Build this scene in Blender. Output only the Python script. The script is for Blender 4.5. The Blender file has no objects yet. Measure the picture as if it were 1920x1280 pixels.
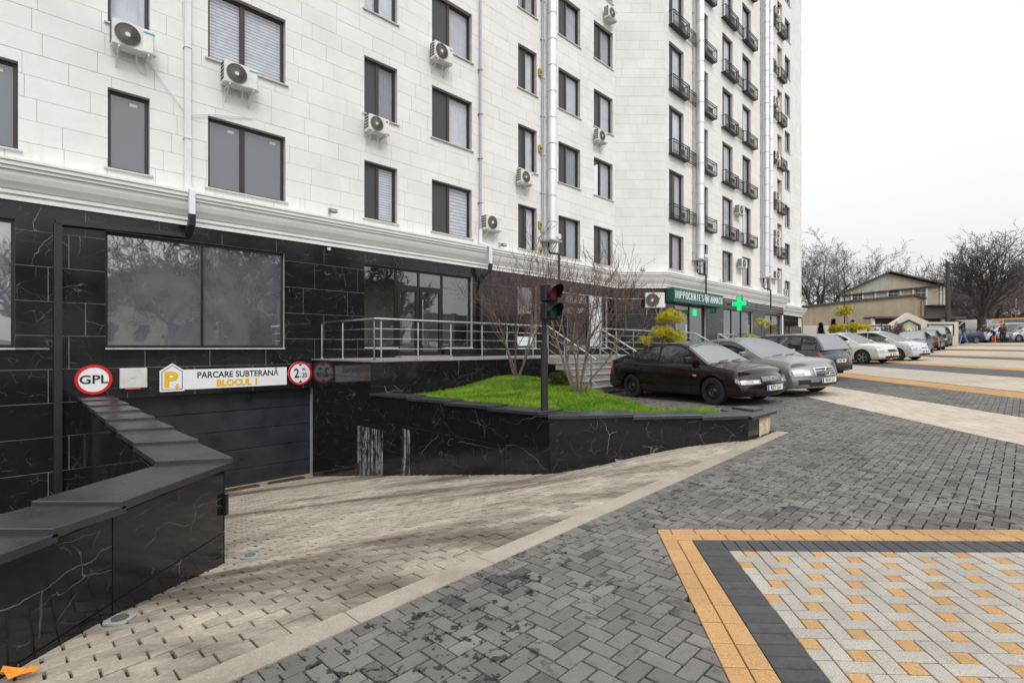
import bpy, math, random
from mathutils import Vector, Matrix
R_ = random.Random(7)
rad = math.radians
S2 = math.sqrt(0.5)
FPX = 965.0          # focal length in photo pixels (1920 wide)
HY = 652.0           # horizon row in the photo
sc = bpy.context.scene
COL = sc.collection

# ---------------------------------------------------------------- camera, sky, sun, exposure
cam = bpy.data.cameras.new('camera'); camo = bpy.data.objects.new('camera', cam); COL.objects.link(camo)
cam.sensor_fit = 'HORIZONTAL'; cam.sensor_width = 36.0; cam.lens = 36.0 * FPX / 1920
cam.shift_y = (HY - 640) / 1920; cam.clip_start = 0.05; cam.clip_end = 900
camo.location = (0, 0, 0); camo.rotation_euler = (rad(90), 0, 0)
sc.camera = camo
SUN_EL, SUN_AZ = 48.0, 155.0        # azimuth clockwise from +Y
w = bpy.data.worlds.new('World'); sc.world = w; w.use_nodes = True
nt = w.node_tree; nt.nodes.clear()
out = nt.nodes.new('ShaderNodeOutputWorld')
sky = nt.nodes.new('ShaderNodeTexSky'); sky.sky_type = 'NISHITA'; sky.sun_disc = False
sky.sun_elevation = rad(SUN_EL); sky.sun_rotation = rad(SUN_AZ); sky.air_density = 1.5; sky.dust_density = 6
hsv = nt.nodes.new('ShaderNodeHueSaturation'); hsv.inputs['Saturation'].default_value = 0.12
bg1 = nt.nodes.new('ShaderNodeBackground'); bg1.inputs[1].default_value = 0.05
# overcast layer: brighter towards the zenith, the same all round
tc = nt.nodes.new('ShaderNodeTexCoord'); sep = nt.nodes.new('ShaderNodeSeparateXYZ')
mr = nt.nodes.new('ShaderNodeMapRange'); mr.inputs[1].default_value = 0.0; mr.inputs[2].default_value = 1.0
mr.inputs[3].default_value = 0.70; mr.inputs[4].default_value = 1.35
noi = nt.nodes.new('ShaderNodeTexNoise'); noi.inputs['Scale'].default_value = 2.2; noi.inputs['Detail'].default_value = 3
mr2 = nt.nodes.new('ShaderNodeMapRange'); mr2.inputs[3].default_value = 0.95; mr2.inputs[4].default_value = 1.04
mul = nt.nodes.new('ShaderNodeMath'); mul.operation = 'MULTIPLY'
bg2 = nt.nodes.new('ShaderNodeBackground'); bg2.inputs[0].default_value = (0.955, 0.975, 1.0, 1)
add = nt.nodes.new('ShaderNodeAddShader')
L = nt.links.new
L(sky.outputs[0], hsv.inputs['Color']); L(hsv.outputs[0], bg1.inputs[0])
L(tc.outputs['Generated'], sep.inputs[0]); L(sep.outputs[2], mr.inputs[0]); L(tc.outputs['Generated'], noi.inputs[0])
L(noi.outputs[0], mr2.inputs[0]); L(mr.outputs[0], mul.inputs[0]); L(mr2.outputs[0], mul.inputs[1])
L(mul.outputs[0], bg2.inputs[1]); L(bg1.outputs[0], add.inputs[0]); L(bg2.outputs[0], add.inputs[1]); L(add.outputs[0], out.inputs[0])
sl = bpy.data.lights.new('sun', 'SUN'); so = bpy.data.objects.new('sun', sl); COL.objects.link(so)
sl.energy = 0.9; sl.angle = rad(25); sl.color = (1.0, 0.97, 0.93)
sdir = Vector((math.sin(rad(SUN_AZ)) * math.cos(rad(SUN_EL)), math.cos(rad(SUN_AZ)) * math.cos(rad(SUN_EL)), math.sin(rad(SUN_EL))))
so.rotation_euler = sdir.to_track_quat('Z', 'Y').to_euler()
vs = sc.view_settings; vs.view_transform = 'Standard'; vs.look = 'None'; vs.gamma = 1; vs.use_curve_mapping = False
vs.exposure = 0.0
sc.render.engine = 'CYCLES'; sc.cycles.max_bounces = 7; sc.cycles.transparent_max_bounces = 12
sc.cycles.use_denoising = True; sc.cycles.sample_clamp_indirect = 6

# ---------------------------------------------------------------- helpers
WM = {}
def thing(name, label, cat, loc=(0, 0, 0), rz=0.0, group=None, M=None):
    o = bpy.data.objects.new(name, None); COL.objects.link(o)
    o.empty_display_size = 0.2
    if M is None: M = Matrix.Translation(loc) @ Matrix.Rotation(rz, 4, 'Z')
    o.matrix_world = M; WM[o.name] = M.copy()
    o['label'] = label; o['category'] = cat
    if group: o['group'] = group
    return o
def tag(o, label=None, cat=None, group=None, kind=None):
    if label: o['label'] = label
    if cat: o['category'] = cat
    if group: o['group'] = group
    if kind: o['kind'] = kind
    return o
def wm(o):
    M = Matrix.Identity(4)
    while o is not None:
        if o.name in WM: return WM[o.name] @ M
        M = o.matrix_basis @ M; o = o.parent
    return M
class MB:
    def __init__(s, M=None):
        s.v = []; s.f = []; s.m = []; s.t = []; s.M = M
    def add(s, vs_, fs, mi=0, tint=1.0):
        b = len(s.v)
        if s.M is not None: vs_ = [s.M @ Vector(p) for p in vs_]
        s.v.extend(vs_)
        for f in fs:
            s.f.append([b + i for i in f]); s.m.append(mi); s.t.append(tint)
        return s
    def box(s, a, b, mi=0, tint=1.0, M=None):
        x0, y0, z0 = a; x1, y1, z1 = b
        vs_ = [(x0, y0, z0), (x1, y0, z0), (x1, y1, z0), (x0, y1, z0), (x0, y0, z1), (x1, y0, z1), (x1, y1, z1), (x0, y1, z1)]
        if M is not None: vs_ = [M @ Vector(p) for p in vs_]
        return s.add(vs_, [(0, 3, 2, 1), (4, 5, 6, 7), (0, 1, 5, 4), (1, 2, 6, 5), (2, 3, 7, 6), (3, 0, 4, 7)], mi, tint)
    def bbox(s, a, b, c=0.01, mi=0, tint=1.0, M=None):
        # chamfered box
        x0, y0, z0 = a; x1, y1, z1 = b
        pts = []; fs = []
        def P(x, y, z): pts.append((x, y, z)); return len(pts) - 1
        idx = {}
        for i, (x, sx) in enumerate(((x0, 1), (x1, -1))):
            for j, (y, sy) in enumerate(((y0, 1), (y1, -1))):
                for k, (z, sz) in enumerate(((z0, 1), (z1, -1))):
                    idx[i, j, k] = (P(x, y + sy * c, z + sz * c), P(x + sx * c, y, z + sz * c), P(x + sx * c, y + sy * c, z))
        def q(*l): fs.append(l)
        for i in (0, 1):
            l = [idx[i, 0, 0][0], idx[i, 1, 0][0], idx[i, 1, 1][0], idx[i, 0, 1][0]]; q(*(l[::-1] if i == 0 else l))
            l = [idx[0, i, 0][1], idx[1, i, 0][1], idx[1, i, 1][1], idx[0, i, 1][1]]; q(*(l if i == 0 else l[::-1]))
            l = [idx[0, 0, i][2], idx[1, 0, i][2], idx[1, 1, i][2], idx[0, 1, i][2]]; q(*(l[::-1] if i == 0 else l))
        for j in (0, 1):
            for k in (0, 1):
                l = [idx[0, j, k][1], idx[1, j, k][1], idx[1, j, k][2], idx[0, j, k][2]]; q(*(l if (j == 0) != (k == 0) else l[::-1]))
                l = [idx[j, 0, k][0], idx[j, 1, k][0], idx[j, 1, k][2], idx[j, 0, k][2]]; q(*(l[::-1] if (j == 0) != (k == 0) else l))
                l = [idx[j, k, 0][0], idx[j, k, 1][0], idx[j, k, 1][1], idx[j, k, 0][1]]; q(*(l if (j == 0) != (k == 0) else l[::-1]))
        for i in (0, 1):
            for j in (0, 1):
                for k in (0, 1):
                    t = idx[i, j, k]; q(*(t if (i + j + k) % 2 == 0 else t[::-1]))
        if M is not None: pts = [M @ Vector(p) for p in pts]
        return s.add(pts, fs, mi, tint)
    def prism(s, poly, z0, z1, mi=0, tint=1.0, M=None):
        n = len(poly)
        vs_ = [(p[0], p[1], z0) for p in poly] + [(p[0], p[1], z1) for p in poly]
        if M is not None: vs_ = [M @ Vector(p) for p in vs_]
        fs = [tuple(range(n))[::-1], tuple(range(n, 2 * n))] + [(i, (i + 1) % n, (i + 1) % n + n, i + n) for i in range(n)]
        return s.add(vs_, fs, mi, tint)
    def tube(s, pts, r, n=8, mi=0, tint=1.0, cap=True):
        pts = [Vector(p) for p in pts]; rs = r if isinstance(r, (list, tuple)) else [r] * len(pts)
        ring = []; vs_ = []; fs = []
        up = None
        for i, p in enumerate(pts):
            d = (pts[min(i + 1, len(pts) - 1)] - pts[max(i - 1, 0)])
            if d.length < 1e-9: d = Vector((0, 0, 1))
            d.normalize()
            if up is None or abs(up.dot(d)) > .95: up = Vector((0, 0, 1)) if abs(d.z) < .9 else Vector((1, 0, 0))
            a = d.cross(up).normalized(); b = a.cross(d).normalized(); up = b
            for k in range(n):
                an = 2 * math.pi * k / n
                vs_.append(p + (a * math.cos(an) + b * math.sin(an)) * rs[i])
        for i in range(len(pts) - 1):
            for k in range(n):
                k2 = (k + 1) % n
                fs.append((i * n + k, i * n + k2, (i + 1) * n + k2, (i + 1) * n + k))
        if cap: fs.append(tuple(range(n))[::-1]); fs.append(tuple(range((len(pts) - 1) * n, len(pts) * n)))
        return s.add(vs_, fs, mi, tint)
    def lathe(s, prof, n=24, mi=0, M=None, tint=1.0):
        # prof: (r, h) about local y axis
        vs_ = []; fs = []
        for r, h in prof:
            for k in range(n):
                a = 2 * math.pi * k / n; vs_.append((r * math.cos(a), h, r * math.sin(a)))
        for i in range(len(prof) - 1):
            for k in range(n):
                k2 = (k + 1) % n; fs.append((i * n + k, i * n + k2, (i + 1) * n + k2, (i + 1) * n + k))
        if M is not None: vs_ = [M @ Vector(p) for p in vs_]
        return s.add(vs_, fs, mi, tint)
    def disc(s, c, r, n=32, mi=0, r0=0.0, axis='y', y=0.0, M=None):
        vs_ = []; fs = []
        for k in range(n):
            a = 2 * math.pi * k / n
            vs_.append((c[0] + r * math.cos(a), y, c[1] + r * math.sin(a)))
        if r0 > 0:
            for k in range(n):
                a = 2 * math.pi * k / n
                vs_.append((c[0] + r0 * math.cos(a), y, c[1] + r0 * math.sin(a)))
            fs = [(k, (k + 1) % n, (k + 1) % n + n, k + n) for k in range(n)]
        else: fs = [tuple(range(n))]
        if M is not None: vs_ = [M @ Vector(p) for p in vs_]
        return s.add(vs_, fs, mi)
    def grid(s, fn, us, vs_, mi=0, tint=1.0, flip=False):
        pts = [fn(u, v) for u in us for v in vs_]; n = len(vs_)
        fs = []
        for i in range(len(us) - 1):
            for j in range(n - 1):
                q = (i * n + j, (i + 1) * n + j, (i + 1) * n + j + 1, i * n + j + 1)
                fs.append(q[::-1] if flip else q)
        return s.add(pts, fs, mi, tint)
    def build(s, name, mats, parent=None, world=True, smooth=False, sharp=35, loc=None, fix=False):
        if not isinstance(mats, (list, tuple)): mats = [mats]
        me = bpy.data.meshes.new(name)
        vv = s.v
        if parent is not None and world and s.v:
            Mi = wm(parent).inverted(); vv = [Mi @ Vector(p) for p in vv]
        if loc is not None:
            lo = Vector(loc); vv = [Vector(p) - lo for p in vv]
        me.from_pydata([tuple(p) for p in vv], [], s.f)
        for m in mats: me.materials.append(m)
        me.polygons.foreach_set('material_index', s.m)
        at = me.attributes.new('tint', 'FLOAT', 'FACE'); at.data.foreach_set('value', s.t)
        if fix:
            import bmesh
            bm = bmesh.new(); bm.from_mesh(me); bmesh.ops.remove_doubles(bm, verts=bm.verts, dist=1e-5)
            bmesh.ops.recalc_face_normals(bm, faces=bm.faces); bm.to_mesh(me); bm.free()
        if smooth:
            me.polygons.foreach_set('use_smooth', [True] * len(me.polygons)); me.set_sharp_from_angle(angle=rad(sharp))
        me.update()
        o = bpy.data.objects.new(name, me); COL.objects.link(o)
        if parent is not None: o.parent = parent
        if loc is not None: o.location = loc
        return o
def single(mb, name, mats, label=None, cat=None, kind=None, group=None, **k):
    # a top level object of one mesh with its origin at its base
    if mb.v and kind is None:
        xs = [p[0] for p in mb.v]; ys = [p[1] for p in mb.v]; zs = [p[2] for p in mb.v]
        k['loc'] = (sum(xs) / len(xs), sum(ys) / len(ys), min(zs))
    return tag(mb.build(name, mats, **k), label, cat, group, kind)
def kids(o): return [c for c in o.children]
def copy_tree(o, parent=None, M=None):
    c = o.copy(); COL.objects.link(c)
    if parent is not None: c.parent = parent; c.matrix_local = o.matrix_local
    if M is not None: c.matrix_world = M; WM[c.name] = M.copy()
    for ch in kids(o): copy_tree(ch, c)
    return c
def rects_minus(rects, holes):
    # rects (a0,a1,b0,b1); cut holes out
    res = list(rects)
    for h in holes:
        nx = []
        for r in res:
            if h[0] >= r[1] or h[1] <= r[0] or h[2] >= r[3] or h[3] <= r[2]: nx.append(r); continue
            a0, a1, b0, b1 = r
            if h[0] > a0: nx.append((a0, h[0], b0, b1))
            if h[1] < a1: nx.append((h[1], a1, b0, b1))
            m0, m1 = max(a0, h[0]), min(a1, h[1])
            if h[2] > b0: nx.append((m0, m1, b0, h[2]))
            if h[3] < b1: nx.append((m0, m1, h[3], b1))
        res = nx
    return res

# ---------------------------------------------------------------- materials
MATS = {}
class NB:
    def __init__(s, name):
        s.m = bpy.data.materials.new(name); s.m.use_nodes = True; s.t = s.m.node_tree; s.t.nodes.clear()
        s.o = s.t.nodes.new('ShaderNodeOutputMaterial')
    def n(s, typ, **k):
        nd = s.t.nodes.new('ShaderNode' + typ)
        for a, b in k.items():
            if isinstance(b, bpy.types.NodeSocket): s.t.links.new(b, nd.inputs[a.replace('_', ' ')])
            elif a.startswith('p_'): setattr(nd, a[2:], b)
            else: nd.inputs[a.replace('_', ' ')].default_value = b
        return nd
    def l(s, a, b): s.t.links.new(a, b)
    def pos(s): return s.n('NewGeometry').outputs['Position']
    def mapping(s, scale=(1, 1, 1), rot=(0, 0, 0), vec=None):
        nd = s.n('Mapping'); nd.inputs['Scale'].default_value = scale; nd.inputs['Rotation'].default_value = rot
        s.l(vec if vec is not None else s.pos(), nd.inputs['Vector']); return nd.outputs[0]
    def noise(s, scale, detail=3, rough=.5, vec=None, dist=0):
        nd = s.n('TexNoise'); nd.inputs['Scale'].default_value = scale; nd.inputs['Detail'].default_value = detail
        nd.inputs['Roughness'].default_value = rough; nd.inputs['Distortion'].default_value = dist
        s.l(vec if vec is not None else s.pos(), nd.inputs['Vector']); return nd.outputs[0]
    def math(s, op, a, b=0.0, clamp=False):
        nd = s.n('Math'); nd.operation = op; nd.use_clamp = clamp
        for i, x in enumerate((a, b)):
            if isinstance(x, (int, float)): nd.inputs[i].default_value = x
            else: s.l(x, nd.inputs[i])
        return nd.outputs[0]
    def rng(s, x, a, b, c=0.0, d=1.0):
        nd = s.n('MapRange'); s.l(x, nd.inputs[0])
        for i, q in enumerate((a, b, c, d)): nd.inputs[i + 1].default_value = q
        return nd.outputs[0]
    def mix(s, f, a, b, typ='MIX'):
        nd = s.n('Mix'); nd.data_type = 'RGBA'; nd.blend_type = typ
        ins = [nd.inputs[0], nd.inputs[6], nd.inputs[7]]
        for i, x in zip(ins, (f, a, b)):
            if isinstance(x, bpy.types.NodeSocket): s.l(x, i)
            elif isinstance(x, (int, float)) and i is ins[0]: i.default_value = x
            else: i.default_value = (x, x, x, 1) if isinstance(x, (int, float)) else (*x, 1)[:4]
        return nd.outputs[2]
    def gray(s, x):
        nd = s.n('CombineColor'); 
        for i in range(3): s.l(x, nd.inputs[i])
        return nd.outputs[0]
    def tint(s):
        a = s.n('Attribute'); a.attribute_name = 'tint'; return a.outputs['Fac']
    def bump(s, h, strength=.3, dist=.01):
        b = s.n('Bump'); b.inputs['Strength'].default_value = strength; b.inputs['Distance'].default_value = dist
        s.l(h, b.inputs['Height']); return b.outputs[0]
    def pbr(s, color, rough=.5, metal=0.0, spec=.5, normal=None, coat=0.0, emit=None, es=0.0, alpha=None):
        p = s.n('BsdfPrincipled')
        def st(nm, x):
            if isinstance(x, bpy.types.NodeSocket): s.l(x, p.inputs[nm])
            elif isinstance(x, tuple): p.inputs[nm].default_value = (*x, 1)[:4]
            else: p.inputs[nm].default_value = x
        st('Base Color', color); st('Roughness', rough); st('Metallic', metal); st('Specular IOR Level', spec)
        p.inputs['Coat Weight'].default_value = coat; p.inputs['Coat Roughness'].default_value = .04
        if normal is not None: s.l(normal, p.inputs['Normal'])
        if emit is not None: st('Emission Color', emit); p.inputs['Emission Strength'].default_value = es
        if alpha is not None: st('Alpha', alpha)
        s.l(p.outputs[0], s.o.inputs[0]); return p
def simple(name, col, rough=.5, metal=0.0, spec=.5, var=.12, scale=6.0, bump=0.0, bscale=60, coat=0.0, dirt=0.0):
    b = NB(name)
    n = b.noise(scale, 5, .6)
    f = b.rng(n, .3, .7, 1 - var, 1 + var)
    f = b.math('MULTIPLY', f, b.tint())
    c = b.mix(1.0, col, b.gray(f), 'MULTIPLY')
    if dirt > 0:
        d = b.rng(b.noise(1.7, 8, .7), .48, .75, 0, dirt)
        c = b.mix(d, c, (.06, .05, .04))
    nm = b.bump(b.noise(bscale, 4, .6), bump, .01) if bump else None
    rr = b.rng(n, .3, .7, max(0.02, rough * .8), min(1, rough * 1.2))
    b.pbr(c, rr, metal, spec, nm, coat)
    MATS[name] = b.m; return b.m
def white_stone():
    b = NB('white_limestone')
    base = b.mix(b.rng(b.noise(.9, 6, .65), .3, .75), (.82, .81, .79), (.71, .70, .675))
    # travertine pits, drawn out along the courses
    pv = b.mapping((1.6, 1.6, 16)); pits = b.rng(b.noise(5.5, 6, .7, pv), .63, .72)
    base = b.mix(b.math('MULTIPLY', pits, .42), base, (.40, .36, .30))
    # warm water stains under sills and above the cornice
    sv = b.mapping((3.0, 3.0, .35)); st = b.rng(b.noise(1.6, 5, .6, sv), .58, .75)
    z = b.n('SeparateXYZ'); b.l(b.pos(), z.inputs[0]); zl = b.rng(z.outputs[2], 3.3, 4.2, .55, .12)
    base = b.mix(b.math('MULTIPLY', st, zl), base, (.56, .47, .33))
    c = b.mix(1.0, base, b.gray(b.tint()), 'MULTIPLY')
    b.pbr(c, .75, 0, .3, b.bump(b.math('SUBTRACT', b.noise(22, 5, .6), pits), .25, .01))
    return b.m
def marble(name='black_marble', base=(.011, .011, .013), rough=.07):
    b = NB(name)
    warp = b.n('Mix'); warp.data_type = 'VECTOR'; warp.inputs[0].default_value = .22
    nz = b.n('TexNoise'); nz.inputs['Scale'].default_value = 2.2; nz.inputs['Detail'].default_value = 5; b.l(b.pos(), nz.inputs['Vector'])
    b.l(b.pos(), warp.inputs[4]); b.l(nz.outputs[1], warp.inputs[5])
    tn = b.n('VectorMath'); tn.operation = 'SCALE'; b.l(b.gray(b.tint()), tn.inputs[0]); tn.inputs[3].default_value = 37.0
    ad = b.n('VectorMath'); ad.operation = 'ADD'; b.l(warp.outputs[1], ad.inputs[0]); b.l(tn.outputs[0], ad.inputs[1])
    def veins(sc_, wd, lo, seed):
        mp = b.n('Mapping'); mp.inputs['Location'].default_value = (seed, seed * 2, seed); mp.inputs['Rotation'].default_value = (.5, .9, .3)
        mp.inputs['Scale'].default_value = (1, .45, 1); b.l(ad.outputs[0], mp.inputs[0])
        v = b.n('TexVoronoi'); v.feature = 'DISTANCE_TO_EDGE'; v.inputs['Scale'].default_value = sc_; b.l(mp.outputs[0], v.inputs['Vector'])
        line = b.rng(v.outputs['Distance'], 0, wd, 1, 0)
        mk = b.rng(b.noise(sc_ * .9, 4, .6, mp.outputs[0]), lo, lo + .12)
        return b.math('MULTIPLY', line, mk)
    f = b.math('MAXIMUM', veins(1.3, .0045, .50, 3), b.math('MAXIMUM', b.math('MULTIPLY', veins(3.1, .007, .53, 9), .6), b.math('MULTIPLY', veins(6.0, .012, .52, 21), .60)))
    f = b.math('MINIMUM', f, 1)
    fl = b.rng(b.noise(42, 3, .6), .70, .78, 0, .35); f = b.math('MAXIMUM', f, b.math('MULTIPLY', fl, b.rng(b.noise(1.3, 3), .5, .6)))
    c = b.mix(b.math('MULTIPLY', f, .42), base, (.62, .62, .60))
    dust = b.rng(b.noise(3.0, 7, .7), .4, .75, 0, .014); c = b.mix(dust, c, (.35, .33, .30))
    b.pbr(c, b.rng(b.noise(2.5, 6, .7), .3, .7, rough * .6, rough * 2.0), 0, .42)
    MATS[name] = b.m; return b.m
def paver(name, c1, c2, speck=.0, wet=.0, rough=.85, dirtc=(.07, .06, .05), dirt=.25, spk=(.02, .02, .02)):
    b = NB(name)
    t = b.tint()
    base = b.mix(b.rng(b.noise(1.3, 6, .7), .3, .7), c1, c2)
    base = b.mix(1.0, base, b.gray(t), 'MULTIPLY')
    g = b.rng(b.noise(160, 3, .7), .3, .7, .78, 1.22); base = b.mix(1.0, base, b.gray(g), 'MULTIPLY')
    if speck:
        s = b.rng(b.noise(230, 2, .5), .56, .62, 0, speck); base = b.mix(s, base, spk)
        s = b.rng(b.noise(300, 2, .5), .60, .66, 0, speck * .6); base = b.mix(s, base, (.75, .73, .68))
    d = b.rng(b.noise(.8, 8, .68), .5, .72, 0, dirt); base = b.mix(d, base, dirtc)
    rr = b.rng(b.noise(40, 3), .3, .7, rough - .1, min(1, rough + .1))
    if wet:
        blot = b.rng(b.noise(12.0, 7, .66, dist=.2), .56, .585)
        area = b.rng(b.noise(.9, 3, .5), .32, .46)
        wv = b.math('MULTIPLY', b.math('MULTIPLY', blot, area), wet)
        base = b.mix(wv, base, (.022, .021, .021)); rr = b.math('SUBTRACT', rr, b.math('MULTIPLY', wv, .35))
    b.pbr(base, rr, 0, .35, b.bump(b.noise(120, 5, .7), .35, .004))
    MATS[name] = b.m; return b.m
def ramp_mat():
    b = NB('worn_ramp_stone')
    base = b.mix(b.rng(b.noise(2.3, 6, .7), .3, .7), (.50, .435, .35), (.33, .285, .235))
    base = b.mix(1.0, base, b.gray(b.tint()), 'MULTIPLY')
    g = b.rng(b.noise(45, 6, .75), .3, .7, .78, 1.2); base = b.mix(1.0, base, b.gray(g), 'MULTIPLY')
    # tyre tracks: dark smears drawn out down the ramp (perpendicular to the facade) and sideways sweeps
    mv = b.mapping((.35, 1.3, 1), (0, 0, rad(-38))); tr = b.rng(b.noise(.62, 7, .66, mv), .49, .61, 0, .84)
    base = b.mix(tr, base, (.085, .068, .052))
    fine = b.rng(b.noise(3.4, 9, .8, mv), .50, .66, 0, .5); base = b.mix(fine, base, (.13, .11, .09))
    b.pbr(base, .78, 0, .35, b.bump(b.noise(35, 6, .7), .6, .012)); return b.m
def glass_pane(name, refl=.10, tint=(.85, .9, .92), rough=.01, ior=1.7):
    b = NB(name)
    tr = b.n('BsdfTransparent'); tr.inputs[0].default_value = (*tint, 1)
    gl = b.n('BsdfGlossy'); gl.inputs['Roughness'].default_value = rough
    fr = b.n('Fresnel'); fr.inputs[0].default_value = ior
    wob = b.bump(b.noise(.9, 2, .5), .10, .05); b.l(wob, gl.inputs['Normal'])
    f = b.math('ADD', fr.outputs[0], refl, True)
    f = b.math('MULTIPLY', f, b.math('SUBTRACT', 1.0, b.n('NewGeometry').outputs['Backfacing']))
    mx = b.n('MixShader'); b.l(f, mx.inputs[0]); b.l(tr.outputs[0], mx.inputs[1]); b.l(gl.outputs[0], mx.inputs[2])
    b.l(mx.outputs[0], b.o.inputs[0]); MATS[name] = b.m; return b.m
def film_pane(name, col, refl=.35, rough=.05):
    b = NB(name)
    d = b.n('BsdfDiffuse'); d.inputs[0].default_value = (*col, 1)
    gl = b.n('BsdfGlossy'); gl.inputs['Roughness'].default_value = rough
    b.l(b.bump(b.noise(1.1, 2, .5), .12, .05), gl.inputs['Normal'])
    mx = b.n('MixShader'); mx.inputs[0].default_value = refl; b.l(d.outputs[0], mx.inputs[1]); b.l(gl.outputs[0], mx.inputs[2])
    b.l(mx.outputs[0], b.o.inputs[0]); return b.m
def emis(name, col, s):
    b = NB(name); b.pbr(col, .4, emit=col, es=s); MATS[name] = b.m; return b.m
def plaster(name, c1, c2, sc_=.6, c3=None, lo=.55):
    b = NB(name)
    base = b.mix(b.rng(b.noise(sc_, 8, .7), .35, .65), c1, c2)
    if c3: base = b.mix(b.rng(b.noise(sc_ * .7, 8, .65, b.mapping((1.3, 1.3, .8))), lo, lo + .05), base, c3)
    run = b.rng(b.noise(1.2, 6, .7, b.mapping((2.2, 2.2, .12))), .52, .8, 0, .5); base = b.mix(run, base, (.12, .11, .09))
    base = b.mix(1.0, base, b.gray(b.tint()), 'MULTIPLY')
    b.pbr(base, .9, 0, .2, b.bump(b.noise(14, 5, .6), .3, .02)); return b.m

M_white = white_stone()
M_stonej = simple('stone_joint', (.54, .52, .49), .9)
M_joint = simple('dark_joint', (.32, .31, .29), .9)
M_corn = simple('white_cornice', (.74, .73, .70), .6, var=.08, scale=2.0, bump=.1, dirt=.0)
def corn():
    b = NB('cornice_paint')
    base = b.mix(b.rng(b.noise(1.1, 6, .7), .3, .75), (.82, .82, .80), (.74, .73, .70))
    st = b.rng(b.noise(2.0, 7, .7, b.mapping((.6, .6, 1.6))), .55, .78, 0, .30); base = b.mix(st, base, (.58, .50, .38))
    b.pbr(base, .6, 0, .35, b.bump(b.noise(20, 4), .15, .01)); return b.m
M_corn = corn()
M_marble = marble()
M_grout = simple('pale_grout', (.42, .42, .41), .8)
M_coping = simple('polished_coping', (.034, .035, .040), .30, var=.2, scale=3, spec=.55)
M_marble2 = marble('veined_marble')
M_wallcore = simple('mortar_core', (.22, .20, .18), .9, bump=.3)
M_frame = simple('brown_window_frame', (.034, .024, .021), .4)
M_frameb = simple('black_window_frame', (.012, .012, .014), .35)
M_glass = glass_pane('window_glass', .03, (.90, .91, .93), .015, 1.5)
M_shopglass = glass_pane('shop_glass', .24, (.90, .92, .93), .012, 1.45)
M_film = film_pane('grey_film_pane', (.125, .13, .15), .13, .06)
def dustpane():
    b = NB('dusty_pane'); d = b.n('BsdfDiffuse')
    up = b.mapping((1.0, 1.0, .75)); z = b.n('SeparateXYZ'); b.l(b.pos(), z.inputs[0])
    sm = b.rng(b.noise(.8, 6, .6, up, .3), .35, .70, 0, 1); col = b.mix(sm, (.10, .105, .12), (.22, .235, .25))
    scr = b.rng(b.noise(5.5, 8, .8, b.mapping((1, 1, .45), (0, .7, .4)), .5), .58, .68, 0, .45); hi = b.rng(z.outputs[2], 1.0, 2.0, 0, 1)
    col = b.mix(b.math('MULTIPLY', scr, hi), col, (.60, .62, .66)); b.l(col, d.inputs[0])
    gl = b.n('BsdfGlossy'); gl.inputs['Roughness'].default_value = .02; b.l(b.bump(b.noise(1.1, 2, .5), .08, .05), gl.inputs['Normal'])
    mx = b.n('MixShader'); b.l(b.rng(sm, 0, 1, .46, .32), mx.inputs[0]); b.l(d.outputs[0], mx.inputs[1]); b.l(gl.outputs[0], mx.inputs[2]); b.l(mx.outputs[0], b.o.inputs[0]); return b.m
M_dust = dustpane()
M_screen = simple('insect_screen', (.055, .056, .058), .6)
M_curtain = simple('sheer_curtain', (.82, .83, .85), .9, var=.1, scale=3)
M_blind = simple('zebra_blind', (.88, .89, .90), .7)
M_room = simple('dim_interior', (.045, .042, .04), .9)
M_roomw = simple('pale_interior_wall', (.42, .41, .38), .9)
M_sill = simple('pale_sill', (.55, .54, .51), .5)
M_grey = simple('ac_casing', (.68, .67, .63), .45, var=.07, scale=4)
M_acdark = simple('ac_dark', (.035, .035, .035), .6)
M_acwire = simple('ac_grille_wire', (.30, .285, .26), .5)
M_teal = simple('teal_badge', (.02, .38, .38), .5)
M_blue = simple('blue_badge', (.03, .16, .55), .5)
M_red = simple('red_badge', (.55, .05, .06), .5)
M_zinc = simple('galvanised_duct', (.80, .81, .82), .42, .55, var=.05, scale=1.5)
M_gutter = simple('white_downpipe', (.70, .725, .745), .35, var=.05)
M_greyp = simple('grey_pipe', (.42, .44, .45), .4)
M_black = simple('black_metal', (.010, .010, .011), .38)
M_blackm = simple('matte_black_metal', (.018, .018, .020), .5)
M_steel = simple('stainless_steel', (.66, .65, .62), .22, 1.0, var=.08)
M_garage = simple('garage_panel_paint', (.022, .026, .034), .32, var=.35, scale=2.2, dirt=.15)
M_signw = simple('sign_white', (.78, .78, .79), .35, var=.03)
M_signr = simple('sign_red', (.62, .012, .018), .35, var=.05)
M_signk = simple('sign_black', (.012, .012, .013), .4)
M_signy = simple('sign_amber', (.78, .46, .015), .4, var=.04)
M_kerb = paver('kerb_granite', (.42, .37, .295), (.31, .27, .22), speck=.35, dirt=.7, dirtc=(.16, .13, .10))
M_pgrey = paver('grey_paver', (.190, .177, .158), (.128, .121, .113), wet=.95, dirt=.45, dirtc=(.05, .045, .04))
M_pdark = paver('dark_paver', (.062, .062, .066), (.085, .083, .085), wet=.4, dirt=.2)
M_porange = paver('ochre_paver', (.54, .315, .125), (.43, .245, .10), speck=.55, dirt=.14, spk=(.10, .06, .03))
M_pwhite = paver('granite_paver', (.47, .43, .37), (.38, .35, .305), speck=.65, dirt=.3, spk=(.09, .085, .08))
M_pbeige = paver('beige_paver', (.56, .48, .39), (.46, .395, .325), speck=.15, dirt=.15, dirtc=(.22, .18, .14))
M_ramp = ramp_mat()
M_sand = simple('joint_sand', (.035, .032, .028), .95, var=.3, scale=20, bump=.3)
M_step = paver('step_granite', (.33, .31, .29), (.25, .24, .23), speck=.25, dirt=.5)
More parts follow.
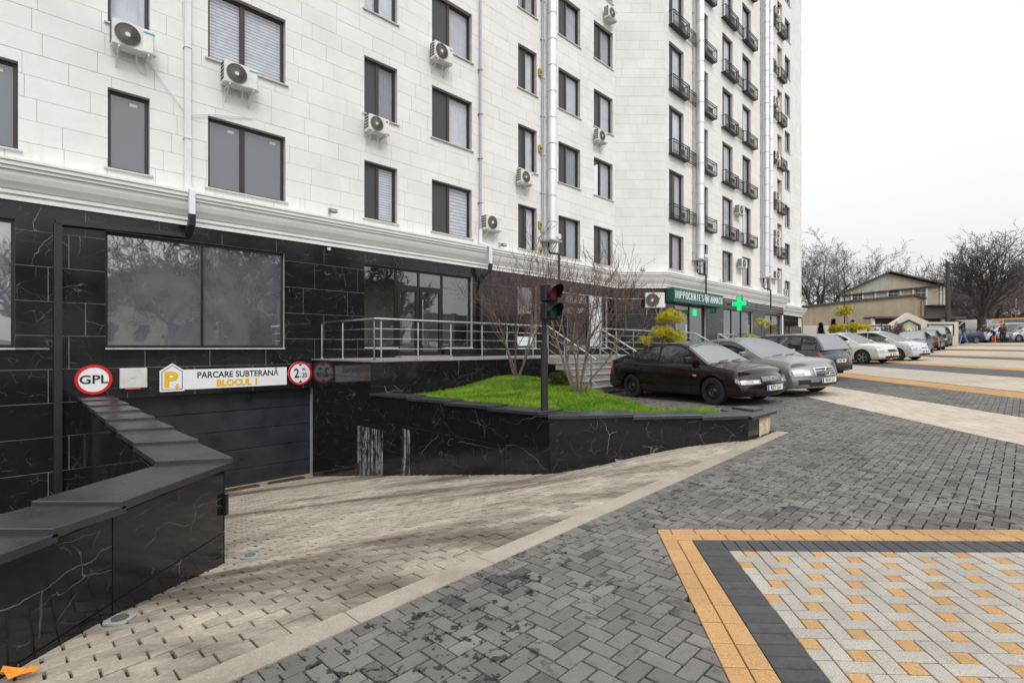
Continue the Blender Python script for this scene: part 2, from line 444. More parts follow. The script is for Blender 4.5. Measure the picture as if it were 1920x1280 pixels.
M_soil = simple('soil', (.035, .045, .018), .95, var=.5, scale=8, bump=.5)
def grassm():
    b = NB('grass_blade')
    c = b.mix(b.rng(b.noise(1.6, 5, .65), .35, .65), (.06, .21, .008), (.27, .43, .02))
    c = b.mix(b.rng(b.noise(4.5, 5, .7), .54, .68, 0, .6), c, (.17, .17, .035)); c = b.mix(b.rng(b.noise(2.4, 4, .6, b.mapping((1, 1.3, 1))), .60, .70, 0, .45), c, (.02, .11, .02))
    c = b.mix(1.0, c, b.gray(b.tint()), 'MULTIPLY')
    b.pbr(c, .55, 0, .3); return b.m
M_grass = grassm()
M_leaf = simple('fallen_leaf', (.30, .11, .03), .8, var=.4, scale=30)
M_bark = simple('pale_bark', (.17, .135, .105), .85, var=.35, scale=12, bump=.4)
M_twig = simple('reddish_twig', (.125, .07, .055), .8, var=.3, scale=8)
M_dbark = simple('dark_bark', (.060, .050, .044), .9, var=.35, scale=5, bump=.4)
M_dtwig = simple('hazed_far_twig', (.17, .145, .135), .9, var=.2)  # twig colour lightened to stand in for haze over the distance
M_pine = simple('golden_pine_needle', (.66, .60, .05), .6, var=.35, scale=9)
M_pale = simple('pale_shrub_leaf', (.66, .62, .22), .6, var=.35, scale=9)
M_fir = simple('dark_conifer_needle', (.022, .05, .028), .7, var=.4, scale=9)
M_bush = simple('olive_bush_leaf', (.10, .115, .03), .7, var=.4, scale=14)
M_asphalt = simple('asphalt', (.055, .054, .055), .9, var=.25, scale=1.5, bump=.2)
# ---------------------------------------------------------------- ground levels
def G(x, y):
    xx = min(x, 62.0); yy = min(y, 90.0)
    return -1.48 + 0.004 * yy + 0.038 * xx
KIN, KOUT = 3.89, 3.63            # kerb lines: Y - X = const (inner towards the ramp)
def ramp_z(x, y):
    d = (y - x - KOUT) * S2
    if d <= 0.18: return G(x, y) - 0.004
    lin = -1.43 - .18 * d
    k = min(1.0, (d - .18) / 2.2); k = k * k * (3 - 2 * k)
    return (G(x, y) - .03 * d) * (1 - k) + lin * k
# ---------------------------------------------------------------- facade frames
STO = 2.94
class Fac:
    def __init__(s, c, Y0):
        s.c = c; s.Y0 = Y0; s.P0 = Vector((Y0 - c, Y0, 0))
        s.M = Matrix.Translation(s.P0) @ Matrix.Rotation(rad(45), 4, 'Z')   # x along, y inward, z up
    def s(s, px): u = (px - 960) / FPX; return (s.c / (1 - u) - s.Y0) / S2
    def z(s, px, py): u = (px - 960) / FPX; return (HY - py) * s.c / (1 - u) / FPX
    def pt(s, a, o, z): return s.M @ Vector((a, -o, z))
F1 = Fac(18.6, 6.0); F3 = Fac(16.4, 23.3); F4 = Fac(18.9, 35.7)
class FacX:    # chamfer wall, parallel to x
    def __init__(s):
        s.P0 = Vector((4.7, 23.3, 0)); s.M = Matrix.Translation(s.P0)
    def s(s, px): return (px - 960) / FPX * 23.3 - 4.7
    def z(s, px, py): return (HY - py) * 23.3 / FPX
    def pt(s, a, o, z): return s.M @ Vector((a, -o, z))
F2 = FacX()
L1 = (23.3 - 6.0) / S2; L2 = 2.2; L3 = (34.7 - 23.3) / S2; L4 = (43.2 - 35.7) / S2
ZT = 31.0; ZC = 3.38; ZM = 2.78; ZB = -3.45

bld = thing('apartment_building', 'tall white stone apartment block with black marble ground floor and brown windows', 'building', (0, 0, 0), M=Matrix.Translation((4.7, 23.3, -1.3)))
class Op:   # opening in a facade
    def __init__(s, F, px0, px1, z0, z1, kind='curtain', split=.5, **k):
        s.F = F; s.s0 = F.s(px0) if px0 is not None else k['s0']; s.s1 = F.s(px1) if px1 is not None else k['s1']
        s.z0 = z0; s.z1 = z1; s.kind = kind; s.split = split; s.k = k; s.row = k.get('row', 0)
ops = {1: [], 2: [], 3: [], 4: []}
def zlev(i): return 3.65 + STO * i, 5.28 + STO * i
# facade one, upper windows: (px0, px1, split, kinds per storey)
cols1 = [(-130, 34, .5, ['film', 'curtain', 'dark', 'curtain']), (202, 281, None, ['film', 'curtain', 'blind', 'curtain']),
         (390, 535.5, .44, ['film2', 'blind', 'curtain', 'dark']), (683, 745, .44, ['blind', 'dark', 'curtain', 'dark', 'curtain']),
         (810, 885, .44, ['zebra', 'curtain', 'curtain', 'blind', 'curtain']), (971.5, 1006.5, .45, ['dark', 'dark', 'dark', 'curtain', 'dark', 'curtain']),
         (1047, 1088, .42, ['curtain', 'dark', 'blind', 'curtain', 'dark', 'curtain', 'dark']), (1113.5, 1149, .42, ['curtain', 'dark', 'blind', 'dark', 'curtain', 'dark', 'curtain', 'dark'])]
for a, b_, sp, kinds in cols1:
    for i in range(9):
        z0, z1 = zlev(i)
        seen = (HY - z0 * 0 if False else True)
        ops[1].append(Op(F1, a, b_, z0, z1, kinds[i] if i < len(kinds) else 'curtain', sp, row=i))
cols3 = [(1254.4, 1282, .35, 1), (1311, 1327.5, None, 1), (1354.5, 1374, .3, 1), (1392, 1408, .25, 1), (1438.5, 1445, None, 1), (1457.5, 1467, None, 1)]
RK = random.Random(3)
for a, b_, sp, fr in cols3:
    for i in range(9):
        z0, z1 = zlev(i)
        if i > 0: z0 -= .62
        ops[3].append(Op(F3, a, b_, z0, z1, RK.choice(['dark', 'curtain', 'curtain', 'blind', 'dark']), sp, row=i))
for i in range(9):
    z0, z1 = zlev(i); ops[4].append(Op(F4, 1471.5, 1481.5, z0, z1, RK.choice(['dark', 'curtain', 'blind']), .4, row=i))
# ground floor openings
SHOP1 = [Op(F1, -130, 28, .0, 2.38, 'shop'), Op(F1, 197, 533.5, .0, 2.38, 'shopbig', .54), Op(F1, 683, 886, -.27, 2.38, 'entrance'),
         Op(F1, 970.5, 1006, .0, 2.34, 'shop'), Op(F1, 1062, 1139, -.27, 2.34, 'entrance2')]
GAR = Op(F1, 211, 590, -3.40, -1.03, 'garage')
SHOP3 = [Op(F3, 1266.5, 1324, -.27, 2.12, 'entrance3'), Op(F3, 1357, 1411.5, -.1, 2.15, 'shop3', .33), Op(F3, 1435, 1465, -.1, 2.15, 'shop2', .5)]
SHOP4 = [Op(F4, 1474.5, 1483.5, -.6, 1.75, 'door4')]
ops[1] += SHOP1 + [GAR]; ops[3] += SHOP3; ops[4] += SHOP4
FA = {1: (F1, L1), 2: (F2, L2), 3: (F3, L3), 4: (F4, L4)}
def hole(o): return (o.s0, o.s1, o.z0, o.z1)
# structural wall behind the cladding
core = MB(); mcore = MB()
for k, (F, Ln) in FA.items():
    for (a0, a1, b0, b1) in rects_minus([(0, Ln, ZC - .1, ZT)], [hole(o) for o in ops[k]]):
        core.box((a0, .014, b0), (a1, .30, b1), M=F.M)
    for (a0, a1, b0, b1) in rects_minus([(0, Ln, ZB if k < 3 else -2.2, ZC - .1)], [hole(o) for o in ops[k]]):
        mcore.box((a0, .008, b0), (a1, .32, b1), M=F.M)
core.build('wall', M_stonej, bld); mcore.build('ground_floor_wall', M_grout, bld)
# return wall between facade three and four, end wall, roof, inner darkness
ret = MB()
Mr = Matrix.Translation((18.3, 34.7, 0)) @ Matrix.Rotation(rad(135), 4, 'Z')
ret.box((0, 0, -2), (2.0, .3, ZT), M=Mr)
e = F4.pt(L4, 0, 0); Me = Matrix.Translation((e.x, e.y, 0)) @ Matrix.Rotation(rad(135), 4, 'Z')
ret.box((0.0, .002, -2), (12, .3, ZT), M=Me)
ret.build('end_wall', simple('end_wall_render', (.66, .65, .61), .8, bump=.2), bld)
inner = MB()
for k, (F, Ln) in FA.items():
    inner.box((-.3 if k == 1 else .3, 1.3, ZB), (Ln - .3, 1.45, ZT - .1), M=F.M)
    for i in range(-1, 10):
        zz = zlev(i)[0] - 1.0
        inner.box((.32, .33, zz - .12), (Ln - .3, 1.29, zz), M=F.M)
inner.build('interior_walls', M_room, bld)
roof = MB(); pl = [F1.pt(0, 0, 0), F1.pt(L1, 0, 0), Vector((6.9, 23.3, 0)), F3.pt(L3, 0, 0), F4.pt(0, 0, 0), F4.pt(L4, 0, 0), F4.pt(L4, -14, 0), F1.pt(0, -14, 0)]
roof.prism([(p.x, p.y) for p in pl], ZT, ZT + .25); roof.build('roof', M_joint, bld)

# ---- stone cladding: real blocks with open joints
RB = random.Random(11)
blocks = []
for k, (F, Ln) in FA.items():
    hs = [hole(o) for o in ops[k]]
    z = ZC + .02; row = 0
    while z < ZT:
        s_ = -RB.uniform(0, .8)
        while s_ < Ln:
            ln = RB.choice((.66, .82, .95, 1.08))
            a0, a1 = max(0, s_), min(Ln, s_ + ln)
            if a1 - a0 > .03:
                near = [h for h in hs if h[0] < a1 and h[1] > a0 and h[2] < z + .42 and h[3] > z]
                rs = rects_minus([(a0 + .0035, a1 - .0035, z + .0035, z + .4165)], near)
                rs = [r for r in rs if r[1] - r[0] > .004 and r[3] - r[2] > .004]
                if rs:
                    c = F.M @ Vector(((a0 + a1) / 2, 0, z))
                    y = HY - FPX * (z + .2) / max(c.y, .5); x = 960 + FPX * c.x / max(c.y, .5)
                    vis = 0 if (y > -30 and x > -40) else 1
                    blocks.append((vis, c.y, k, F, rs, RB.uniform(.97, 1.02), RB.uniform(-.0025, .0025)))
            s_ += ln
        z += .42; row += 1
blocks.sort(key=lambda b: (b[0], b[1]))
rest = {1: MB(), 2: MB(), 3: MB(), 4: MB()}
for n, (vis, d, k, F, rs, t, of) in enumerate(blocks):
    mb = MB() if n < 290 else rest[k]
    for (a0, a1, b0, b1) in rs: mb.box((a0, of, b0), (a1, .0135, b1), M=F.M, tint=t)
    if n < 290: mb.build('stone_block', M_white, bld)
for k in rest:
    tag(rest[k].build('stone_cladding', M_white, bld), kind='stuff')
# ---- marble tiles of the ground floor
zj = [-3.40, -3.01, -2.36, -1.70, -1.05, -.41, .235, .88, 1.535, 2.19, ZM]
cnt = 0; TILES = []
for k, (F, Ln) in FA.items():
    hs = [hole(o) for o in ops[k]]
    for r in range(len(zj) - 1):
        if k > 2 and zj[r] < -1.8: continue
        s_ = -[.2, .75, .45][r % 3]
        while s_ < Ln:
            a0, a1 = max(0, s_), min(Ln, s_ + 1.22); z0, z1 = zj[r], zj[r + 1]
            if a1 - a0 > .05:
                rs = [q for q in rects_minus([(a0 + .004, a1 - .004, z0 + .005, z1 - .005)], [h for h in hs]) if q[1] - q[0] > .012 and q[3] - q[2] > .012]
                if rs:
                    mb = MB(); t = RB.random(); tl = RB.uniform(-.0015, .0015)
                    for (x0, x1, y0, y1) in rs:
                        mb.box((x0, tl, y0), (x1, .0075, y1), M=F.M, tint=t)
                    mb.build('marble_tile', M_marble, bld); cnt += 1
            s_ += 1.22
# ---- cornice swept round the corners
prof = [(0.0, 2.70), (.06, 2.70), (.06, 2.77), (.035, 2.785), (.035, 2.80), (.09, 2.815), (.09, 2.865), (.075, 2.88), (.11, 2.90), (.14, 2.95), (.19, 3.02), (.235, 3.12), (.25, 3.20), (.29, 3.21), (.29, 3.26), (.33, 3.275), (.33, 3.34), (.36, 3.355), (.36, 3.40), (-.02, 3.44)]
def sweep(path, prof, mb, mi=0):
    n = len(path)
    ring = []
    for i, p in enumerate(path):
        d0 = (path[i] - path[i - 1]).normalized() if i > 0 else (path[1] - path[0]).normalized()
        d1 = (path[i + 1] - path[i]).normalized() if i < n - 1 else d0
        n0 = Vector((d0.y, -d0.x)); n1 = Vector((d1.y, -d1.x)); nm = (n0 + n1); nm = nm / max(.3, nm.dot(n0))
        ring.append([(p.x + nm.x * o, p.y + nm.y * o, z) for o, z in prof])
    vs_ = [q for r in ring for q in r]; m = len(prof)
    fs = [(i * m + j, (i + 1) * m + j, (i + 1) * m + (j + 1) % m, i * m + (j + 1) % m) for i in range(n - 1) for j in range(m)]
    fs.append(tuple(range(m))[::-1]); fs.append(tuple(range((n - 1) * m, n * m)))
    mb.add(vs_, fs, mi)
V2 = lambda v: Vector((v.x, v.y))
path = [V2(F1.pt(-.2, 0, 0)), V2(F1.pt(L1, 0, 0)), Vector((6.9, 23.3)), V2(F3.pt(L3, 0, 0)), V2(F3.pt(L3, 0, 0)) + Vector((-1.2, 1.2))]
cm = MB(); sweep(path, prof, cm); cm.build('cornice', M_corn, bld)
cm = MB(); sweep([V2(F4.pt(-.3, 0, 0)), V2(F4.pt(L4, 0, 0)), V2(F4.pt(L4, 0, 0)) + Vector((-2, 2))], [(o, z - .12) for o, z in prof], cm); cm.build('cornice', M_corn, bld)
# plain metal trims under the cornice by the shop windows
for zz, oo in ((2.62, .05), (2.50, .09), (2.38, .05)):
    t = MB(); t.box((F3.s(1357), -oo, zz - .035), (L3 + .02, 0.0, zz), M=F3.M); t.build('metal_trim', simple('trim_grey_' + str(int(zz * 100)), (.30, .30, .31), .4), bld)
t = MB(); t.box((F1.s(1034), -.03, 2.20), (L1 - .02, -.004, 2.235), M=F1.M); t.build('metal_trim', M_greyp, bld)
t = MB(); t.box((.03, -.03, 2.20), (L2 - .03, -.004, 2.235), M=F2.M); t.build('metal_trim', M_greyp, bld)

# ---- windows
def wavy(mb, x0, x1, z0, z1, y, amp=.025, wl=.16, mi=0):
    n = max(6, int((x1 - x0) / wl * 6)); ph = RK.random() * 6
    mb.grid(lambda u, v: Vector((x0 + (x1 - x0) * u, y + amp * math.sin(u * (x1 - x0) / wl * 6.28 + ph) * (.6 + .4 * math.sin(u * 9 + ph)), z0 + (z1 - z0) * v)),
            [i / n for i in range(n + 1)], [0, .5, 1], mi, RB.choice((.45, .62, .8, .95, 1.05)))
def fin(mb, M):
    mb.M = None; mb.v = [M @ Vector(p) for p in mb.v]; return mb
def make_window(o, parent, frame=M_frame, ft=.065):
    M = o.F.M; W = o.s1 - o.s0; x0, x1, z0, z1 = o.s0, o.s1, o.z0, o.z1; y = .13
    f = MB()
    f.box((x0, y, z0), (x0 + ft, y + .07, z1), M=M); f.box((x1 - ft, y, z0), (x1, y + .07, z1), M=M)
    f.box((x0 + ft, y + .001, z0), (x1 - ft, y + .07, z0 + ft), M=M); f.box((x0 + ft, y + .001, z1 - ft), (x1 - ft, y + .07, z1), M=M)
    cuts = [x0 + ft]
    if o.split:
        xm = x0 + W * o.split; f.box((xm - ft * .8, y - .01, z0 + ft), (xm + ft * .8, y + .06, z1 - ft), M=M); cuts += [xm - ft * .8, xm + ft * .8]
    cuts.append(x1 - ft)
    w_ = f.build('window', frame, parent)
    lights = [(cuts[i], cuts[i + 1]) for i in range(0, len(cuts), 2)]
    za, zb_ = z0 + ft, z1 - ft
    for n, (a, b_) in enumerate(lights):
        p = MB(); p.box((a, y + .03, za), (b_, y + .042, zb_), M=M)
        p.build('pane', M_film if o.kind.startswith('film') else M_glass, w_)
        if o.kind.startswith('film'):
            st = MB(); st.box((b_ - .26, y + .026, zb_ - .15), (b_ - .13, y + .0295, zb_ - .09), M=M); st.build('sticker', simple_c('pale_sticker', (.6, .6, .52)), w_)
    far = lights[-1] if len(lights) > 1 else lights[0]
    if o.kind == 'curtain':
        c = MB(); c.M = M; wavy(c, x0 + .03, x1 - .03, z0, z1, .232, .02); c.build('curtain', M_curtain, w_, smooth=True)
        if o.split and RK.random() < .6:
            a, b_ = lights[0]; s_ = MB(); s_.box((a + .002, y + .015, za), (b_ - .002, y + .022, zb_), M=M); s_.build('insect_screen', M_screen, w_)
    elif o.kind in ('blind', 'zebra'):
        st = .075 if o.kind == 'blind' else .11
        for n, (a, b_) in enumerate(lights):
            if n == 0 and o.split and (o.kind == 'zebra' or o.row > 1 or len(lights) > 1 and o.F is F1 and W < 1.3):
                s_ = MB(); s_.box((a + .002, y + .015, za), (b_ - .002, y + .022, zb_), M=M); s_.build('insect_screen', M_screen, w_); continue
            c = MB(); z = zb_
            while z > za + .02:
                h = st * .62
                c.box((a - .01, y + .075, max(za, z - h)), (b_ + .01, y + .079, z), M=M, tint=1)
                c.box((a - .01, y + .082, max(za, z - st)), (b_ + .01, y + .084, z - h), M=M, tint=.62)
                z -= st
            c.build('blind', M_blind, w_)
    elif o.kind == 'dark':
        if o.split and RK.random() < .7:
            a, b_ = lights[0]; s_ = MB(); s_.box((a + .002, y + .015, za), (b_ - .002, y + .022, zb_), M=M); s_.build('insect_screen', M_screen, w_)
        c = MB(); c.M = M; wavy(c, x0 + (.46 if RK.random() < .6 else .66) * W, x1 - .01, z0, z1, .228, .02); c.build('curtain', M_curtain, w_, smooth=True)
    if z0 > 3.4 and (o.F is F1 or o.row == 0 or o.F is F4):
        s_ = MB(); s_.box((x0 - .06, -.055, z0 - .035), (x1 + .06, .125, z0 - .003), M=M); s_.build('sill', M_sill, w_)
    return w_
_sc = {}
def simple_c(n, c, r=.5):
    if n not in _sc: _sc[n] = simple(n, c, r)
    return _sc[n]
def seen(o):
    c = o.F.M @ Vector(((o.s0 + o.s1) / 2, 0, o.z0)); e_ = o.F.M @ Vector((o.s1, 0, o.z0))
    return HY - FPX * o.z0 / c.y > -14 and 960 + FPX * e_.x / e_.y > 0
for k in (1, 3, 4):
    for o in ops[k]:
        if o.z0 > 3.3:
            if seen(o): make_window(o, bld)
            else:
                f = MB(); f.box((o.s0, .13, o.z0), (o.s1, .16, o.z1), M=o.F.M); f.build('window', M_film, bld)
# ---- shop windows and entrances
def shopframe(o, cuts, trans=None, y=.10, ft=.055, glass=M_shopglass, sillz=None, doors=(), frame=M_frameb):
    """cuts: list of s positions incl. both ends; doors: indices of bays that are door leaves"""
    M = o.F.M; f = MB(); z0 = o.z0 if sillz is None else sillz
    for c in cuts:
        wd = ft if c not in (cuts[0], cuts[-1]) else ft * 1.3
        f.box((max(o.s0, c - wd / 2 - (ft * .3 if c == cuts[-1] else 0)), y, o.z0), (min(o.s1, c + wd / 2 + (ft * .3 if c == cuts[0] else 0)), y + .08, o.z1), M=M)
    f.box((o.s0 + .03, y + .002, o.z1 - ft * 1.3), (o.s1 - .03, y + .078, o.z1 - .002), M=M)
    w_ = f.build('shop_window', frame, bld)
    for i in range(len(cuts) - 1):
        a, b_ = cuts[i] + ft / 2, cuts[i + 1] - ft / 2; zt = o.z1 - ft * 1.3
        if i in doors:
            zd = trans
            r = MB(); r.box((a, y + .001, zd), (b_, y + .08, zd + .07), M=M); r.build('transom', frame, w_)
            g = MB(); g.box((a, y + .035, zd + .07), (b_, y + .045, zt), M=M); g.build('pane', glass, w_)
            d = MB(); dz0 = o.z0 + .01; t = .10
            d.box((a + .004, y - .02, dz0), (a + t, y + .06, zd - .004), M=M); d.box((b_ - t, y - .02, dz0), (b_ - .004, y + .06, zd - .004), M=M)
            d.box((a + t, y - .019, dz0), (b_ - t, y + .059, dz0 + .14), M=M); d.box((a + t, y - .019, zd - .1), (b_ - t, y + .059, zd - .004), M=M)
            dd = d.build('door', frame, bld)
            g = MB(); g.box((a + t, y + .015, dz0 + .14), (b_ - t, y + .027, zd - .1), M=M); g.build('pane', glass, dd)
            hx = a + .05 if i == max(doors) else b_ - .05
            h = MB(M); h.tube([(hx, y - .09, dz0 + .35), (hx, y - .09, dz0 + 1.75)], .016, 8)
            for q in (.45, 1.05, 1.65): h.tube([(hx, y - .09, dz0 + q), (hx, y - .02, dz0 + q)], .012, 6)
            if i == max(doors): h.build('handle', M_steel, dd, smooth=True)
        else:
            r = MB(); r.box((a, y + .001, z0), (b_, y + .079, z0 + ft), M=M); r.build('bottom_rail', frame, w_)
            g = MB(); g.box((a, y + .035, z0 + ft), (b_, y + .047, zt), M=M); g.build('pane', glass, w_)
            if z0 > o.z0 + .05:
                q = MB(); q.box((a - ft / 2, .0, o.z0), (b_ + ft / 2, y + .07, z0 - .03), M=M, tint=RB.random()); q.build('marble_tile', M_marble, bld)
            q = MB(); q.box((a - ft / 2, -.04, z0 - .03), (b_ + ft / 2, y, z0 - .003), M=M); q.build('sill', M_sill, w_)
    return w_
def cutpx(o, *px): return [o.s0] + [o.F.s(p) for p in px] + [o.s1]
shopframe(SHOP1[0], [SHOP1[0].s0, SHOP1[0].s0 + 1.5, SHOP1[0].s1], glass=M_dust)
shopframe(SHOP1[1], cutpx(SHOP1[1], 381), glass=M_dust)
shopframe(SHOP1[2], cutpx(SHOP1[2], 746, 789, 832.5), trans=1.82, sillz=.02, doors=(1, 2))
shopframe(SHOP1[3], [SHOP1[3].s0, SHOP1[3].s1])
shopframe(SHOP1[4], cutpx(SHOP1[4], 1107), trans=1.78, sillz=.02, doors=(0,))
shopframe(SHOP3[0], cutpx(SHOP3[0], 1296.5), trans=1.75, sillz=-.1, doors=(0,))
shopframe(SHOP3[1], cutpx(SHOP3[1], 1375, 1393))
shopframe(SHOP3[2], cutpx(SHOP3[2], 1449.5))
shopframe(SHOP4[0], [SHOP4[0].s0, SHOP4[0].s1], trans=1.3, doors=(0,))
# shop interiors: pale walls, floors and counters that show through the glass
it = MB()
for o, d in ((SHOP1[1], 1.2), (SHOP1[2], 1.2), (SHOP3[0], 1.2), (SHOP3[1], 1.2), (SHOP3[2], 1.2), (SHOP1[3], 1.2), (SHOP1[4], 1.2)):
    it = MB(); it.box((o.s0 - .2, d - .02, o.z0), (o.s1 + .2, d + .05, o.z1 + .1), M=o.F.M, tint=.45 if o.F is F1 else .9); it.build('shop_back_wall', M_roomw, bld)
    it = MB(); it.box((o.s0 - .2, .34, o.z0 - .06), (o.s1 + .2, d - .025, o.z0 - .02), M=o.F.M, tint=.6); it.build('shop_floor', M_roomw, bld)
o = SHOP1[1]; it = MB()
it.box((o.s0 + 1.0, .5, .03), (o.s0 + 2.9, .9, .30), M=F1.M); it.box((o.s1 - 1.35, .5, .03), (o.s1 - .15, .9, .26), M=F1.M)
it.build('counter', simple_c('pale_counter', (.72, .76, .74)), bld)
o = SHOP3[0]; it = MB()
it.box((o.s1 - 1.2, .7, -.25), (o.s1 - .15, 1.1, .75), M=F3.M); it.build('counter', simple_c('red_counter', (.42, .10, .07)), bld)
def poster(F, s0, s1, z0, z1, mat, y=.085):
    p = MB(); p.box((s0, y, z0), (s1, y + .008, z1), M=F.M); p.build('poster', mat, bld)
poster(F3, o.s0 + .05, o.s0 + .34, .05, .75, simple_c('poster_paper', (.62, .58, .60)), .09)
poster(F3, o.s0 + 1.25, o.s0 + 1.42, .75, 1.15, simple_c('poster_green', (.35, .62, .50)), .125)
poster(F3, o.s0 + .62, o.s0 + .98, .25, .62, simple_c('poster_yellow', (.55, .60, .12)), .125)
poster(F1, SHOP1[3].s0 + .1, SHOP1[3].s1 - .1, .08, .42, simple_c('notice_pale', (.60, .72, .66)), .125)
poster(F3, SHOP3[1].s1 - .55, SHOP3[1].s1 - .22, .75, 1.35, simple_c('poster_frame_yellow', (.55, .55, .08)), .125)
poster(F3, SHOP3[1].s1 - .51, SHOP3[1].s1 - .26, .8, 1.30, simple_c('poster_grey', (.20, .21, .22)), .120)
# ---- garage door of wide panels, set back in its opening
o = GAR; n = 5; h = (o.z1 - o.z0) / n
gd = MB(); gd.box((o.s0, .30, o.z0), (o.s1, .36, o.z1), M=F1.M); gdo = gd.build('garage_door', M_frameb, bld)
for i in range(n):
    p = MB(); p.bbox((o.s0 + .02, .262, o.z0 + i * h + .006), (o.s1 - .02, .30, o.z0 + (i + 1) * h - .006), .008, M=F1.M, tint=1 + .08 * (i % 2)); p.build('door_panel', M_garage, gdo)
# reveals of the garage opening
rv = MB(); rv.box((o.s1, -.0, o.z0), (o.s1 + .02, .26, o.z1), M=F1.M, tint=.3)
# ---- balcony railings
M_rail = simple('railing_black', (.016, .016, .017), .5)
def railing(F, segs, z):
    mb = MB(); zb, zt = z - .02, z + .60
    for (a, b_, o_) in segs:
        for zz in (zb, zb + .10, zt - .12, zt):
            mb.box((a, -o_ - .012, zz - .012), (b_, -o_ + .012, zz + .012), M=F.M)
        n = max(2, int((b_ - a) / .115)); 
        for i in range(n + 1):
            x = a + (b_ - a) * i / n; mb.box((x - .008, -o_ - .008, zb + .013), (x + .008, -o_ + .008, zt - .013), M=F.M)
        for x in (a, b_):
            mb.box((x - .015, -o_ - .016, zb - .012), (x + .015, -o_ + .016, zt + .02), M=F.M)
            for zz in (zb, zt): mb.box((x - .012, -o_ + .016, zz - .011), (x + .012, -.002, zz + .011), M=F.M)
        # denser screen of little rings in front of the window doors
        if o_ > .2:
            m_ = (a + b_) / 2
            for i in range(8):
                x = m_ - .28 + .08 * i; mb.box((x - .025, -o_ - .006, zb + .14), (x + .025, -o_ + .006, zb + .34), M=F.M)
            mb.box((a, -o_ + .02, zb - .03), (b_, -.01, zb - .012), M=F.M)
    mb.build('balcony_railing', M_rail, bld)
for i in range(1, 9):
    z = zlev(i)[0] - .62
    if HY - FPX * z / 30 < -40: break
    railing(F3, [(F3.s(1253.5), F3.s(1283.5), .26), (F3.s(1284.5), F3.s(1300.5), .12)], z)
    railing(F3, [(F3.s(1309), F3.s(1335), .26)], z)
    railing(F3, [(F3.s(1352), F3.s(1376), .26), (F3.s(1377), F3.s(1390.5), .12), (F3.s(1391.5), F3.s(1412), .26)], z)
    railing(F3, [(F3.s(1440), F3.s(1447), .26), (F3.s(1447.5), F3.s(1456.5), .12), (F3.s(1457), F3.s(1468), .26)], z)
# ---------------------------------------------------------------- pipes and ducts on the facades
def pipe(name, label, cat, F, pieces, group=None):
    """pieces: (partname, mat, kind, data)"""
    o = None
    for nm, mat, mb, sm in pieces:
        if o is None:
            x = sum(p[0] for p in mb.v) / len(mb.v); y = sum(p[1] for p in mb.v) / len(mb.v); z = min(min(p[2] for p in q[2].v) for q in pieces)
            o = thing(name, label, cat, (x, y, z), rad(45), group)
        mb.build(nm, mat, o, smooth=sm)
    return o
def boxpath(F, pts, w, d, mb):
    # rectangular pipe: pts (s, o, z) centre line
    for i in range(len(pts) - 1):
        a = Vector(F.pt(*pts[i])); b_ = Vector(F.pt(*pts[i + 1])); dd = (b_ - a); ln = dd.length
        q = dd.to_track_quat('Z', 'Y').to_matrix().to_4x4()
        ax = F.M.to_3x3() @ Vector((1, 0, 0)); zax = dd.normalized()
        yax = zax.cross(ax)
        if yax.length < .3: ax = Vector((0, 0, 1)); yax = zax.cross(ax)
        yax.normalize(); xax = yax.cross(zax).normalized()
        Mx = Matrix((xax, yax, zax)).transposed().to_4x4(); Mx.translation = a
        mb.box((-w / 2, -d / 2, -w * .3), (w / 2, d / 2, ln + w * .3), M=Mx)
    return mb
sA = F1.s(350)
w1 = boxpath(F1, [(sA, .07, 3.55), (sA, .07, 14)], .115, .10, MB())
w2 = boxpath(F1, [(sA, .07, 3.52), (sA, .43, 3.36), (sA, .43, 2.86)], .11, .10, MB())
w3 = boxpath(F1, [(sA, .43, 2.84), (sA, .42, 2.68), (sA, .10, 2.50)], .125, .11, MB())
sB = F1.s(108)
w4 = boxpath(F1, [(sA - .05, .075, 2.47), (sB, .075, 2.40)], .10, .10, MB()); w5 = boxpath(F1, [(sB, .07, 2.34), (sB, .07, -3.3)], .12, .11, MB())
wc = MB(); 
for zz in (4.6, 6.6, 8.3, 10.2): wc.box((sA - .075, -.135, zz), (sA + .075, -.004, zz + .03), M=F1.M)
pipe('downpipe', 'square white rainwater downpipe turning black and running left over the big shop window', 'downpipe', F1,
     [('upper_pipe', M_gutter, w1, False), ('offset_bend', M_signw, w2, False), ('black_bend', M_black, w3, False), ('branch_pipe', M_blackm, w4, False), ('lower_pipe', M_blackm, w5, False), ('clamp', M_gutter, wc, False)])
s2 = F1.s(898.5)
g1 = MB().tube([F1.pt(s2, .07, 3.9), F1.pt(s2, .07, 14.5)], .045, 8); g2 = MB().tube([F1.pt(s2, .07, 4.0), F1.pt(s2, .08, 3.55), F1.pt(s2 + .12, .44, 3.38), F1.pt(s2 + .12, .44, 2.80)], .065, 8)
g3 = MB().tube([F1.pt(s2 + .12, .44, 2.82), F1.pt(s2 + .10, .42, 2.60), F1.pt(s2, .12, 2.38), F1.pt(s2, .10, 2.2)], .075, 8)
g4 = MB().tube([F1.pt(s2, .09, 2.25), F1.pt(s2, .09, .1), F1.pt(s2 + .12, .2, -.12)], .065, 10)
g5 = MB()
for zz in (4.9, 6.4, 7.9, 9.4): g5.box((s2 - .08, -.13, zz), (s2 + .08, -.004, zz + .03), M=F1.M)
pipe('downpipe', 'thin grey round downpipe with a white elbow over the cornice and black lower pipe', 'downpipe', F1,
     [('upper_pipe', M_greyp, g1, True), ('offset_bend', M_signw, g2, True), ('black_bend', M_black, g3, True), ('lower_pipe', M_blackm, g4, True), ('clamp', M_greyp, g5, False)])
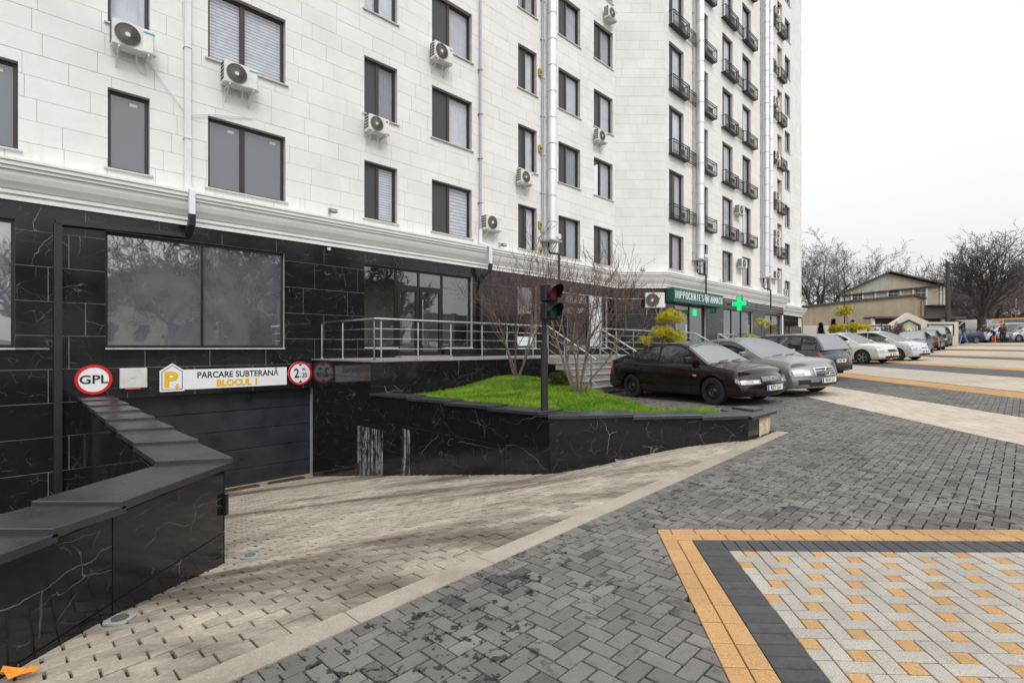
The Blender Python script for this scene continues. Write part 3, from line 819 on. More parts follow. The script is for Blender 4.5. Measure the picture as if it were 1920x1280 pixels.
def duct(F, px, o_, r, z0, label, dark=True, px2=None, ztop=30.5, bracket=True):
    s_ = F.s(px) if px else px2; z = z0; secs = []
    d = MB(); c = MB()
    d.tube([F.pt(s_, o_, z0), F.pt(s_, o_, ztop)], r, 20)
    z += .7
    while z < ztop: c.tube([F.pt(s_, o_, z - .015), F.pt(s_, o_, z + .015)], r + .012, 20); z += 1.0
    pc = [('duct_pipe', M_zinc, d, True), ('joint_ring', M_greyp, c, True)]
    if bracket:
        b = MB(); b.box((s_ - r - .28, -o_ - r - .12, z0 - .07), (s_ + r + .1, -.0, z0 - .02), M=F.M)
        b.tube([F.pt(s_ - r, 0, z0 - .6), F.pt(s_ - r, o_ + r, z0 - .08)], .02, 6); b.tube([F.pt(s_ + r * .6, 0, z0 - .6), F.pt(s_ + r * .6, o_ + r, z0 - .08)], .02, 6)
        cap = MB(); Mx = F.M @ Matrix.Translation((s_ + r * .9, -o_ - r * 1.25, z0 + .14)); cap.lathe([(0, -.06), (.10, -.05), (.11, .03), (0, .04)], 16, M=Mx)
        pc += [('bracket', M_greyp, b, False), ('valve_cap', M_zinc, cap, True)]
        p = MB(); p.tube([F.pt(s_ - r * .3, .10, z0 - .05), F.pt(s_ - r * .3, .10, 3.75), F.pt(s_ - r * .3 + .04, .14, 3.66), F.pt(s_ + .16, .42, 3.60), F.pt(s_ + .2, .42, 3.52), F.pt(s_ + .2, .42, 2.42)], .042, 8)
        pc.append(('drain_pipe', M_black, p, True))
        cn = MB(); 
        for q in (.12, .2): cn.tube([F.pt(s_ - r - q, .05, z0 - .25), F.pt(s_ - r - q, .05, ztop)], .03, 6)
        zz = z0 + .3
        while zz < ztop: cn.box((s_ - r - .26, -.08, zz), (s_ - r - .06, 0, zz + .04), M=F.M); cn.tube([F.pt(s_, o_, zz), F.pt(s_ - r - .1, 0.0, zz)], .012, 5); zz += 2.94 / 2
        pc.append(('conduit', M_greyp, cn, True))
    pipe('vent_duct', label, 'duct', F, pc, 'shiny round vent ducts up the facade')
duct(F1, 1026.5, .24, .165, 4.13, 'shiny round metal vent duct climbing the long facade above the traffic light')
duct(F3, 1305, .24, .17, 4.35, 'shiny round metal vent duct above the pharmacy sign beside the corner balconies')
duct(F3, 1429.5, .24, .15, 4.35, 'left one of the paired metal vent ducts near the far end of the block')
duct(F3, 1437.5, .24, .15, 4.35, 'right one of the paired metal vent ducts near the far end of the block', bracket=False)
# yellow gas boxes beside the duct
for i, z in enumerate((10.35, 7.45, 4.55, 3.55)):
    b = MB(); sx = F1.s(1011); b.bbox((sx - .08, -.10, z), (sx + .06, -.002, z + .26), .01, M=F1.M)
    dd = MB(); dd.box((sx - .05, -.106, z + .05), (sx + .03, -.1005, z + .18), M=F1.M)
    o = thing('gas_box', ['small yellow gas box highest beside the metal duct of the long facade', 'small yellow gas box beside the metal duct, level with the third floor sills', 'small yellow gas box just above the first floor window by the metal duct', 'small yellow gas box resting just above the cornice by the duct'][i], 'gas box', F1.pt(sx, 0, z), rad(45), 'yellow gas boxes')
    b.build('casing', simple_c('yellow_enamel', (.48, .36, .06)), o); dd.build('vent', M_acdark, o)
# white condensate tubes strung across the wall
tb = MB(); tb.tube([F1.pt(F1.s(277), .03, 6.08), F1.pt(F1.s(300), .05, 5.75), F1.pt(F1.s(343), .04, 5.25)], .009, 6)
single(tb, 'drain_hose', M_signw, 'thin white hose falling from the leftmost air conditioner to the square downpipe', 'hose')
tb = MB(); tb.tube([F1.pt(F1.s(472), .03, 5.5), F1.pt(F1.s(440), .045, 5.42), F1.pt(F1.s(400), .05, 5.32), F1.pt(F1.s(357), .05, 5.17)], .009, 6)
single(tb, 'drain_hose', M_signw, 'thin white hose strung level from the teal badged air conditioner to the downpipe', 'hose')

# ---------------------------------------------------------------- air conditioners
def make_ac(name, label, M, badge='teal', fan=1, w=.72, h=.50, group='air conditioners on the white facade', darkfan=False):
    # local: x along the wall, y inward, z up; origin at the lower left back corner
    o = thing(name, label, 'air conditioner', M=M, group=group)
    dp = .27; g = .09
    b = MB(M); b.bbox((0, -g - dp, 0), (w, -g, h), .018); cs = b.build('casing', M_grey, o)
    cx, cz, r = w * .36, h * .50, h * .43
    f = MB(M); f.disc((cx, cz), r, 28, 0, y=-g - dp - .004); f.build('fan_recess', M_acdark, o)
    if w > .9: pass
    k = MB(M)
    for i in range(30 if not darkfan else 12):
        a = 2 * math.pi * i / (30 if not darkfan else 12)
        p0 = Vector((cx + .055 * math.cos(a), -g - dp - .014, cz + .055 * math.sin(a))); p1 = Vector((cx + r * math.cos(a + .35), -g - dp - .010, cz + r * math.sin(a + .35)))
        k.tube([p0, (p0 + p1) / 2 + Vector((0, -.006, 0)), p1], .0040, 3, cap=False)
    for rr in (.3, .55, .8, 1.0):
        n = 26; k.tube([Vector((cx + r * rr * math.cos(2 * math.pi * i / n), -g - dp - .014, cz + r * rr * math.sin(2 * math.pi * i / n))) for i in range(n + 1)], .003 if rr < 1 else .008, 4, cap=False)
    k.build('fan_grille', M_acwire, o)
    hb = MB(M); hb.lathe([(0, -.02), (r * .2, -.018), (r * .22, -.002)], 16, M=Matrix.Translation((cx, -g - dp - .004, cz)))
    hb.build('hub', M_grey, o, smooth=True)
    p = MB(M); p.bbox((w * .72, -g - dp - .008, .03), (w - .02, -g - dp + .002, h - .03), .004); p.build('front_panel', simple_c('ac_panel', (.72, .71, .68)), o)
    bm_ = {'teal': M_teal, 'blue': M_blue, 'red': M_red, 'none': M_acwire}[badge]
    q = MB(M); bw = .20 if badge == 'teal' else .07
    if badge == 'teal': q.box((w * .735, -g - dp - .013, h * .80), (w * .735 + bw, -g - dp - .009, h * .87))
    elif badge == 'none': q.box((w * .80, -g - dp - .013, h * .82), (w * .80 + .1, -g - dp - .009, h * .86))
    else: q.disc((w * .86, h * .80), .035 if badge == 'red' else .045, 16, y=-g - dp - .011); 
    q.build('badge', bm_, o)
    sd = MB(M)
    for i in range(5):
        for j in range(3): sd.box((-.004, -g - dp + .05 + j * .075, .08 + i * .085), (.001, -g - dp + .11 + j * .075, .14 + i * .085))
    sd.build('side_vents', M_acdark, o)
    vb = MB(M); vb.bbox((w, -g - dp * .7, .04), (w + .055, -g - dp * .2, .20), .012); vb.build('valve_cover', M_grey, o)
    for i, x in enumerate((w * .14, w * .84)):
        br = MB(M); br.box((x, -g - dp, -.04), (x + .03, 0, -.005)); br.box((x, -.02, -.32), (x + .03, 0, -.04)); br.tube([(x + .015, -.015, -.30), (x + .015, -g - dp + .06, -.045)], .012, 5)
        br.build('bracket', M_grey, o)
    hs = MB(M); hs.tube([(w * .6, -g - .1, 0), (w * .62, -.12, -.15), (w * .75, -.05, -.26), (w * .80, 0, -.30)], .011, 6); hs.build('hose', M_signw, o, smooth=True)
    return o
def ac_at(F, px0, py_bottom, label, out=.33, **k):
    # px0 = left edge of the unit, row of its bottom edge (front face)
    c = F.c - out * math.sqrt(2) if hasattr(F, 'c') else None
    if c is not None:
        u = (px0 - 960) / FPX; Y = c / (1 - u); s_ = (Y - F.Y0) / S2 - out; z = (HY - py_bottom) * Y / FPX
        # shift back to wall frame
        X = Y * u; loc = F.M.inverted() @ Vector((X, Y, 0)); s_ = loc.x
    else:
        Y = 23.3 - out; s_ = (px0 - 960) / FPX * Y - 4.7; z = (HY - py_bottom) * Y / FPX
    return make_ac('air_conditioner', label, F.M @ Matrix.Translation((s_, 0, z)), **k)
ac_at(F1, 209.5, 80, 'large air conditioner with a teal badge, leftmost on the white wall below a curtained window', badge='teal', w=.70, h=.50)
ac_at(F1, 420, 152, 'teal badged air conditioner below the wide window with white blinds', badge='teal')
ac_at(F1, 691.5, 243, 'air conditioner with a small red badge between two narrow windows of the third column', badge='red', w=.64, h=.45)
ac_at(F1, 815, 107, 'air conditioner with round fan high up in front of a curtained double window', badge='red', w=.70, h=.53)
ac_at(F1, 977, 341, 'small air conditioner under the narrow window left of the metal duct', badge='red', w=.64, h=.45)
ac_at(F1, 912, 429, 'pale air conditioner alone on the wall right of the thin grey downpipe', badge='none', w=.70, h=.50)
ac_at(F1, 1122, 262, 'air conditioner with dark fan and blue badge at the right end of the long facade', badge='blue', w=.66, h=.46, darkfan=True)
ac_at(F1, 1141, 30, 'air conditioner highest on the long facade close to the inner corner', badge='none', w=.66, h=.46)
ac_at(F2, 1210, 577, 'big cream air conditioner on the black marble wall left of the pharmacy sign', badge='none', w=.86, h=.68, group='air conditioners on the white facade')
ac_at(F3, 1386, 400, 'air conditioner on the pharmacy facade, level with the upper French windows', badge='none')
ac_at(F3, 1391, 501, 'lower air conditioner above the green cross', badge='none')
for (px, py, lb) in ((1454.5, 24, 'topmost air conditioner right of the paired ducts'), (1453.5, 194, 'air conditioner with dark side vents high right of the paired ducts'), (1454.5, 297, 'air conditioner in front of a narrow window, middle of the stack right of the ducts'),
                     (1455, 373, 'air conditioner above the double pair right of the paired ducts'), (1455.5, 445, 'upper unit of the air conditioner pair right of the paired ducts'), (1455, 461, 'lower unit of the air conditioner pair right of the paired ducts'),
                     (1455.5, 522, 'lowest air conditioner right of the paired ducts near the cornice')):
    ac_at(F3, px, py, lb, badge='none')
ac_at(F4, 1472, 553, 'air conditioner in front of the lowest window at the far end of the block', badge='none', w=.6, h=.45)
# small wall lights on the cornice and a dome camera
def lamp(F, px, py, label, k=1.0):
    sx = F.s(px); z = F.z(px, py)
    o = thing('floodlight', label, 'floodlight', F.pt(sx, .05, z), rad(45), 'floodlights above the cornice')
    b = MB(); b.bbox((sx - .10 * k, -.30, z - .03), (sx + .10 * k, -.16, z + .07), .015, M=F.M); b.build('lamp_body', simple_c('lamp_grey', (.16, .16, .16)), o)
    q = MB(); q.box((sx - .02, -.2, z + .0), (sx + .02, -.0, z + .03), M=F.M); q.box((sx - .03, -.03, z - .02), (sx + .03, -.0, z + .14), M=F.M); q.build('arm', M_greyp, o)
    g_ = MB(); g_.box((sx - .08 * k, -.306, z - .01), (sx + .08 * k, -.301, z + .05), M=F.M); g_.build('lens', simple_c('lens_grey', (.4, .4, .4), .2), o)
lamp(F1, 617, 400, 'grey floodlight sitting above the cornice left of the long facade windows')
lamp(F1, 936, 462, 'grey floodlight on the cornice below the lone pale air conditioner')
lamp(F2, 1203, 509, 'small grey floodlight above the cornice at the inner corner')
lamp(F3, 1350, 529, 'small grey floodlight above the cornice over the pharmacy sign')
lamp(F3, 1462, 560, 'small grey floodlight above the cornice at the far end')
o = thing('security_camera', 'small white dome camera under the cornice above the cracked marble', 'camera', F1.pt(F1.s(615), .05, 2.62), rad(45))
b = MB(); b.lathe([(.0, -.05), (.035, -.04), (.05, 0), (.05, .03), (0, .03)], 16, M=F1.M @ Matrix.Translation((F1.s(615), -.06, 2.62)) @ Matrix.Rotation(rad(90), 4, 'X')); b.build('housing', M_signw, o, smooth=True)
b = MB(); b.lathe([(.0, -.075), (.02, -.07), (.03, -.045)], 12, M=F1.M @ Matrix.Translation((F1.s(615), -.06, 2.62)) @ Matrix.Rotation(rad(90), 4, 'X')); b.build('lens', M_signk, o, smooth=True)

# ---------------------------------------------------------------- lettering and signs
def text(s, size, mat, parent, M, name='lettering', ext=.003, off=0.0, xs=1.0, align='CENTER', spacing=1.0, shear=0.0, res=3):
    cu = bpy.data.curves.new('t', 'FONT'); cu.body = s; cu.size = size; cu.extrude = ext; cu.offset = off; cu.align_x = align; cu.align_y = 'CENTER'
    cu.resolution_u = res; cu.space_character = spacing; cu.shear = shear
    to = bpy.data.objects.new('t', cu); COL.objects.link(to)
    dg = bpy.context.evaluated_depsgraph_get(); me = bpy.data.meshes.new_from_object(to.evaluated_get(dg))
    bpy.data.objects.remove(to); bpy.data.curves.remove(cu)
    me.transform(Matrix.Diagonal((xs, 1, 1, 1)))
    me.transform(wm(parent).inverted() @ M) if parent is not None else me.transform(M)
    me.materials.clear(); me.materials.append(mat)
    me.attributes.new('tint', 'FLOAT', 'FACE').data.foreach_set('value', [1.0] * len(me.polygons))
    me.name = name; o_ = bpy.data.objects.new(name, me); COL.objects.link(o_)
    if parent is not None: o_.parent = parent
    return o_
RX = Matrix.Rotation(rad(90), 4, 'X')
def onwall(F, s_, o_, z): return F.M @ Matrix.Translation((s_, -o_, z)) @ RX
def circ(cx, cz, r, n=48, sx=1.0): return [(cx + sx * r * math.cos(2 * math.pi * i / n), cz + r * math.sin(2 * math.pi * i / n)) for i in range(n)]
def plate(F, poly, o0, o1):
    # polygon in (s,z) extruded outward between o0 and o1
    mb = MB(); M = F.M @ RX
    mb.prism(poly, o0, o1, M=M); return mb
def ringp(F, cx, cz, r0, r1, o0, o1, n=48):
    mb = MB(); M = F.M @ RX
    a, b = circ(cx, cz, r0, n), circ(cx, cz, r1, n)
    vs_ = [(p[0], p[1], o1) for p in a] + [(p[0], p[1], o1) for p in b] + [(p[0], p[1], o0) for p in b]
    fs = []
    for i in range(n):
        j = (i + 1) % n; fs += [(i, i + n, j + n, j)[::-1], (i + n, i + 2 * n, j + 2 * n, j + n)[::-1]]
    mb.add([M @ Vector(v) for v in vs_], fs); return mb
# GPL
s0 = F1.s(175.5); z0 = -.63; sg = thing('gas_ban_sign', 'round red ringed white sign reading GPL left of the garage entrance', 'sign', F1.pt(s0, .02, z0 - .29), rad(45))
plate(F1, circ(s0, z0, .295), .012, .028).build('sign_face', M_signw, sg); ringp(F1, s0, z0, .243, .296, .03, .034).build('red_ring', M_signr, sg)
text('GPL', .235, M_signk, sg, onwall(F1, s0, .030, z0 - .005), off=.004, xs=1.12)
# height sign
s0 = F1.s(562); z0 = -.645; sg = thing('height_limit_sign', 'round red ringed height limit sign reading 2.20 m right of the long parking sign', 'sign', F1.pt(s0, .02, z0 - .3), rad(45))
plate(F1, circ(s0, z0, .30), .012, .028).build('sign_face', M_signw, sg); ringp(F1, s0, z0, .252, .301, .03, .034).build('red_ring', M_signr, sg)
text('2', .33, M_signk, sg, onwall(F1, s0 - .09, .030, z0 - .01), xs=.8, off=.005); text('.', .2, M_signk, sg, onwall(F1, s0 + .0, .030, z0 - .03), off=.004)
text('20', .165, M_signk, sg, onwall(F1, s0 + .11, .030, z0 - .06), xs=.8, off=.002); text('m', .14, M_signk, sg, onwall(F1, s0 + .09, .030, z0 + .105), xs=.8, off=.002)
for sg_ in (1, -1):
    plate(F1, [(s0 - .055, z0 + sg_ * .235), (s0 + .055, z0 + sg_ * .235), (s0, z0 + sg_ * .18)][::sg_], .030, .033).build('arrow', M_signk, sg)
# long sign
a, b_, c = F1.s(298.5), F1.s(345), F1.s(537); zt, zb, zp = -.475, -.935, -.335
sg = thing('parking_sign', 'long white sign reading PARCARE SUBTERANĂ, BLOCUL 1 over the garage door', 'sign', F1.pt((a + c) / 2, .02, zb), rad(45))
plate(F1, [(b_, zb + .015), (c, zb + .015), (c, zt - .005), (b_, zt - .005)], .006, .022).build('sign_board', M_signw, sg)
m_ = (a + b_) / 2
plate(F1, [(a, zb - .01), (b_, zb - .01), (b_, zt - .02), (m_, zp), (a, zt - .02)], .023, .040).build('house_board', M_signw, sg)
def outline(F, poly, t, o0, o1):
    mb = MB(); M = F.M @ RX; cx = sum(p[0] for p in poly) / len(poly); cz = sum(p[1] for p in poly) / len(poly)
    n = len(poly)
    inner_ = []
    for i in range(n):
        p0, p1, p2 = Vector(poly[i - 1]), Vector(poly[i]), Vector(poly[(i + 1) % n])
        d0 = (p1 - p0).normalized(); d1 = (p2 - p1).normalized(); n0 = Vector((-d0.y, d0.x)); n1 = Vector((-d1.y, d1.x)); nn = (n0 + n1); nn /= nn.dot(n0)
        inner_.append(p1 + nn * t)
    vs_ = [(p[0], p[1], o1) for p in poly] + [(p[0], p[1], o1) for p in inner_]
    mb.add([M @ Vector(v) for v in vs_], [(i, (i + 1) % n, (i + 1) % n + n, i + n) for i in range(n)]); return mb
g = .035
outline(F1, [(a + g, zb + g - .01), (b_ - g, zb + g - .01), (b_ - g, zt - .04), (m_, zp - .04), (a + g, zt - .04)], .014, .04, .0415).build('house_outline', M_signk, sg)
text('P', .46, M_signy, sg, onwall(F1, m_ - .03, .0425, zb + .235), off=.018, xs=1.1)
plate(F1, [(m_ + .055, -.80), (m_ + .10, -.80), (m_ + .10, -.745), (m_ + .13, -.745)][:0] + [(m_ + .035, -.835), (m_ + .095, -.905), (m_ + .155, -.835), (m_ + .115, -.835), (m_ + .115, -.775), (m_ + .075, -.775), (m_ + .075, -.835)], .041, .0445).build('arrow', M_signy, sg)
text('PARCARE SUBTERANĂ', .195, M_signk, sg, onwall(F1, (b_ + c) / 2 + .02, .0235, zt - .14), xs=.90, off=.0035)
text('BLOCUL 1', .20, M_signy, sg, onwall(F1, (b_ + c) / 2 - .02, .0235, zb + .125), xs=1.0, off=.011)
for i in range(4):
    for zz in (zt - .02, zb + .03): 
        q = MB(); q.disc((b_ + .15 + i * (c - b_ - .3) / 3, zz), .006, 8, M=F1.M @ Matrix.Translation((0, -.0225, 0))); q.build('screw', M_greyp, sg)
# white router box
a, b_ = F1.s(223), F1.s(274); z0, z1 = -.83, -.42
bx = thing('wall_box', 'pale square plastic box with a thin red foot beside the round GPL sign', 'box', F1.pt((a + b_) / 2, .05, z0), rad(45))
q = MB(); q.bbox((a, -.13, z0), (b_, -.03, z1), .012, M=F1.M); q.build('cover', simple_c('box_plastic', (.62, .60, .58), .4), bx)
q = MB(); q.box((a + .09, -.125, z0 - .018), (b_ - .12, -.06, z0 - .001), M=F1.M); q.build('red_foot', simple_c('box_red', (.7, .12, .07)), bx)
q = MB(); q.box((a + .06, -.06, z0 - .08), (b_ - .25, 0, z0 - .02), M=F1.M); q.build('cable_gland', M_black, bx)
text('zetta', .035, M_acwire, bx, onwall(F1, (a + b_) / 2, .1305, (z0 + z1) / 2 + .0), ext=.001) if False else None
q = MB(); q.box((a + .17, -.1315, -.635), (b_ - .2, -.1301, -.622), M=F1.M); q.build('small_print', M_acwire, bx)
# pharmacy sign
M_green = simple('pharmacy_green', (.010, .095, .062), .3)
a, b_ = F3.s(1247.5), F3.s(1341.5); z1, z0 = 2.72, 2.09
ph = thing('pharmacy_sign', 'dark green pharmacy sign box with white letters HIPPOCRATES FARMACIE', 'sign', F3.pt((a + b_) / 2, .15, z0), rad(45))
q = MB(); q.bbox((a, -.42, z0), (b_, -.37 + .36, z1), .01, M=F3.M); q.build('sign_box', M_green, ph)
def emblem(F, cx, cz, r, o_, par):
    plate(F, circ(cx, cz, r, 32, .85), o_, o_ + .03).build('emblem', M_signw, par)
    ringp(F, cx, cz, r * .62, r * .78, o_ + .031, o_ + .033, 32).build('emblem_ring', M_green, par)
    text('i', r * 1.1, M_green, par, onwall(F, cx, o_ + .034, cz), ext=.001, off=.006)
M_lit = emis('lit_white_letters', (.80, .79, .86), .12)
zc = (z0 + z1) / 2 + .0
def serif_text(s_, F, x0, x1, zc, h, o_, mat, par):
    # condensed serif capitals drawn stroke by stroke
    G_ = {'H': [(0, 0, 0, 1), (1, 0, 1, 1), (0, .5, 1, .5)], 'I': [(.5, 0, .5, 1)], 'P': [(0, 0, 0, 1), (0, 1, .8, .98), (.8, .98, 1, .76), (1, .76, .8, .52), (.8, .52, 0, .5)],
          'O': [(.3, 0, 0, .25), (0, .25, 0, .75), (0, .75, .3, 1), (.3, 1, .7, 1), (.7, 1, 1, .75), (1, .75, 1, .25), (1, .25, .7, 0), (.7, 0, .3, 0)],
          'C': [(1, .8, .7, 1), (.7, 1, .3, 1), (.3, 1, 0, .75), (0, .75, 0, .25), (0, .25, .3, 0), (.3, 0, .7, 0), (.7, 0, 1, .2)],
          'R': [(0, 0, 0, 1), (0, 1, .8, .98), (.8, .98, 1, .76), (1, .76, .8, .52), (.8, .52, 0, .5), (.5, .5, 1, 0)], 'A': [(0, 0, .5, 1), (.5, 1, 1, 0), (.2, .35, .8, .35)],
          'T': [(.5, 0, .5, 1), (0, 1, 1, 1)], 'E': [(0, 0, 0, 1), (0, 1, 1, 1), (0, .52, .7, .52), (0, 0, 1, 0)],
          'S': [(1, .85, .7, 1), (.7, 1, .3, 1), (.3, 1, .05, .8), (.05, .8, .2, .58), (.2, .58, .8, .42), (.8, .42, .95, .2), (.95, .2, .7, 0), (.7, 0, .3, 0), (.3, 0, 0, .15)],
          'F': [(0, 0, 0, 1), (0, 1, 1, 1), (0, .52, .7, .52)], 'M': [(0, 0, 0, 1), (0, 1, .5, .3), (.5, .3, 1, 1), (1, 0, 1, 1)]}
    wd = {'I': .25, 'M': 1.25}
    tot = sum(wd.get(c, 1) + .62 for c in s_) - .62; un = (x1 - x0) / tot; x = x0
    for c in s_:
        mb = MB(F.M @ RX); ww = wd.get(c, 1) * un
        for (ax, az, bx_, bz) in G_[c]:
            p0 = Vector((x + ax * ww, zc - h / 2 + az * h)); p1 = Vector((x + bx_ * ww, zc - h / 2 + bz * h)); d = (p1 - p0); ln = d.length; d.normalize()
            t = un * (.17 if abs(d.y) > .7 else .075); nn = Vector((-d.y, d.x)) * t / 1.3; e_ = d * (t * .35)
            mb.prism([(p0 - e_ - nn)[:], (p1 + e_ - nn)[:], (p1 + e_ + nn)[:], (p0 - e_ + nn)[:]], o_, o_ + .014)
            for p in (p0, p1):
                if abs(d.y) > .9 and (abs(p.y - (zc - h / 2)) < 1e-4 or abs(p.y - (zc + h / 2)) < 1e-4):
                    mb.prism([(p.x - un * .20, p.y - un * .04), (p.x + un * .20, p.y - un * .04), (p.x + un * .20, p.y + un * .04), (p.x - un * .20, p.y + un * .04)], o_, o_ + .0135)
        mb.build('letter', mat, par); x += ww + .62 * un
sp = b_ - a
serif_text('HIPPOCRATES', F3, a + .16, a + sp * .555, zc + .01, .30, .425, M_lit, ph)
emblem(F3, a + sp * .612, zc + .01, .21, .425, ph)
serif_text('FARMACIE', F3, a + sp * .665, b_ - .08, zc + .01, .30, .425, M_lit, ph)
# green cross, edge on to the wall
M_cross = emis('lit_green', (.01, .75, .20), .75)
cs = F3.s(1361.5); cz = 2.36; Mc = F3.M @ Matrix.Translation((cs, -.72, cz))
cr = thing('green_cross_sign', 'glowing green cross sign standing out from the pharmacy wall', 'sign', M=Mc)
q = MB(Mc); k = .15; r = .41
# local: y out of the wall runs across the cross, x is its thickness
def crosspoly(r, k): return [(-k, -r), (k, -r), (k, -k), (r, -k), (r, k), (k, k), (k, r), (-k, r), (-k, k), (-r, k), (-r, -k), (-k, -k)]
Mq = Mc @ Matrix(((0, 0, 1, 0), (1, 0, 0, 0), (0, 1, 0, 0), (0, 0, 0, 1)))
q = MB(Mq); q.prism(crosspoly(r, k), -.05, .05); q.build('cross_frame', M_green, cr)
q = MB(Mq); q.prism(crosspoly(r - .03, k - .03), -.058, .058); q.build('cross_panel', M_cross, cr)
q = MB(Mc); q.box((-.02, r + .0, -.03), (.02, .70, .03)); q.build('arm', M_blackm, cr)
q = MB(); sx = F3.s(1299.5); q.box((sx - .16, -.10, 1.58), (sx + .16, -.03, 1.90), M=F3.M)
single(q, 'open_sign', M_cross, 'small glowing green square sign over the pharmacy door', 'sign')
q = MB(); sx = F4.s(1499.5); q.box((sx - .42, -.03, 1.75), (sx + .30, -.005, 2.45), M=F4.M)
ap = thing('address_plate', 'white address plate with small dark print at the far end of the marble wall', 'sign', F4.pt(sx, .02, 1.75), rad(45)); q.build('plate', M_signw, ap)
for i, zz in enumerate((2.28, 2.1, 1.92)):
    q = MB(); q.box((sx - .34, -.034, zz), (sx + .22 - .12 * i, -.0305, zz + .05), M=F4.M); q.build('print_line', M_acwire, ap)

# ---------------------------------------------------------------- left parapet wall
def wall_faces(pts, z_top, zbot, rows, tw, parent, n0=0, tile=M_marble, side=1, gap=.004):
    """vertical tiled face along pts (list of 2D, face to the right-hand normal*side)"""
    for i in range(len(pts) - 1):
        a, b_ = Vector(pts[i]), Vector(pts[i + 1]); d = b_ - a; ln = d.length; d.normalize(); nrm = Vector((d.y, -d.x)) * side
        M = Matrix.Translation((a.x, a.y, 0)) @ Matrix(((d.x, -nrm.x, 0, 0), (d.y, -nrm.y, 0, 0), (0, 0, 1, 0), (0, 0, 0, 1)))
        s_ = 0; first = True
        while s_ < ln - .01:
            e_ = min(ln, s_ + tw)
            if ln - e_ < .15: e_ = ln
            for r in range(len(rows) - 1):
                zb_ = max(rows[r + 1], min(zbot((a + d * s_).x, (a + d * s_).y), zbot((a + d * e_).x, (a + d * e_).y)) - .06)
                if zb_ > rows[r] - .03: continue
                mb = MB(M); mb.bbox((s_ + gap, 0, zb_ + gap), (e_ - gap, .02, rows[r] - gap), .0015, tint=RB.random()); mb.build('marble_tile', tile, parent)
            s_ = e_
RT = [-1.0, -1.57, -2.14, -2.71, -3.28, -3.85]
lw = thing('parapet_wall', 'black marble parapet wall with sloped grey coping slabs left of the garage ramp', 'wall', (-2.68, 4.0, -1.9))
FX = -2.46
core = MB(); core.box((-2.92, -1.2, -3.45), (FX - .022, 4.20, -1.025)); 
core.prism([(-2.46 - .022, 4.34), (-8.2, 10.36), (-8.42, 10.12), (-2.85, 4.31)], -3.45, -1.024)
core.build('wall_core', M_grout, lw)
wall_faces([(FX, 4.39 - 1.22 * 4), (FX, 4.39)], 0, lambda x, y: ramp_z(x, y), [-1.03] + RT[1:], 1.22, lw)
wall_faces([(-2.455, 4.40), (-8.18, 10.42)], 0, lambda x, y: ramp_z(x, y), [-1.03] + RT[1:], 1.19, lw)
wall_faces([(-2.94, 4.26), (-8.5, 10.06)], 0, lambda x, y: -3.45, [-1.03] + RT[1:], 1.19, lw, side=-1)
wall_faces([(-2.94, -1.0), (-2.94, 4.26)], 0, lambda x, y: -3.45, [-1.03] + RT[1:], 1.19, lw, side=-1)
def slab(quad, z, parent, t=.05, tilt=0.0, name='coping_slab'):
    # quad of 4 plan points; the first edge lies higher by tilt (lapped like shingles)
    mb = MB(); c = .006
    zs = [z + tilt, z + tilt, z, z]
    cx = sum(p[0] for p in quad) / 4; cy = sum(p[1] for p in quad) / 4
    low = [(p[0], p[1], zz - t) for p, zz in zip(quad, zs)]; mid = [(p[0], p[1], zz - c) for p, zz in zip(quad, zs)]
    top = []
    for p, zz in zip(quad, zs):
        d = Vector((cx - p[0], cy - p[1])); d = d.normalized() * c * 1.3; top.append((p[0] + d.x, p[1] + d.y, zz))
    fs = [(0, 1, 2, 3)[::-1], (8, 9, 10, 11)] + [(i, (i + 1) % 4, (i + 1) % 4 + 4, i + 4) for i in range(4)] + [(i + 4, (i + 1) % 4 + 4, (i + 1) % 4 + 8, i + 8) for i in range(4)]
    mb.add(low + mid + top, fs, tint=RB.uniform(.85, 1.2)); return mb.build(name, M_coping, parent, fix=True)
zc = -.968
ys = [-1.2, .25, 1.47, 2.69, 3.17]
for i in range(len(ys) - 1): slab([(-2.96, ys[i + 1] + .03), (-2.96, ys[i]), (-2.40, ys[i]), (-2.40, ys[i + 1] + .03)][::-1], zc, lw) if False else slab([(-2.96, ys[i]), (-2.40, ys[i]), (-2.40, ys[i + 1] + .03), (-2.96, ys[i + 1] + .03)], zc - .006, lw, tilt=.032)
slab([(-2.96, 3.17), (-2.40, 3.17), (-2.40, 4.43), (-2.96, 4.29)], zc - .006, lw, tilt=.032)
n = 7
pr0, pr1 = Vector((-2.40, 4.42)), Vector((-8.14, 10.46)); pl0, pl1 = Vector((-2.97, 4.28)), Vector((-8.52, 10.08))
for i in range(n):
    a0, a1 = i / n, (i + 1) / n
    a, b_ = pr0.lerp(pr1, a0), pr0.lerp(pr1, a1 + (.006 if i < n - 1 else 0)); c, d = pl0.lerp(pl1, a1 + (.006 if i < n - 1 else 0)), pl0.lerp(pl1, a0)
    slab([(d.x, d.y), (a.x, a.y), (b_.x, b_.y), (c.x, c.y)], zc - .004, lw, tilt=.034)
sb = MB(); sb.bbox((-2.455, 4.36, -1.42), (-2.42, 4.40, -1.24), .004); sb.build('door_sensor', M_black, lw)

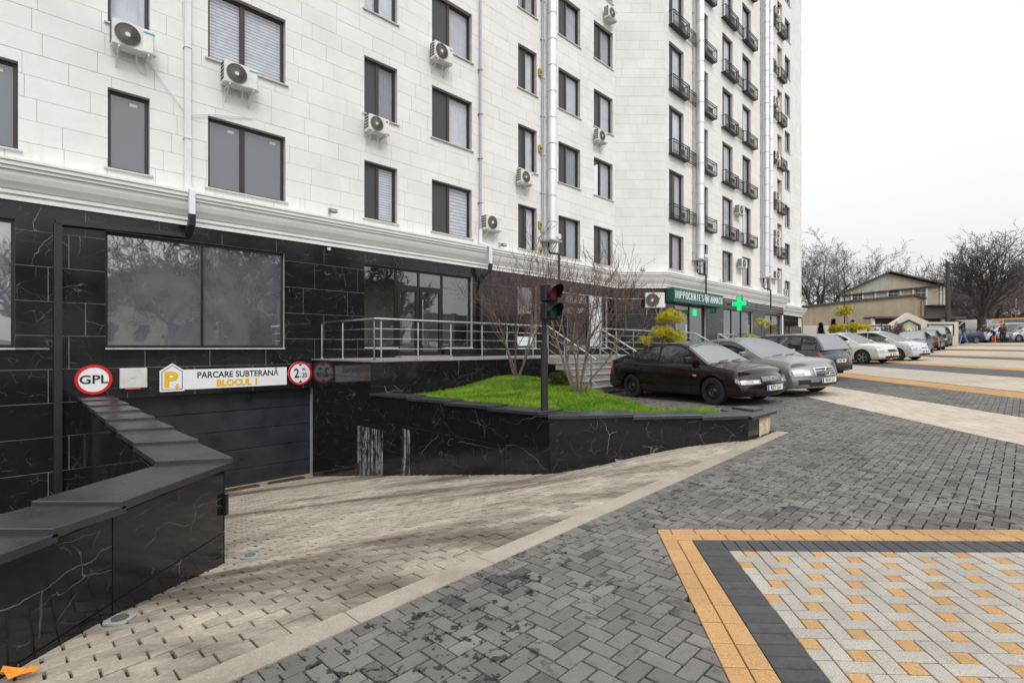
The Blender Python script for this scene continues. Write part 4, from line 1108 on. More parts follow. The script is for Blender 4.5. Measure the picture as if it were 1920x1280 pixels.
# ---------------------------------------------------------------- right retaining wall, terrace and stairs
A1 = Vector((.55, 7.62)); DW = Vector((-S2, S2)); CE = Vector((3.38, 7.37)); KE = Vector((4.06, 8.0))
def w1p(k): return A1 + Vector((-k, k))
rw = thing('retaining_wall', 'low black marble retaining wall with dark coping between the garage ramp and the lawn', 'wall', (.6, 7.7, -1.9))
core = MB()
def band(p, q, t, side=1):
    p, q = Vector(p), Vector(q); d = (q - p).normalized(); nn = Vector((-d.y, d.x)) * side * t; return [p[:], q[:], (q + nn)[:], (p + nn)[:]]
i0, i1 = w1p(0) + Vector((.02, .02)), w1p(5.74) + Vector((.02, .02))
core.prism([i0[:], i1[:], (i1 + Vector((.30, .30)))[:], (i0 + Vector((.25, .42)))[:]][::-1], -3.5, -1.03)
core.prism([(.56, 7.643), (3.37, 7.395), (3.55, 7.9), (.75, 8.1)], -2.2, -1.031)
core.prism([(3.36, 7.40), (4.0, 8.02), (3.8, 8.5), (3.3, 8.3)], -1.6, -1.032)
core.build('wall_core', M_wallcore, rw)
rows1 = [-1.03] + RT[1:]
wall_faces([w1p(5.72)[:], w1p(0)[:]], 0, ramp_z, rows1, 1.19, rw)
wall_faces([A1[:], CE[:]], 0, ramp_z, rows1, 1.0, rw)
# end face: one tile left, the rest broken away down to crumbling mortar
d = (KE - CE).normalized(); M = Matrix.Translation((CE.x, CE.y, 0)) @ Matrix(((d.x, -d.y, 0, 0), (d.y, d.x, 0, 0), (0, 0, 1, 0), (0, 0, 0, 1)))
mb = MB(M); mb.bbox((.004, 0, -1.32), (.40, .02, -1.035), .002, tint=.3); mb.build('marble_tile', M_marble, rw)
mb = MB(M)
rr = random.Random(5)
for i in range(5):
    x0 = .42 + i * .09; x1 = x0 + .10; t = rr.uniform(.0, .03)
    pts = [(x0, -1.32), (x1, -1.32 + .01 * i)] + [(x1 + rr.uniform(-.02, .02), -1.25), (x1 + rr.uniform(-.02, .02), -1.12), (x1, -1.035), (x0, -1.035), (x0 + rr.uniform(-.02, .015), -1.15)]
    mb.prism([(p[0], p[1]) for p in pts], 0, .05 - t, M=M @ RX @ Matrix.Translation((0, 0, -.05)), tint=rr.uniform(.7, 1.15)) if False else mb.v.extend([]) 
    Mx = M @ RX
    vsx = [Mx @ Vector((p[0], p[1], q)) for q in (-.08, -.005 - t) for p in pts]; n = len(pts)
    keep = mb.M; mb.M = None
    mb.add(vsx, [tuple(range(n))[::-1], tuple(range(n, 2 * n))] + [(j, (j + 1) % n, (j + 1) % n + n, j + n) for j in range(n)], tint=rr.uniform(.7, 1.15)); mb.M = keep
mb.build('broken_mortar', simple('crumbling_mortar', (.58, .48, .36), .9, var=.35, scale=22, bump=.8, bscale=40), rw)
zc2 = -.985
# coping of the ramp side wall
cut = [0.0, .12, .92, 1.76, 2.6, 3.62]
for i in range(len(cut) - 1):
    a, b_ = w1p(cut[i]) + Vector((-.035, -.035)), w1p(cut[i + 1]) + Vector((-.035, -.035)); wd = .34
    c, d_ = b_ + Vector((wd, wd)), a + Vector((wd, wd))
    if i == 0: a = Vector((.53, 7.565)); d_ = Vector((.80, 8.13)); 
    if i == 1: d_ = w1p(cut[1]) + Vector((wd - .035, wd - .035))
    slab([d_[:], a[:], b_[:], c[:]], zc2 - .008, rw, tilt=.034)
# coping along the lawn front
xs = [0, .30, 1.22, 2.2, 2.83]
dF = (CE - A1).normalized(); nF = Vector((-dF.y, dF.x))
for i in range(1, len(xs)):
    a = A1 + dF * xs[i - 1] - nF * .04 if i > 1 else Vector((.53, 7.565)); b_ = A1 + dF * xs[i] - nF * .04
    c = A1 + dF * (xs[i] + (0 if i < 4 else .12)) + nF * .47; d_ = A1 + dF * xs[i - 1] + nF * .47
    if i == 1: d_ = Vector((.80, 8.13))
    slab([b_[:], c[:], d_[:], a[:]], zc2 - .008, rw, tilt=.001 if i == 1 else .034)
e0 = CE + Vector((.0, -.045)); 
slab([(4.13, 8.02), (3.92, 8.62), (3.35, 8.28), (3.42, 7.325)], zc2 + .002, rw, tilt=.012)
slab([(3.98, 8.15), (3.85, 8.5), (3.55, 8.3), (3.72, 7.93)], zc2 + .035, rw, t=.03)
# white run-off streaks on the ramp side
b = NB('lime_streaks')
tr_ = b.n('BsdfTransparent'); brk = b.rng(b.noise(5.0, 6, .75, b.mapping((1, 1, .5))), .42, .58, .04, 1); df = b.n('BsdfDiffuse'); df.inputs[0].default_value = (.52, .54, .56, 1)
st = b.rng(b.noise(14, 6, .75, b.mapping((1, 1, .035))), .44, .58, .05, .85); mx = b.n('MixShader'); b.l(b.math('MULTIPLY', st, brk), mx.inputs[0]); b.l(tr_.outputs[0], mx.inputs[1]); b.l(df.outputs[0], mx.inputs[2]); b.l(mx.outputs[0], b.o.inputs[0])
M_lime = b.m
def kpx(px): u = (px - 960) / FPX; return (A1.x - A1.y * u) / (1 + u)
for (xa, xb, zt_) in ((670, 718, -1.75), (753, 769, -1.62)):
    mb = MB(); p, q = w1p(kpx(xa)) + Vector((-.003, -.003)), w1p(kpx(xb)) + Vector((-.003, -.003))
    mb.add([(p.x, p.y, -2.92), (q.x, q.y, -2.75), (q.x, q.y, zt_), (p.x, p.y, zt_)], [(0, 1, 2, 3)]); mb.build('lime_stain', M_lime, rw)

# terrace
ZD = -.28
def dpt(t, o_): return Vector((1.05 + S2 * t + S2 * o_, 15.4 + S2 * t - S2 * o_))      # along the terrace front, o_ outwards
tc0 = w1p(3.64); tE = 14.6
tfront = lambda t: dpt(t, 0)
t0 = (tc0.x - 1.05) / S2     # start corner
ter = thing('terrace', 'raised black marble terrace with pale slab paving in front of the shops', 'terrace', (-1, 13.3, -1.3))
mb = MB()
def wallpt(t): p = dpt(t, 0); k = 3.005; return Vector((p.x - S2 * k, p.y + S2 * k))
mb.prism([(dpt(t0 + .03, -.03))[:], dpt(tE, -.03)[:], dpt(tE, -1.6)[:], dpt(7, -1.6)[:], dpt(7, -2.98)[:], (dpt(t0 + .03, -2.98))[:]], -2.0, ZD - .035)
mb.build('terrace_core', M_wallcore, ter)
# paving slabs of the terrace with a nosing
tt = t0
while tt < tE:
    te = min(tE, tt + .62)
    for (o0, o1) in ((.03, -.55), (-.56, -1.2), (-1.21, -1.9), (-1.91, -2.97)):
        if tt > 6.9 and o1 < -1.9: continue
        a, b_, c, d_ = dpt(tt + .003, o0), dpt(te - .003, o0), dpt(te - .003, o1), dpt(tt + .003, o1)
        if tt == t0: a = a + Vector((-.02, -.0)); d_ = d_ + Vector((-.02, 0))
        mb = MB(); mb.prism([a[:], b_[:], c[:], d_[:]], ZD - .033, ZD + RB.uniform(-.001, .001), tint=RB.uniform(.85, 1.1)); mb.build('paving_slab', M_step, ter)
    tt = te
wall_faces([dpt(t0, 0)[:], dpt(-.02, 0)[:]], 0, lambda x, y: -1.35, [ZD - .035, -.85, -1.35], 1.2, ter)
wall_faces([dpt(2.75, 0)[:], dpt(9.6, 0)[:]], 0, lambda x, y: -1.35, [ZD - .035, -.85, -1.35], 1.2, ter)
wall_faces([dpt(12.3, 0)[:], dpt(tE, 0)[:]], 0, lambda x, y: -1.35, [ZD - .035, -.85, -1.35], 1.2, ter)
# its left flank stands on the ramp wall
fp = [w1p(5.74)[:], w1p(3.64)[:]]
wall_faces(fp, 0, lambda x, y: -1.06, [ZD - .035, -.66, -1.04], 1.2, ter)
# doorstep
dm = MB(); dm.box((F1.s(742), -.35, ZD), (F1.s(836), .02, ZD + .045), M=F1.M); dm.build('doorstep', M_step, ter)
def stairs(ta, tb_, label, n=6):
    st_ = thing('staircase', label, 'stairs', (*dpt((ta + tb_) / 2, .9), -1.34))
    g0 = G(*dpt((ta + tb_) / 2, 1.8)); rise = (ZD - g0) / n
    for i in range(n - 1):
        zt_ = ZD - rise * (i + 1); o0 = .30 * i + .032; o1 = o0 + .30 + .03
        mb = MB(); p = [dpt(ta, o0), dpt(ta, o1), dpt(tb_, o1), dpt(tb_, o0)]
        M_ = Matrix.Translation((dpt(ta, 0).x, dpt(ta, 0).y, 0)) @ Matrix.Rotation(rad(45), 4, 'Z')
        mb.bbox((0, -o1, zt_ - .04), (tb_ - ta, -o0, zt_), .006, M=M_); mb.build('tread', M_step, st_)
        k_ = 0
        while k_ < tb_ - ta:
            ke = min(tb_ - ta, k_ + .6); mb = MB(); mb.box((k_ + .003, -o1 + .03, zt_ - rise - .0), (ke - .003, -o0 + .02 if i else -o0, zt_ - .041), M=M_, tint=RB.uniform(.7, 1)); mb.build('riser', M_step, st_); k_ = ke
    mb = MB(); M_ = Matrix.Translation((dpt(ta, 0).x, dpt(ta, 0).y, 0)) @ Matrix.Rotation(rad(45), 4, 'Z')
    mb.box((.002, -.031, ZD - rise), (tb_ - ta, .0, ZD - .036), M=M_, tint=.8); mb.build('riser', M_step, st_)
    # stepped black cheek on the left
    for i in range(n - 1):
        mb = MB(); mb.box((-.022, -.30 * (i + 1) - .03, g0 - .1), (-.002, -.30 * i - .03, ZD - rise * (i + 1) - .045), M=M_, tint=.4); mb.build('marble_cheek', M_marble, st_)
    return rise
rise = stairs(0.0, 3.9, 'grey stone stairs climbing to the terrace behind the dark sedan'); stairs(9.75, 12.2, 'grey stone stairs rising to the pharmacy door behind the parked cars')

# ---- railings: posts, handrail and bars are parts
def rail(label, pts, bars=(.25, .48, .71), H=.93, posts=None, ends=None, nm='terrace_railing'):
    pts = [Vector(p) for p in pts]
    o = thing(nm, label, 'railing', pts[0], 0, 'stainless steel terrace railings')
    h = MB(); h.tube([p + Vector((0, 0, H)) for p in pts], .024, 10); h.build('handrail', M_steel, o, smooth=True)
    for b_ in bars:
        h = MB(); h.tube([p + Vector((0, 0, b_)) for p in pts], .0085, 6); h.build('rail_bar', M_steel, o, smooth=True)
    for i, p in enumerate(posts if posts is not None else pts):
        p = Vector(p); h = MB(); h.tube([p, p + Vector((0, 0, H - .06))], .021, 10); h.tube([p + Vector((0, 0, H - .07)), p + Vector((0, 0, H))], .009, 6)
        h.lathe([(.0, 0), (.05, 0), (.05, .02), (.02, .03)], 12, M=Matrix.Translation(p + Vector((0, 0, 0))) @ Matrix.Rotation(rad(90), 4, 'X'))
        h.build('post', M_steel, o, smooth=True)
    return o
P3 = lambda v, z=ZD: Vector((v.x, v.y, z))
zz = ZD
cl = w1p(3.70) + Vector((.09, .12)); cr_ = dpt(t0 + .28, -.08)
pl_ = [w1p(5.55) + Vector((.1, .1)), w1p(4.75) + Vector((.1, .1)), cl]
rail('left end of the steel terrace railing running out from the shop wall above the garage', [P3(p) for p in pl_])
ts = [t0 + .25, t0 + 1.65, t0 + 2.75, t0 + 3.85, t0 + 4.9]
ts = []
for px in (709, 779, 841, 900, 947, 996, 1023.5):
    u = (px - 960) / FPX; Yp = (14.35 + .11) / (1 - u); ts.append((Yp - 15.4) / S2)
rail('long steel railing along the terrace front over the lawn', [P3(cl)] + [P3(dpt(t, -.08)) for t in ts])
ls = [(0.02, .1, 0), (0.02, .55, -2), (.02, 1.3, -4), (.02, 1.95, -6)]
def srail(t, label):
    a, b_ = P3(dpt(t, -.02), ZD), P3(dpt(t, 1.75), ZD - rise * 5.9)
    ps = [a, a.lerp(b_, .36), a.lerp(b_, .72) , b_]
    o = rail(label, [a, b_], posts=[a, a.lerp(b_, .36) - Vector((0, 0, .0)), b_ - (b_ - a) * .1], nm='stair_railing')
srail(.06, 'left sloping steel handrail of the stairs behind the bare trees')
srail(2.75, 'right sloping steel handrail of the stairs beside the dark sedan')
rail('steel railing between the two staircases in front of the black wall', [P3(dpt(t, -.08)) for t in (2.8, 3.8, 4.9, 6.0, 7.2, 8.4, 9.7)])
srail(9.72, 'sloping steel handrail on the left of the pharmacy stairs')
srail(12.2, 'sloping steel handrail on the right of the pharmacy stairs')
rail('short steel railing right of the pharmacy stairs', [P3(dpt(t, -.08)) for t in (12.2, 13.3, 14.5)])

# ---------------------------------------------------------------- lawn
def lawn_z(x, y):
    z = -1.045
    z += .27 * math.exp(-((x - .05) ** 2 + (y - 13.75) ** 2) / 1.7) + .10 * math.exp(-((x - 1.3) ** 2 + (y - 11.4) ** 2) / 1.2)
    z -= .10 * max(0, min(1, (-x - .5) / 2.5)) 
    e_ = max(0.0, min(1.0, (x - 1.7) / 1.3)); z = z * (1 - e_) + (G(x, y) + .04) * e_ if y > 8.7 else z
    return z
LP = [(.82, 8.12), (3.3, 7.95), (3.36, 8.6), (3.35, 9.4), (3.25, 10.4), (2.7, 11.87), (2.25, 13.2), (2.15, 14.05), (1.0, 15.35), (-3.0, 11.42), (-2.62, 11.05)]
def inside(x, y, P=LP):
    c = False; n = len(P)
    for i in range(n):
        x1, y1 = P[i]; x2, y2 = P[(i + 1) % n]
        if (y1 > y) != (y2 > y) and x < (x2 - x1) * (y - y1) / (y2 - y1) + x1: c = not c
    return c
def lawn_ok(x, y): return inside(x, y)
lm = MB(); nx, ny = 70, 80; gx = [-3.2 + 6.8 * i / nx for i in range(nx + 1)]; gy = [7.8 + 7.8 * j / ny for j in range(ny + 1)]
for i in range(nx):
    for j in range(ny):
        cx_, cy_ = (gx[i] + gx[i + 1]) / 2, (gy[j] + gy[j + 1]) / 2
        if lawn_ok(cx_, cy_): lm.add([(x, y, lawn_z(x, y)) for x, y in ((gx[i], gy[j]), (gx[i + 1], gy[j]), (gx[i + 1], gy[j + 1]), (gx[i], gy[j + 1]))], [(0, 1, 2, 3)])
tag(lm.build('lawn_ground', M_soil, None, fix=True, smooth=True), kind='structure')
gm = MB(); RG = random.Random(21); n = 0
while n < 95000:
    x = RG.uniform(-3.1, 3.5); y = RG.uniform(7.9, 15.4)
    if RG.random() < (y - 8.5) / 12: continue
    if not lawn_ok(x, y): continue
    n += 1
    z = lawn_z(x, y) - .005; h = RG.uniform(.03, .075) * (1.3 if RG.random() < .12 else 1); a = RG.uniform(0, 6.28); w_ = RG.uniform(.003, .006); lx, ly = RG.gauss(0, .02), RG.gauss(0, .02)
    dx, dy = math.cos(a) * w_, math.sin(a) * w_; b = len(gm.v)
    gm.v.extend([(x - dx, y - dy, z), (x + dx, y + dy, z), (x + lx, y + ly, z + h)]); gm.f.append([b, b + 1, b + 2]); gm.m.append(0); gm.t.append(RG.uniform(.55, 1.3))
tag(gm.build('grass', M_grass), kind='stuff', label='bright green grass on the mounded lawn')
lf = MB()
for i in range(520):
    x = RG.uniform(-3, 3.3); y = RG.uniform(8.2, 15)
    if not lawn_ok(x, y): continue
    z = lawn_z(x, y) + .045; a = RG.uniform(0, 6.28); r = RG.uniform(.02, .038)
    lf.add([(x + r * math.cos(a + k * 1.57) * (1, .6)[k % 2], y + r * math.sin(a + k * 1.57) * (1, .6)[k % 2], z + RG.uniform(0, .02)) for k in range(4)], [(0, 1, 2, 3)], tint=RG.uniform(.4, 1.3))
tag(lf.build('fallen_leaves', M_leaf), kind='stuff', label='brown fallen leaves scattered on the lawn')
kb = MB()
for i in range(4, 7):
    a, b_ = Vector(LP[i]), Vector(LP[i + 1]); n_ = max(1, int((b_ - a).length / .5)); dd = (b_ - a).normalized(); nn = Vector((dd.y, -dd.x))
    nn = nn if nn.x > 0 else -nn
    for j in range(n_):
        p, q = a.lerp(b_, j / n_) + dd * .004, a.lerp(b_, (j + 1) / n_) - dd * .004
        kb = MB(); kb.prism([p[:], q[:], (q + nn * .08)[:], (p + nn * .08)[:]], G(*p) - .1, G(*p) + .05)
        s_ = kb
        LAWNK = globals().setdefault('LAWNK', [])
        LAWNK.append(kb)
ek = bpy.data.objects.new('lawn_edging', None); COL.objects.link(ek); ek['kind'] = 'structure'; WM['lawn_edging'] = Matrix.Identity(4)
for kb in LAWNK: kb.build('edging_stone', M_kerb, ek)
# ---------------------------------------------------------------- paving
RV = Vector((.9941, -.1085)); FV = Vector((.1085, .9941)); E1 = Vector((S2, S2)); E2 = Vector((-S2, S2))
def AB(a, b): return RV * a + FV * b
def clip(poly, n, d):
    # keep n.p >= d
    out_ = []
    for i in range(len(poly)):
        p, q = poly[i - 1], poly[i]; fp, fq = n.dot(p) - d, n.dot(q) - d
        if fp >= 0: out_.append(p)
        if (fp >= 0) != (fq >= 0): out_.append(p + (q - p) * (fp / (fp - fq)))
    return out_
def area(P): return abs(sum(P[i - 1].x * P[i].y - P[i].x * P[i - 1].y for i in range(len(P)))) / 2
def paver_mesh(mb, poly, zf, tint, ch=.004, dep=.035, dz=0.0, tilt=(0, 0)):
    n = len(poly); c = sum(poly, Vector((0, 0))) / n; lo = []; mi = []; tp = []
    for i, p in enumerate(poly):
        d = (c - p); l = d.length or 1; z = zf(p.x, p.y) + dz + tilt[0] * (p.x - c.x) + tilt[1] * (p.y - c.y)
        lo.append((p.x, p.y, z - dep)); mi.append((p.x, p.y, z - ch * .8)); q = p + d * (ch * 1.5 / l); tp.append((q.x, q.y, z))
    fs = [tuple(range(2 * n, 3 * n))] + [(i, (i + 1) % n, (i + 1) % n + n, i + n) for i in range(n)] + [(i + n, (i + 1) % n + n, (i + 1) % n + 2 * n, i + 2 * n) for i in range(n)]
    mb.add(lo + mi + tp, fs, tint=tint)
def ccw(P): return P if sum(P[i - 1].x * P[i].y - P[i].x * P[i - 1].y for i in range(len(P))) > 0 else P[::-1]
class Paving:
    def __init__(s, name, stuff_name, mats, zf, seed, limit=290):
        s.name = name; s.zf = zf; s.mats = mats; s.items = []; s.R = random.Random(seed); s.limit = limit; s.stuff = stuff_name
    def put(s, poly, mi=0, vari=.10, rough=.0015, tl=.004, force=None):
        poly = ccw(poly); ar = area(poly)
        if ar < .0012: return
        c = sum(poly, Vector((0, 0))) / len(poly)
        s.items.append((poly, mi, s.R.uniform(1 - vari, 1 + vari) * (.62 if s.name == 'plaza_paving' and s.R.random() < .05 else 1), s.R.uniform(-rough, rough), (s.R.uniform(-tl, tl), s.R.uniform(-tl, tl)), c, ar))
    def finish(s, piece):
        root = bpy.data.objects.new(s.name, None); COL.objects.link(root); root['kind'] = 'structure'; WM[root.name] = Matrix.Identity(4)
        def key(it):
            c = it[5]; vis = c.y > .8 and abs(c.x) < c.y * 1.02 and FPX * 1.5 / c.y < 645
            return (0 if vis else 1, c.y * c.y * c.y / max(it[6], .001))
        s.items.sort(key=key); big = {}
        for i, (poly, mi, t, dz, tl, c, ar) in enumerate(s.items):
            if i < s.limit:
                mb = MB(); paver_mesh(mb, poly, s.zf, t, dz=dz, tilt=tl); mb.build(piece, s.mats[mi], root)
            else: paver_mesh(big.setdefault(mi, MB()), poly, s.zf, t, dz=dz, tilt=tl)
        for mi, mb in big.items(): tag(mb.build(s.stuff, s.mats[mi], root), kind='stuff')
        return root
A0, B0 = .69, 4.14
BZ = 15.0
BANDS = [(-60, 5.65, 'g'), (5.65, 7.35, 'b'), (7.35, 9.3, 'g'), (9.3, 10.15, 'o'), (10.15, 10.25, 'g'), (10.25, 13.0, 'b'), (13.0, 15.1, 'g'), (15.1, 16.0, 'o'), (16.0, 19.7, 'b'), (19.7, 21.3, 'g'), (21.3, 22.2, 'o'), (22.2, 26.5, 'b'), (26.5, 28.2, 'g'), (28.2, 29.1, 'o'), (29.1, 34.0, 'b'), (34, 35.5, 'g'), (35.5, 36.3, 'o'), (36.3, 41, 'b')]
def cellzone(a, b):   # is the metre cell near enough for real pavers
    a, b = math.floor(a) + .5, math.floor(b) + .5
    p = AB(a, b); return b < BZ and p.x < 1.06 * max(p.y, 0) + 5.0 and p.y > -1.6
gp = Paving('plaza_paving', 'grey_pavers', [M_pgrey], G, 31)
U = .092; gap = .005
def clip_region(poly, zone):
    """split a paver over the region borders of the plaza"""
    res = []
    P = clip(poly, -E2, -(KOUT * S2 - .112)) if (poly[0].x + poly[0].y) < 12.0 else list(poly)      # right of the kerb and its header row
    if len(P) < 3: return res
    if min(p.dot(FV) for p in P) > B0 or max(p.dot(RV) for p in P) < A0: return [P]
    if min(p.dot(RV) for p in P) > 5.5: return [P]
    q1 = clip(P, -RV, -(A0 - .002)); 
    if len(q1) >= 3: res.append(q1)
    q2 = clip(clip(P, RV, A0 - .002), FV, B0 + .002) if len(P) >= 3 else []
    if len(q2) >= 3: res.append(q2)
    return res
def occupied(c):
    if c.y - c.x > KOUT - .05 and c.x + c.y < 12.0: return True
    if c.y - c.x > KOUT and c.y < 9.6 and c.x < 3.3: return True
    if inside(c.x, c.y): return True
    if c.y > c.x + 11.75 and c.y > 12: return True
    if c.y > c.x + 12.0: return True
    # retaining wall end
    if .5 < c.x < 4.0 and 7.45 < c.y < 8.35 + (c.x - 3.2) * .2 and (c - CE).dot(Vector((-d45.y, d45.x))) > .02: return True
    return False
d45 = (KE - CE).normalized()
for i in range(-45, 360):
    for j in range(-275, 105):
        c_ = (i - j) % 4
        if c_ == 0: r = (i, i + 2, j, j + 1)
        elif c_ == 3: r = (i, i + 1, j, j + 2)
        else: continue
        # kerb frame: first axis along the kerb, second away from it (towards the plaza = -E2)
        o_ = -E2 * (-(KOUT * S2) - .112)
        cc = E1 * ((r[0] + r[1]) / 2 * U) + E2 * ((r[2] + r[3]) / 2 * U)
        a, b = cc.dot(RV), cc.dot(FV)
        if a > 9.35 or b > BZ + 1 or cc.y < -1.5: continue
        if 5.66 < a < 7.34: continue
        if a > A0 + .2 and b < B0 - .2 and a < 5.4: continue
        if occupied(cc) or not cellzone(a, b): continue
        P = [E1 * (x * U) + E2 * (y * U) for x, y in ((r[0], r[2]), (r[1], r[2]), (r[1], r[3]), (r[0], r[3]))]
        cm_ = sum(P, Vector((0, 0))) / 4
        P = [p + (cm_ - p).normalized() * gap * 1.6 for p in P]
        for q in clip_region(P, None):
            if a < 6.5: q = clip(q, -RV, -(5.648))
            else: q = clip(clip(q, RV, 7.352), -RV, -9.298) if len(q) >= 3 else q
            if len(q) >= 3: gp.put(q, 0, .20, rough=.0022, tl=.008)
# header row along the kerb
t = -4.4
while t < 8.6:
    p = E1 * t + E2 * (KOUT * S2); P = [p + E1 * .004 - E2 * .004, p + E1 * .090 - E2 * .004, p + E1 * .090 - E2 * .106, p + E1 * .004 - E2 * .106]
    if p.y > -1.2: gp.put(P, 0, .16)
    t += .094
gp.finish('paver')
# beige, ochre and dark bands near the camera
sp = Paving('striped_paving', 'band_pavers', [M_pbeige, M_porange, M_pgrey], G, 32)
for (a0, a1, m_) in BANDS[1:8]:
    if m_ == 'g' and a1 < 9.4: continue
    mi = {'b': 0, 'o': 1, 'g': 2}[m_]; n = max(1, round((a1 - a0) / .1)); wd = (a1 - a0) / n
    for i in range(n):
        a = a0 + i * wd; b = (.1 if i % 2 else 0)
        while b < BZ:
            if cellzone(a, b): sp.put([AB(a + .0025, b + .0025), AB(a + wd - .0025, b + .0025), AB(a + wd - .0025, b + .1975), AB(a + .0025, b + .1975)], mi, .12)
            b += .2
sp.finish('paver')
# the patterned square with its ochre and dark border
sq = Paving('patterned_paving', 'pattern_pavers', [M_pwhite, M_porange, M_pdark], G, 33, 295)
UP = .0885
def rect(a0, a1, b0, b1, mi, g_=.0032, lim=None):
    a1 = min(a1, 5.646)
    if a1 - a0 < .03: return
    P = [AB(a0 + g_, b0 + g_), AB(a1 - g_, b0 + g_), AB(a1 - g_, b1 - g_), AB(a0 + g_, b1 - g_)]
    if lim:
        P = clip(clip(P, RV, lim[0]), -FV, -lim[1])
        if len(P) < 3: return
    c = sum(P, Vector((0, 0))) / len(P)
    if c.y < -1.5 or c.x > 1.06 * max(c.y, 0) + 5.2: return
    sq.put(P, mi, .09, rough=.0008, tl=.002)
for r in range(2):
    a = A0 + r * .1 + (.1 if r else 0); 
    rect(A0 + r * .1, a + .1, B0 - (r + 1) * .11, B0 - r * .11, 1); a += .1
    while a < 5.62: rect(a, a + .178, B0 - (r + 1) * .11, B0 - r * .11, 1); a += .178
    b = B0 - (r + 1) * .11 - (.1 if r == 0 else 0)
    if r == 0: rect(A0, A0 + .11, b, b + .1, 1)
    while b > -1.4: rect(A0 + r * .11, A0 + (r + 1) * .11, b - .19, b, 1); b -= .19
a = A0 + .22; top = B0 - .22
rect(a, a + .2, top - .1, top, 2)
b = top - .1
while b > -1.4: rect(a, a + .2, b - .094, b, 2); b -= .094
a += .2
while a < 5.62: rect(a, a + .089, top - .2, top, 2); a += .089
ia, ib = A0 + .42, top - .2
for i in range(-2, 55):
    for j in range(-2, 62):
        c_ = (i - 2 * j - 1) % 5; a, b = ia + i * UP, ib - j * UP
        lim = (ia, ib)
        if c_ == 0: rect(a, a + UP, b - UP, b, 1, lim=lim)
        elif c_ == 2: rect(a, a + 2 * UP, b - UP, b, 0, lim=lim)
        elif c_ == 1: rect(a, a + UP, b - 2 * UP, b, 0, lim=lim)
sq.finish('paver')
# kerb stones
kr = bpy.data.objects.new('kerb', None); COL.objects.link(kr); kr['kind'] = 'structure'; WM['kerb'] = Matrix.Identity(4)
t = -4.6
while t < 8.55:
    te = min(8.55, t + (1.0 if t != 2.4 else 1.0)); mb = MB()
    P = [E1 * (t + .003) + E2 * (KOUT * S2 + .002), E1 * (te - .003) + E2 * (KOUT * S2 + .002), E1 * (te - .003) + E2 * (KIN * S2 - .002), E1 * (t + .003) + E2 * (KIN * S2 - .002)]
    if P[1].y > -1.2: paver_mesh(mb, ccw(P), G, RB.uniform(.93, 1.05), ch=.006, dep=.12, dz=.004); mb.build('kerb_stone', M_kerb, kr)
    t = te
# ramp paving of worn setts
rp = Paving('ramp_paving', 'ramp_setts', [M_ramp], ramp_z, 34)
RR = random.Random(8)
def on_ramp(c):
    if c.y < -.9 or c.x < -2.55 and c.y < 4.4: return False
    if c.x + c.y < 1.85 and c.y > 4.3: return False
    if c.x <= .5 and c.x + c.y > 8.25: return False
    if c.x > .5 and c.y > 7.70 - .088 * (c.x - .55): return False
    return True
q = KIN * S2 + .004; row = 0; rows_ = [.15] + [.102] * 110
for rw_ in rows_:
    if q > (18.6 + .36) * S2: break
    t = -4.5 + (.1 if row % 2 else 0)
    while t < 6.2 + 3:
        ln = .17 if row == 0 else .19
        P = [E1 * x + E2 * y for x, y in ((t, q), (t + ln, q), (t + ln, q + rw_), (t, q + rw_))]; c = sum(P, Vector((0, 0))) / 4
        P = [p + (c - p).normalized() * RR.uniform(.004, .010) for p in P]
        if on_ramp(c): rp.put(P, 0, .16, rough=.004, tl=.02)
        t += ln
    q += rw_; row += 1
rp.finish('sett')
# drain gratings in front of the garage door
for k_, (x0, x1) in enumerate(((432, 502), (522, 585))):
    c = 18.6 - .30; s0, s1 = [((c / (1 - (x - 960) / FPX)) - F1.Y0) / S2 - .0 for x in (x0, x1)]
    z = -3.27; mb = MB()
    for y0 in (-.30, -.13): mb.box((s0, y0, z - .03), (s1, y0 + .02, z + .015), M=F1.M)
    n = int((s1 - s0) / .035)
    for i in range(n + 1): x = s0 + (s1 - s0) * i / n; mb.box((x - .008, -.279, z - .02), (x + .008, -.131, z + .012), M=F1.M)
    single(mb, 'drain_grating', simple('rusty_iron', (.10, .06, .035), .7, var=.4), ['rusty slotted drain grating on the left before the garage door', 'rusty slotted drain grating on the right before the garage door'][k_], 'drain', group='drain gratings')
mb = MB(); mb.box((GAR.s0 + .05, -.36, -3.5), (GAR.s1, .30, -3.315), M=F1.M); tag(mb.build('threshold', simple('dusty_concrete', (.30, .25, .19), .9, bump=.3)), kind='structure')
# in-ground lights and the fallen leaf
def gl(x, y, label):
    z = ramp_z(x, y) + .012; o = thing('ground_light', label, 'ground light', (x, y, z), rad(0), 'in-ground lights by the ramp walls')
    M = Matrix.Translation((x, y, z)); mb = MB(M); mb.bbox((-.06, -.06, -.01), (.06, .06, .006), .003); mb.build('plate', simple_c('dull_steel_plate', (.34, .35, .34)), o)
    mb = MB(M); mb.prism([(.045 * math.cos(k * .4), .045 * math.sin(k * .4)) for k in range(16)], .006, .012); mb.build('lens', simple_c('green_lens', (.10, .12, .11), .15), o)
gl(-2.33, 3.06, 'small square in-ground light at the foot of the parapet wall'); gl(-2.30, 4.52, 'pale square in-ground light at the corner end of the parapet wall')
gl(-.65, 8.55, 'small in-ground light at the foot of the ramp side wall under the traffic light'); gl(1.55, 7.42, 'small in-ground light at the foot of the lawn front wall')
mb = MB(); c = Vector((-2.36, 2.46)); rr = random.Random(4)
pts = [(c.x + (.075 + .04 * (i % 2) + rr.uniform(-.02, .02)) * math.cos(i * .52), c.y + (.03 + .015 * (i % 2)) * math.sin(i * .52), ramp_z(c.x, c.y) + .03 + .012 * (i % 3)) for i in range(12)]
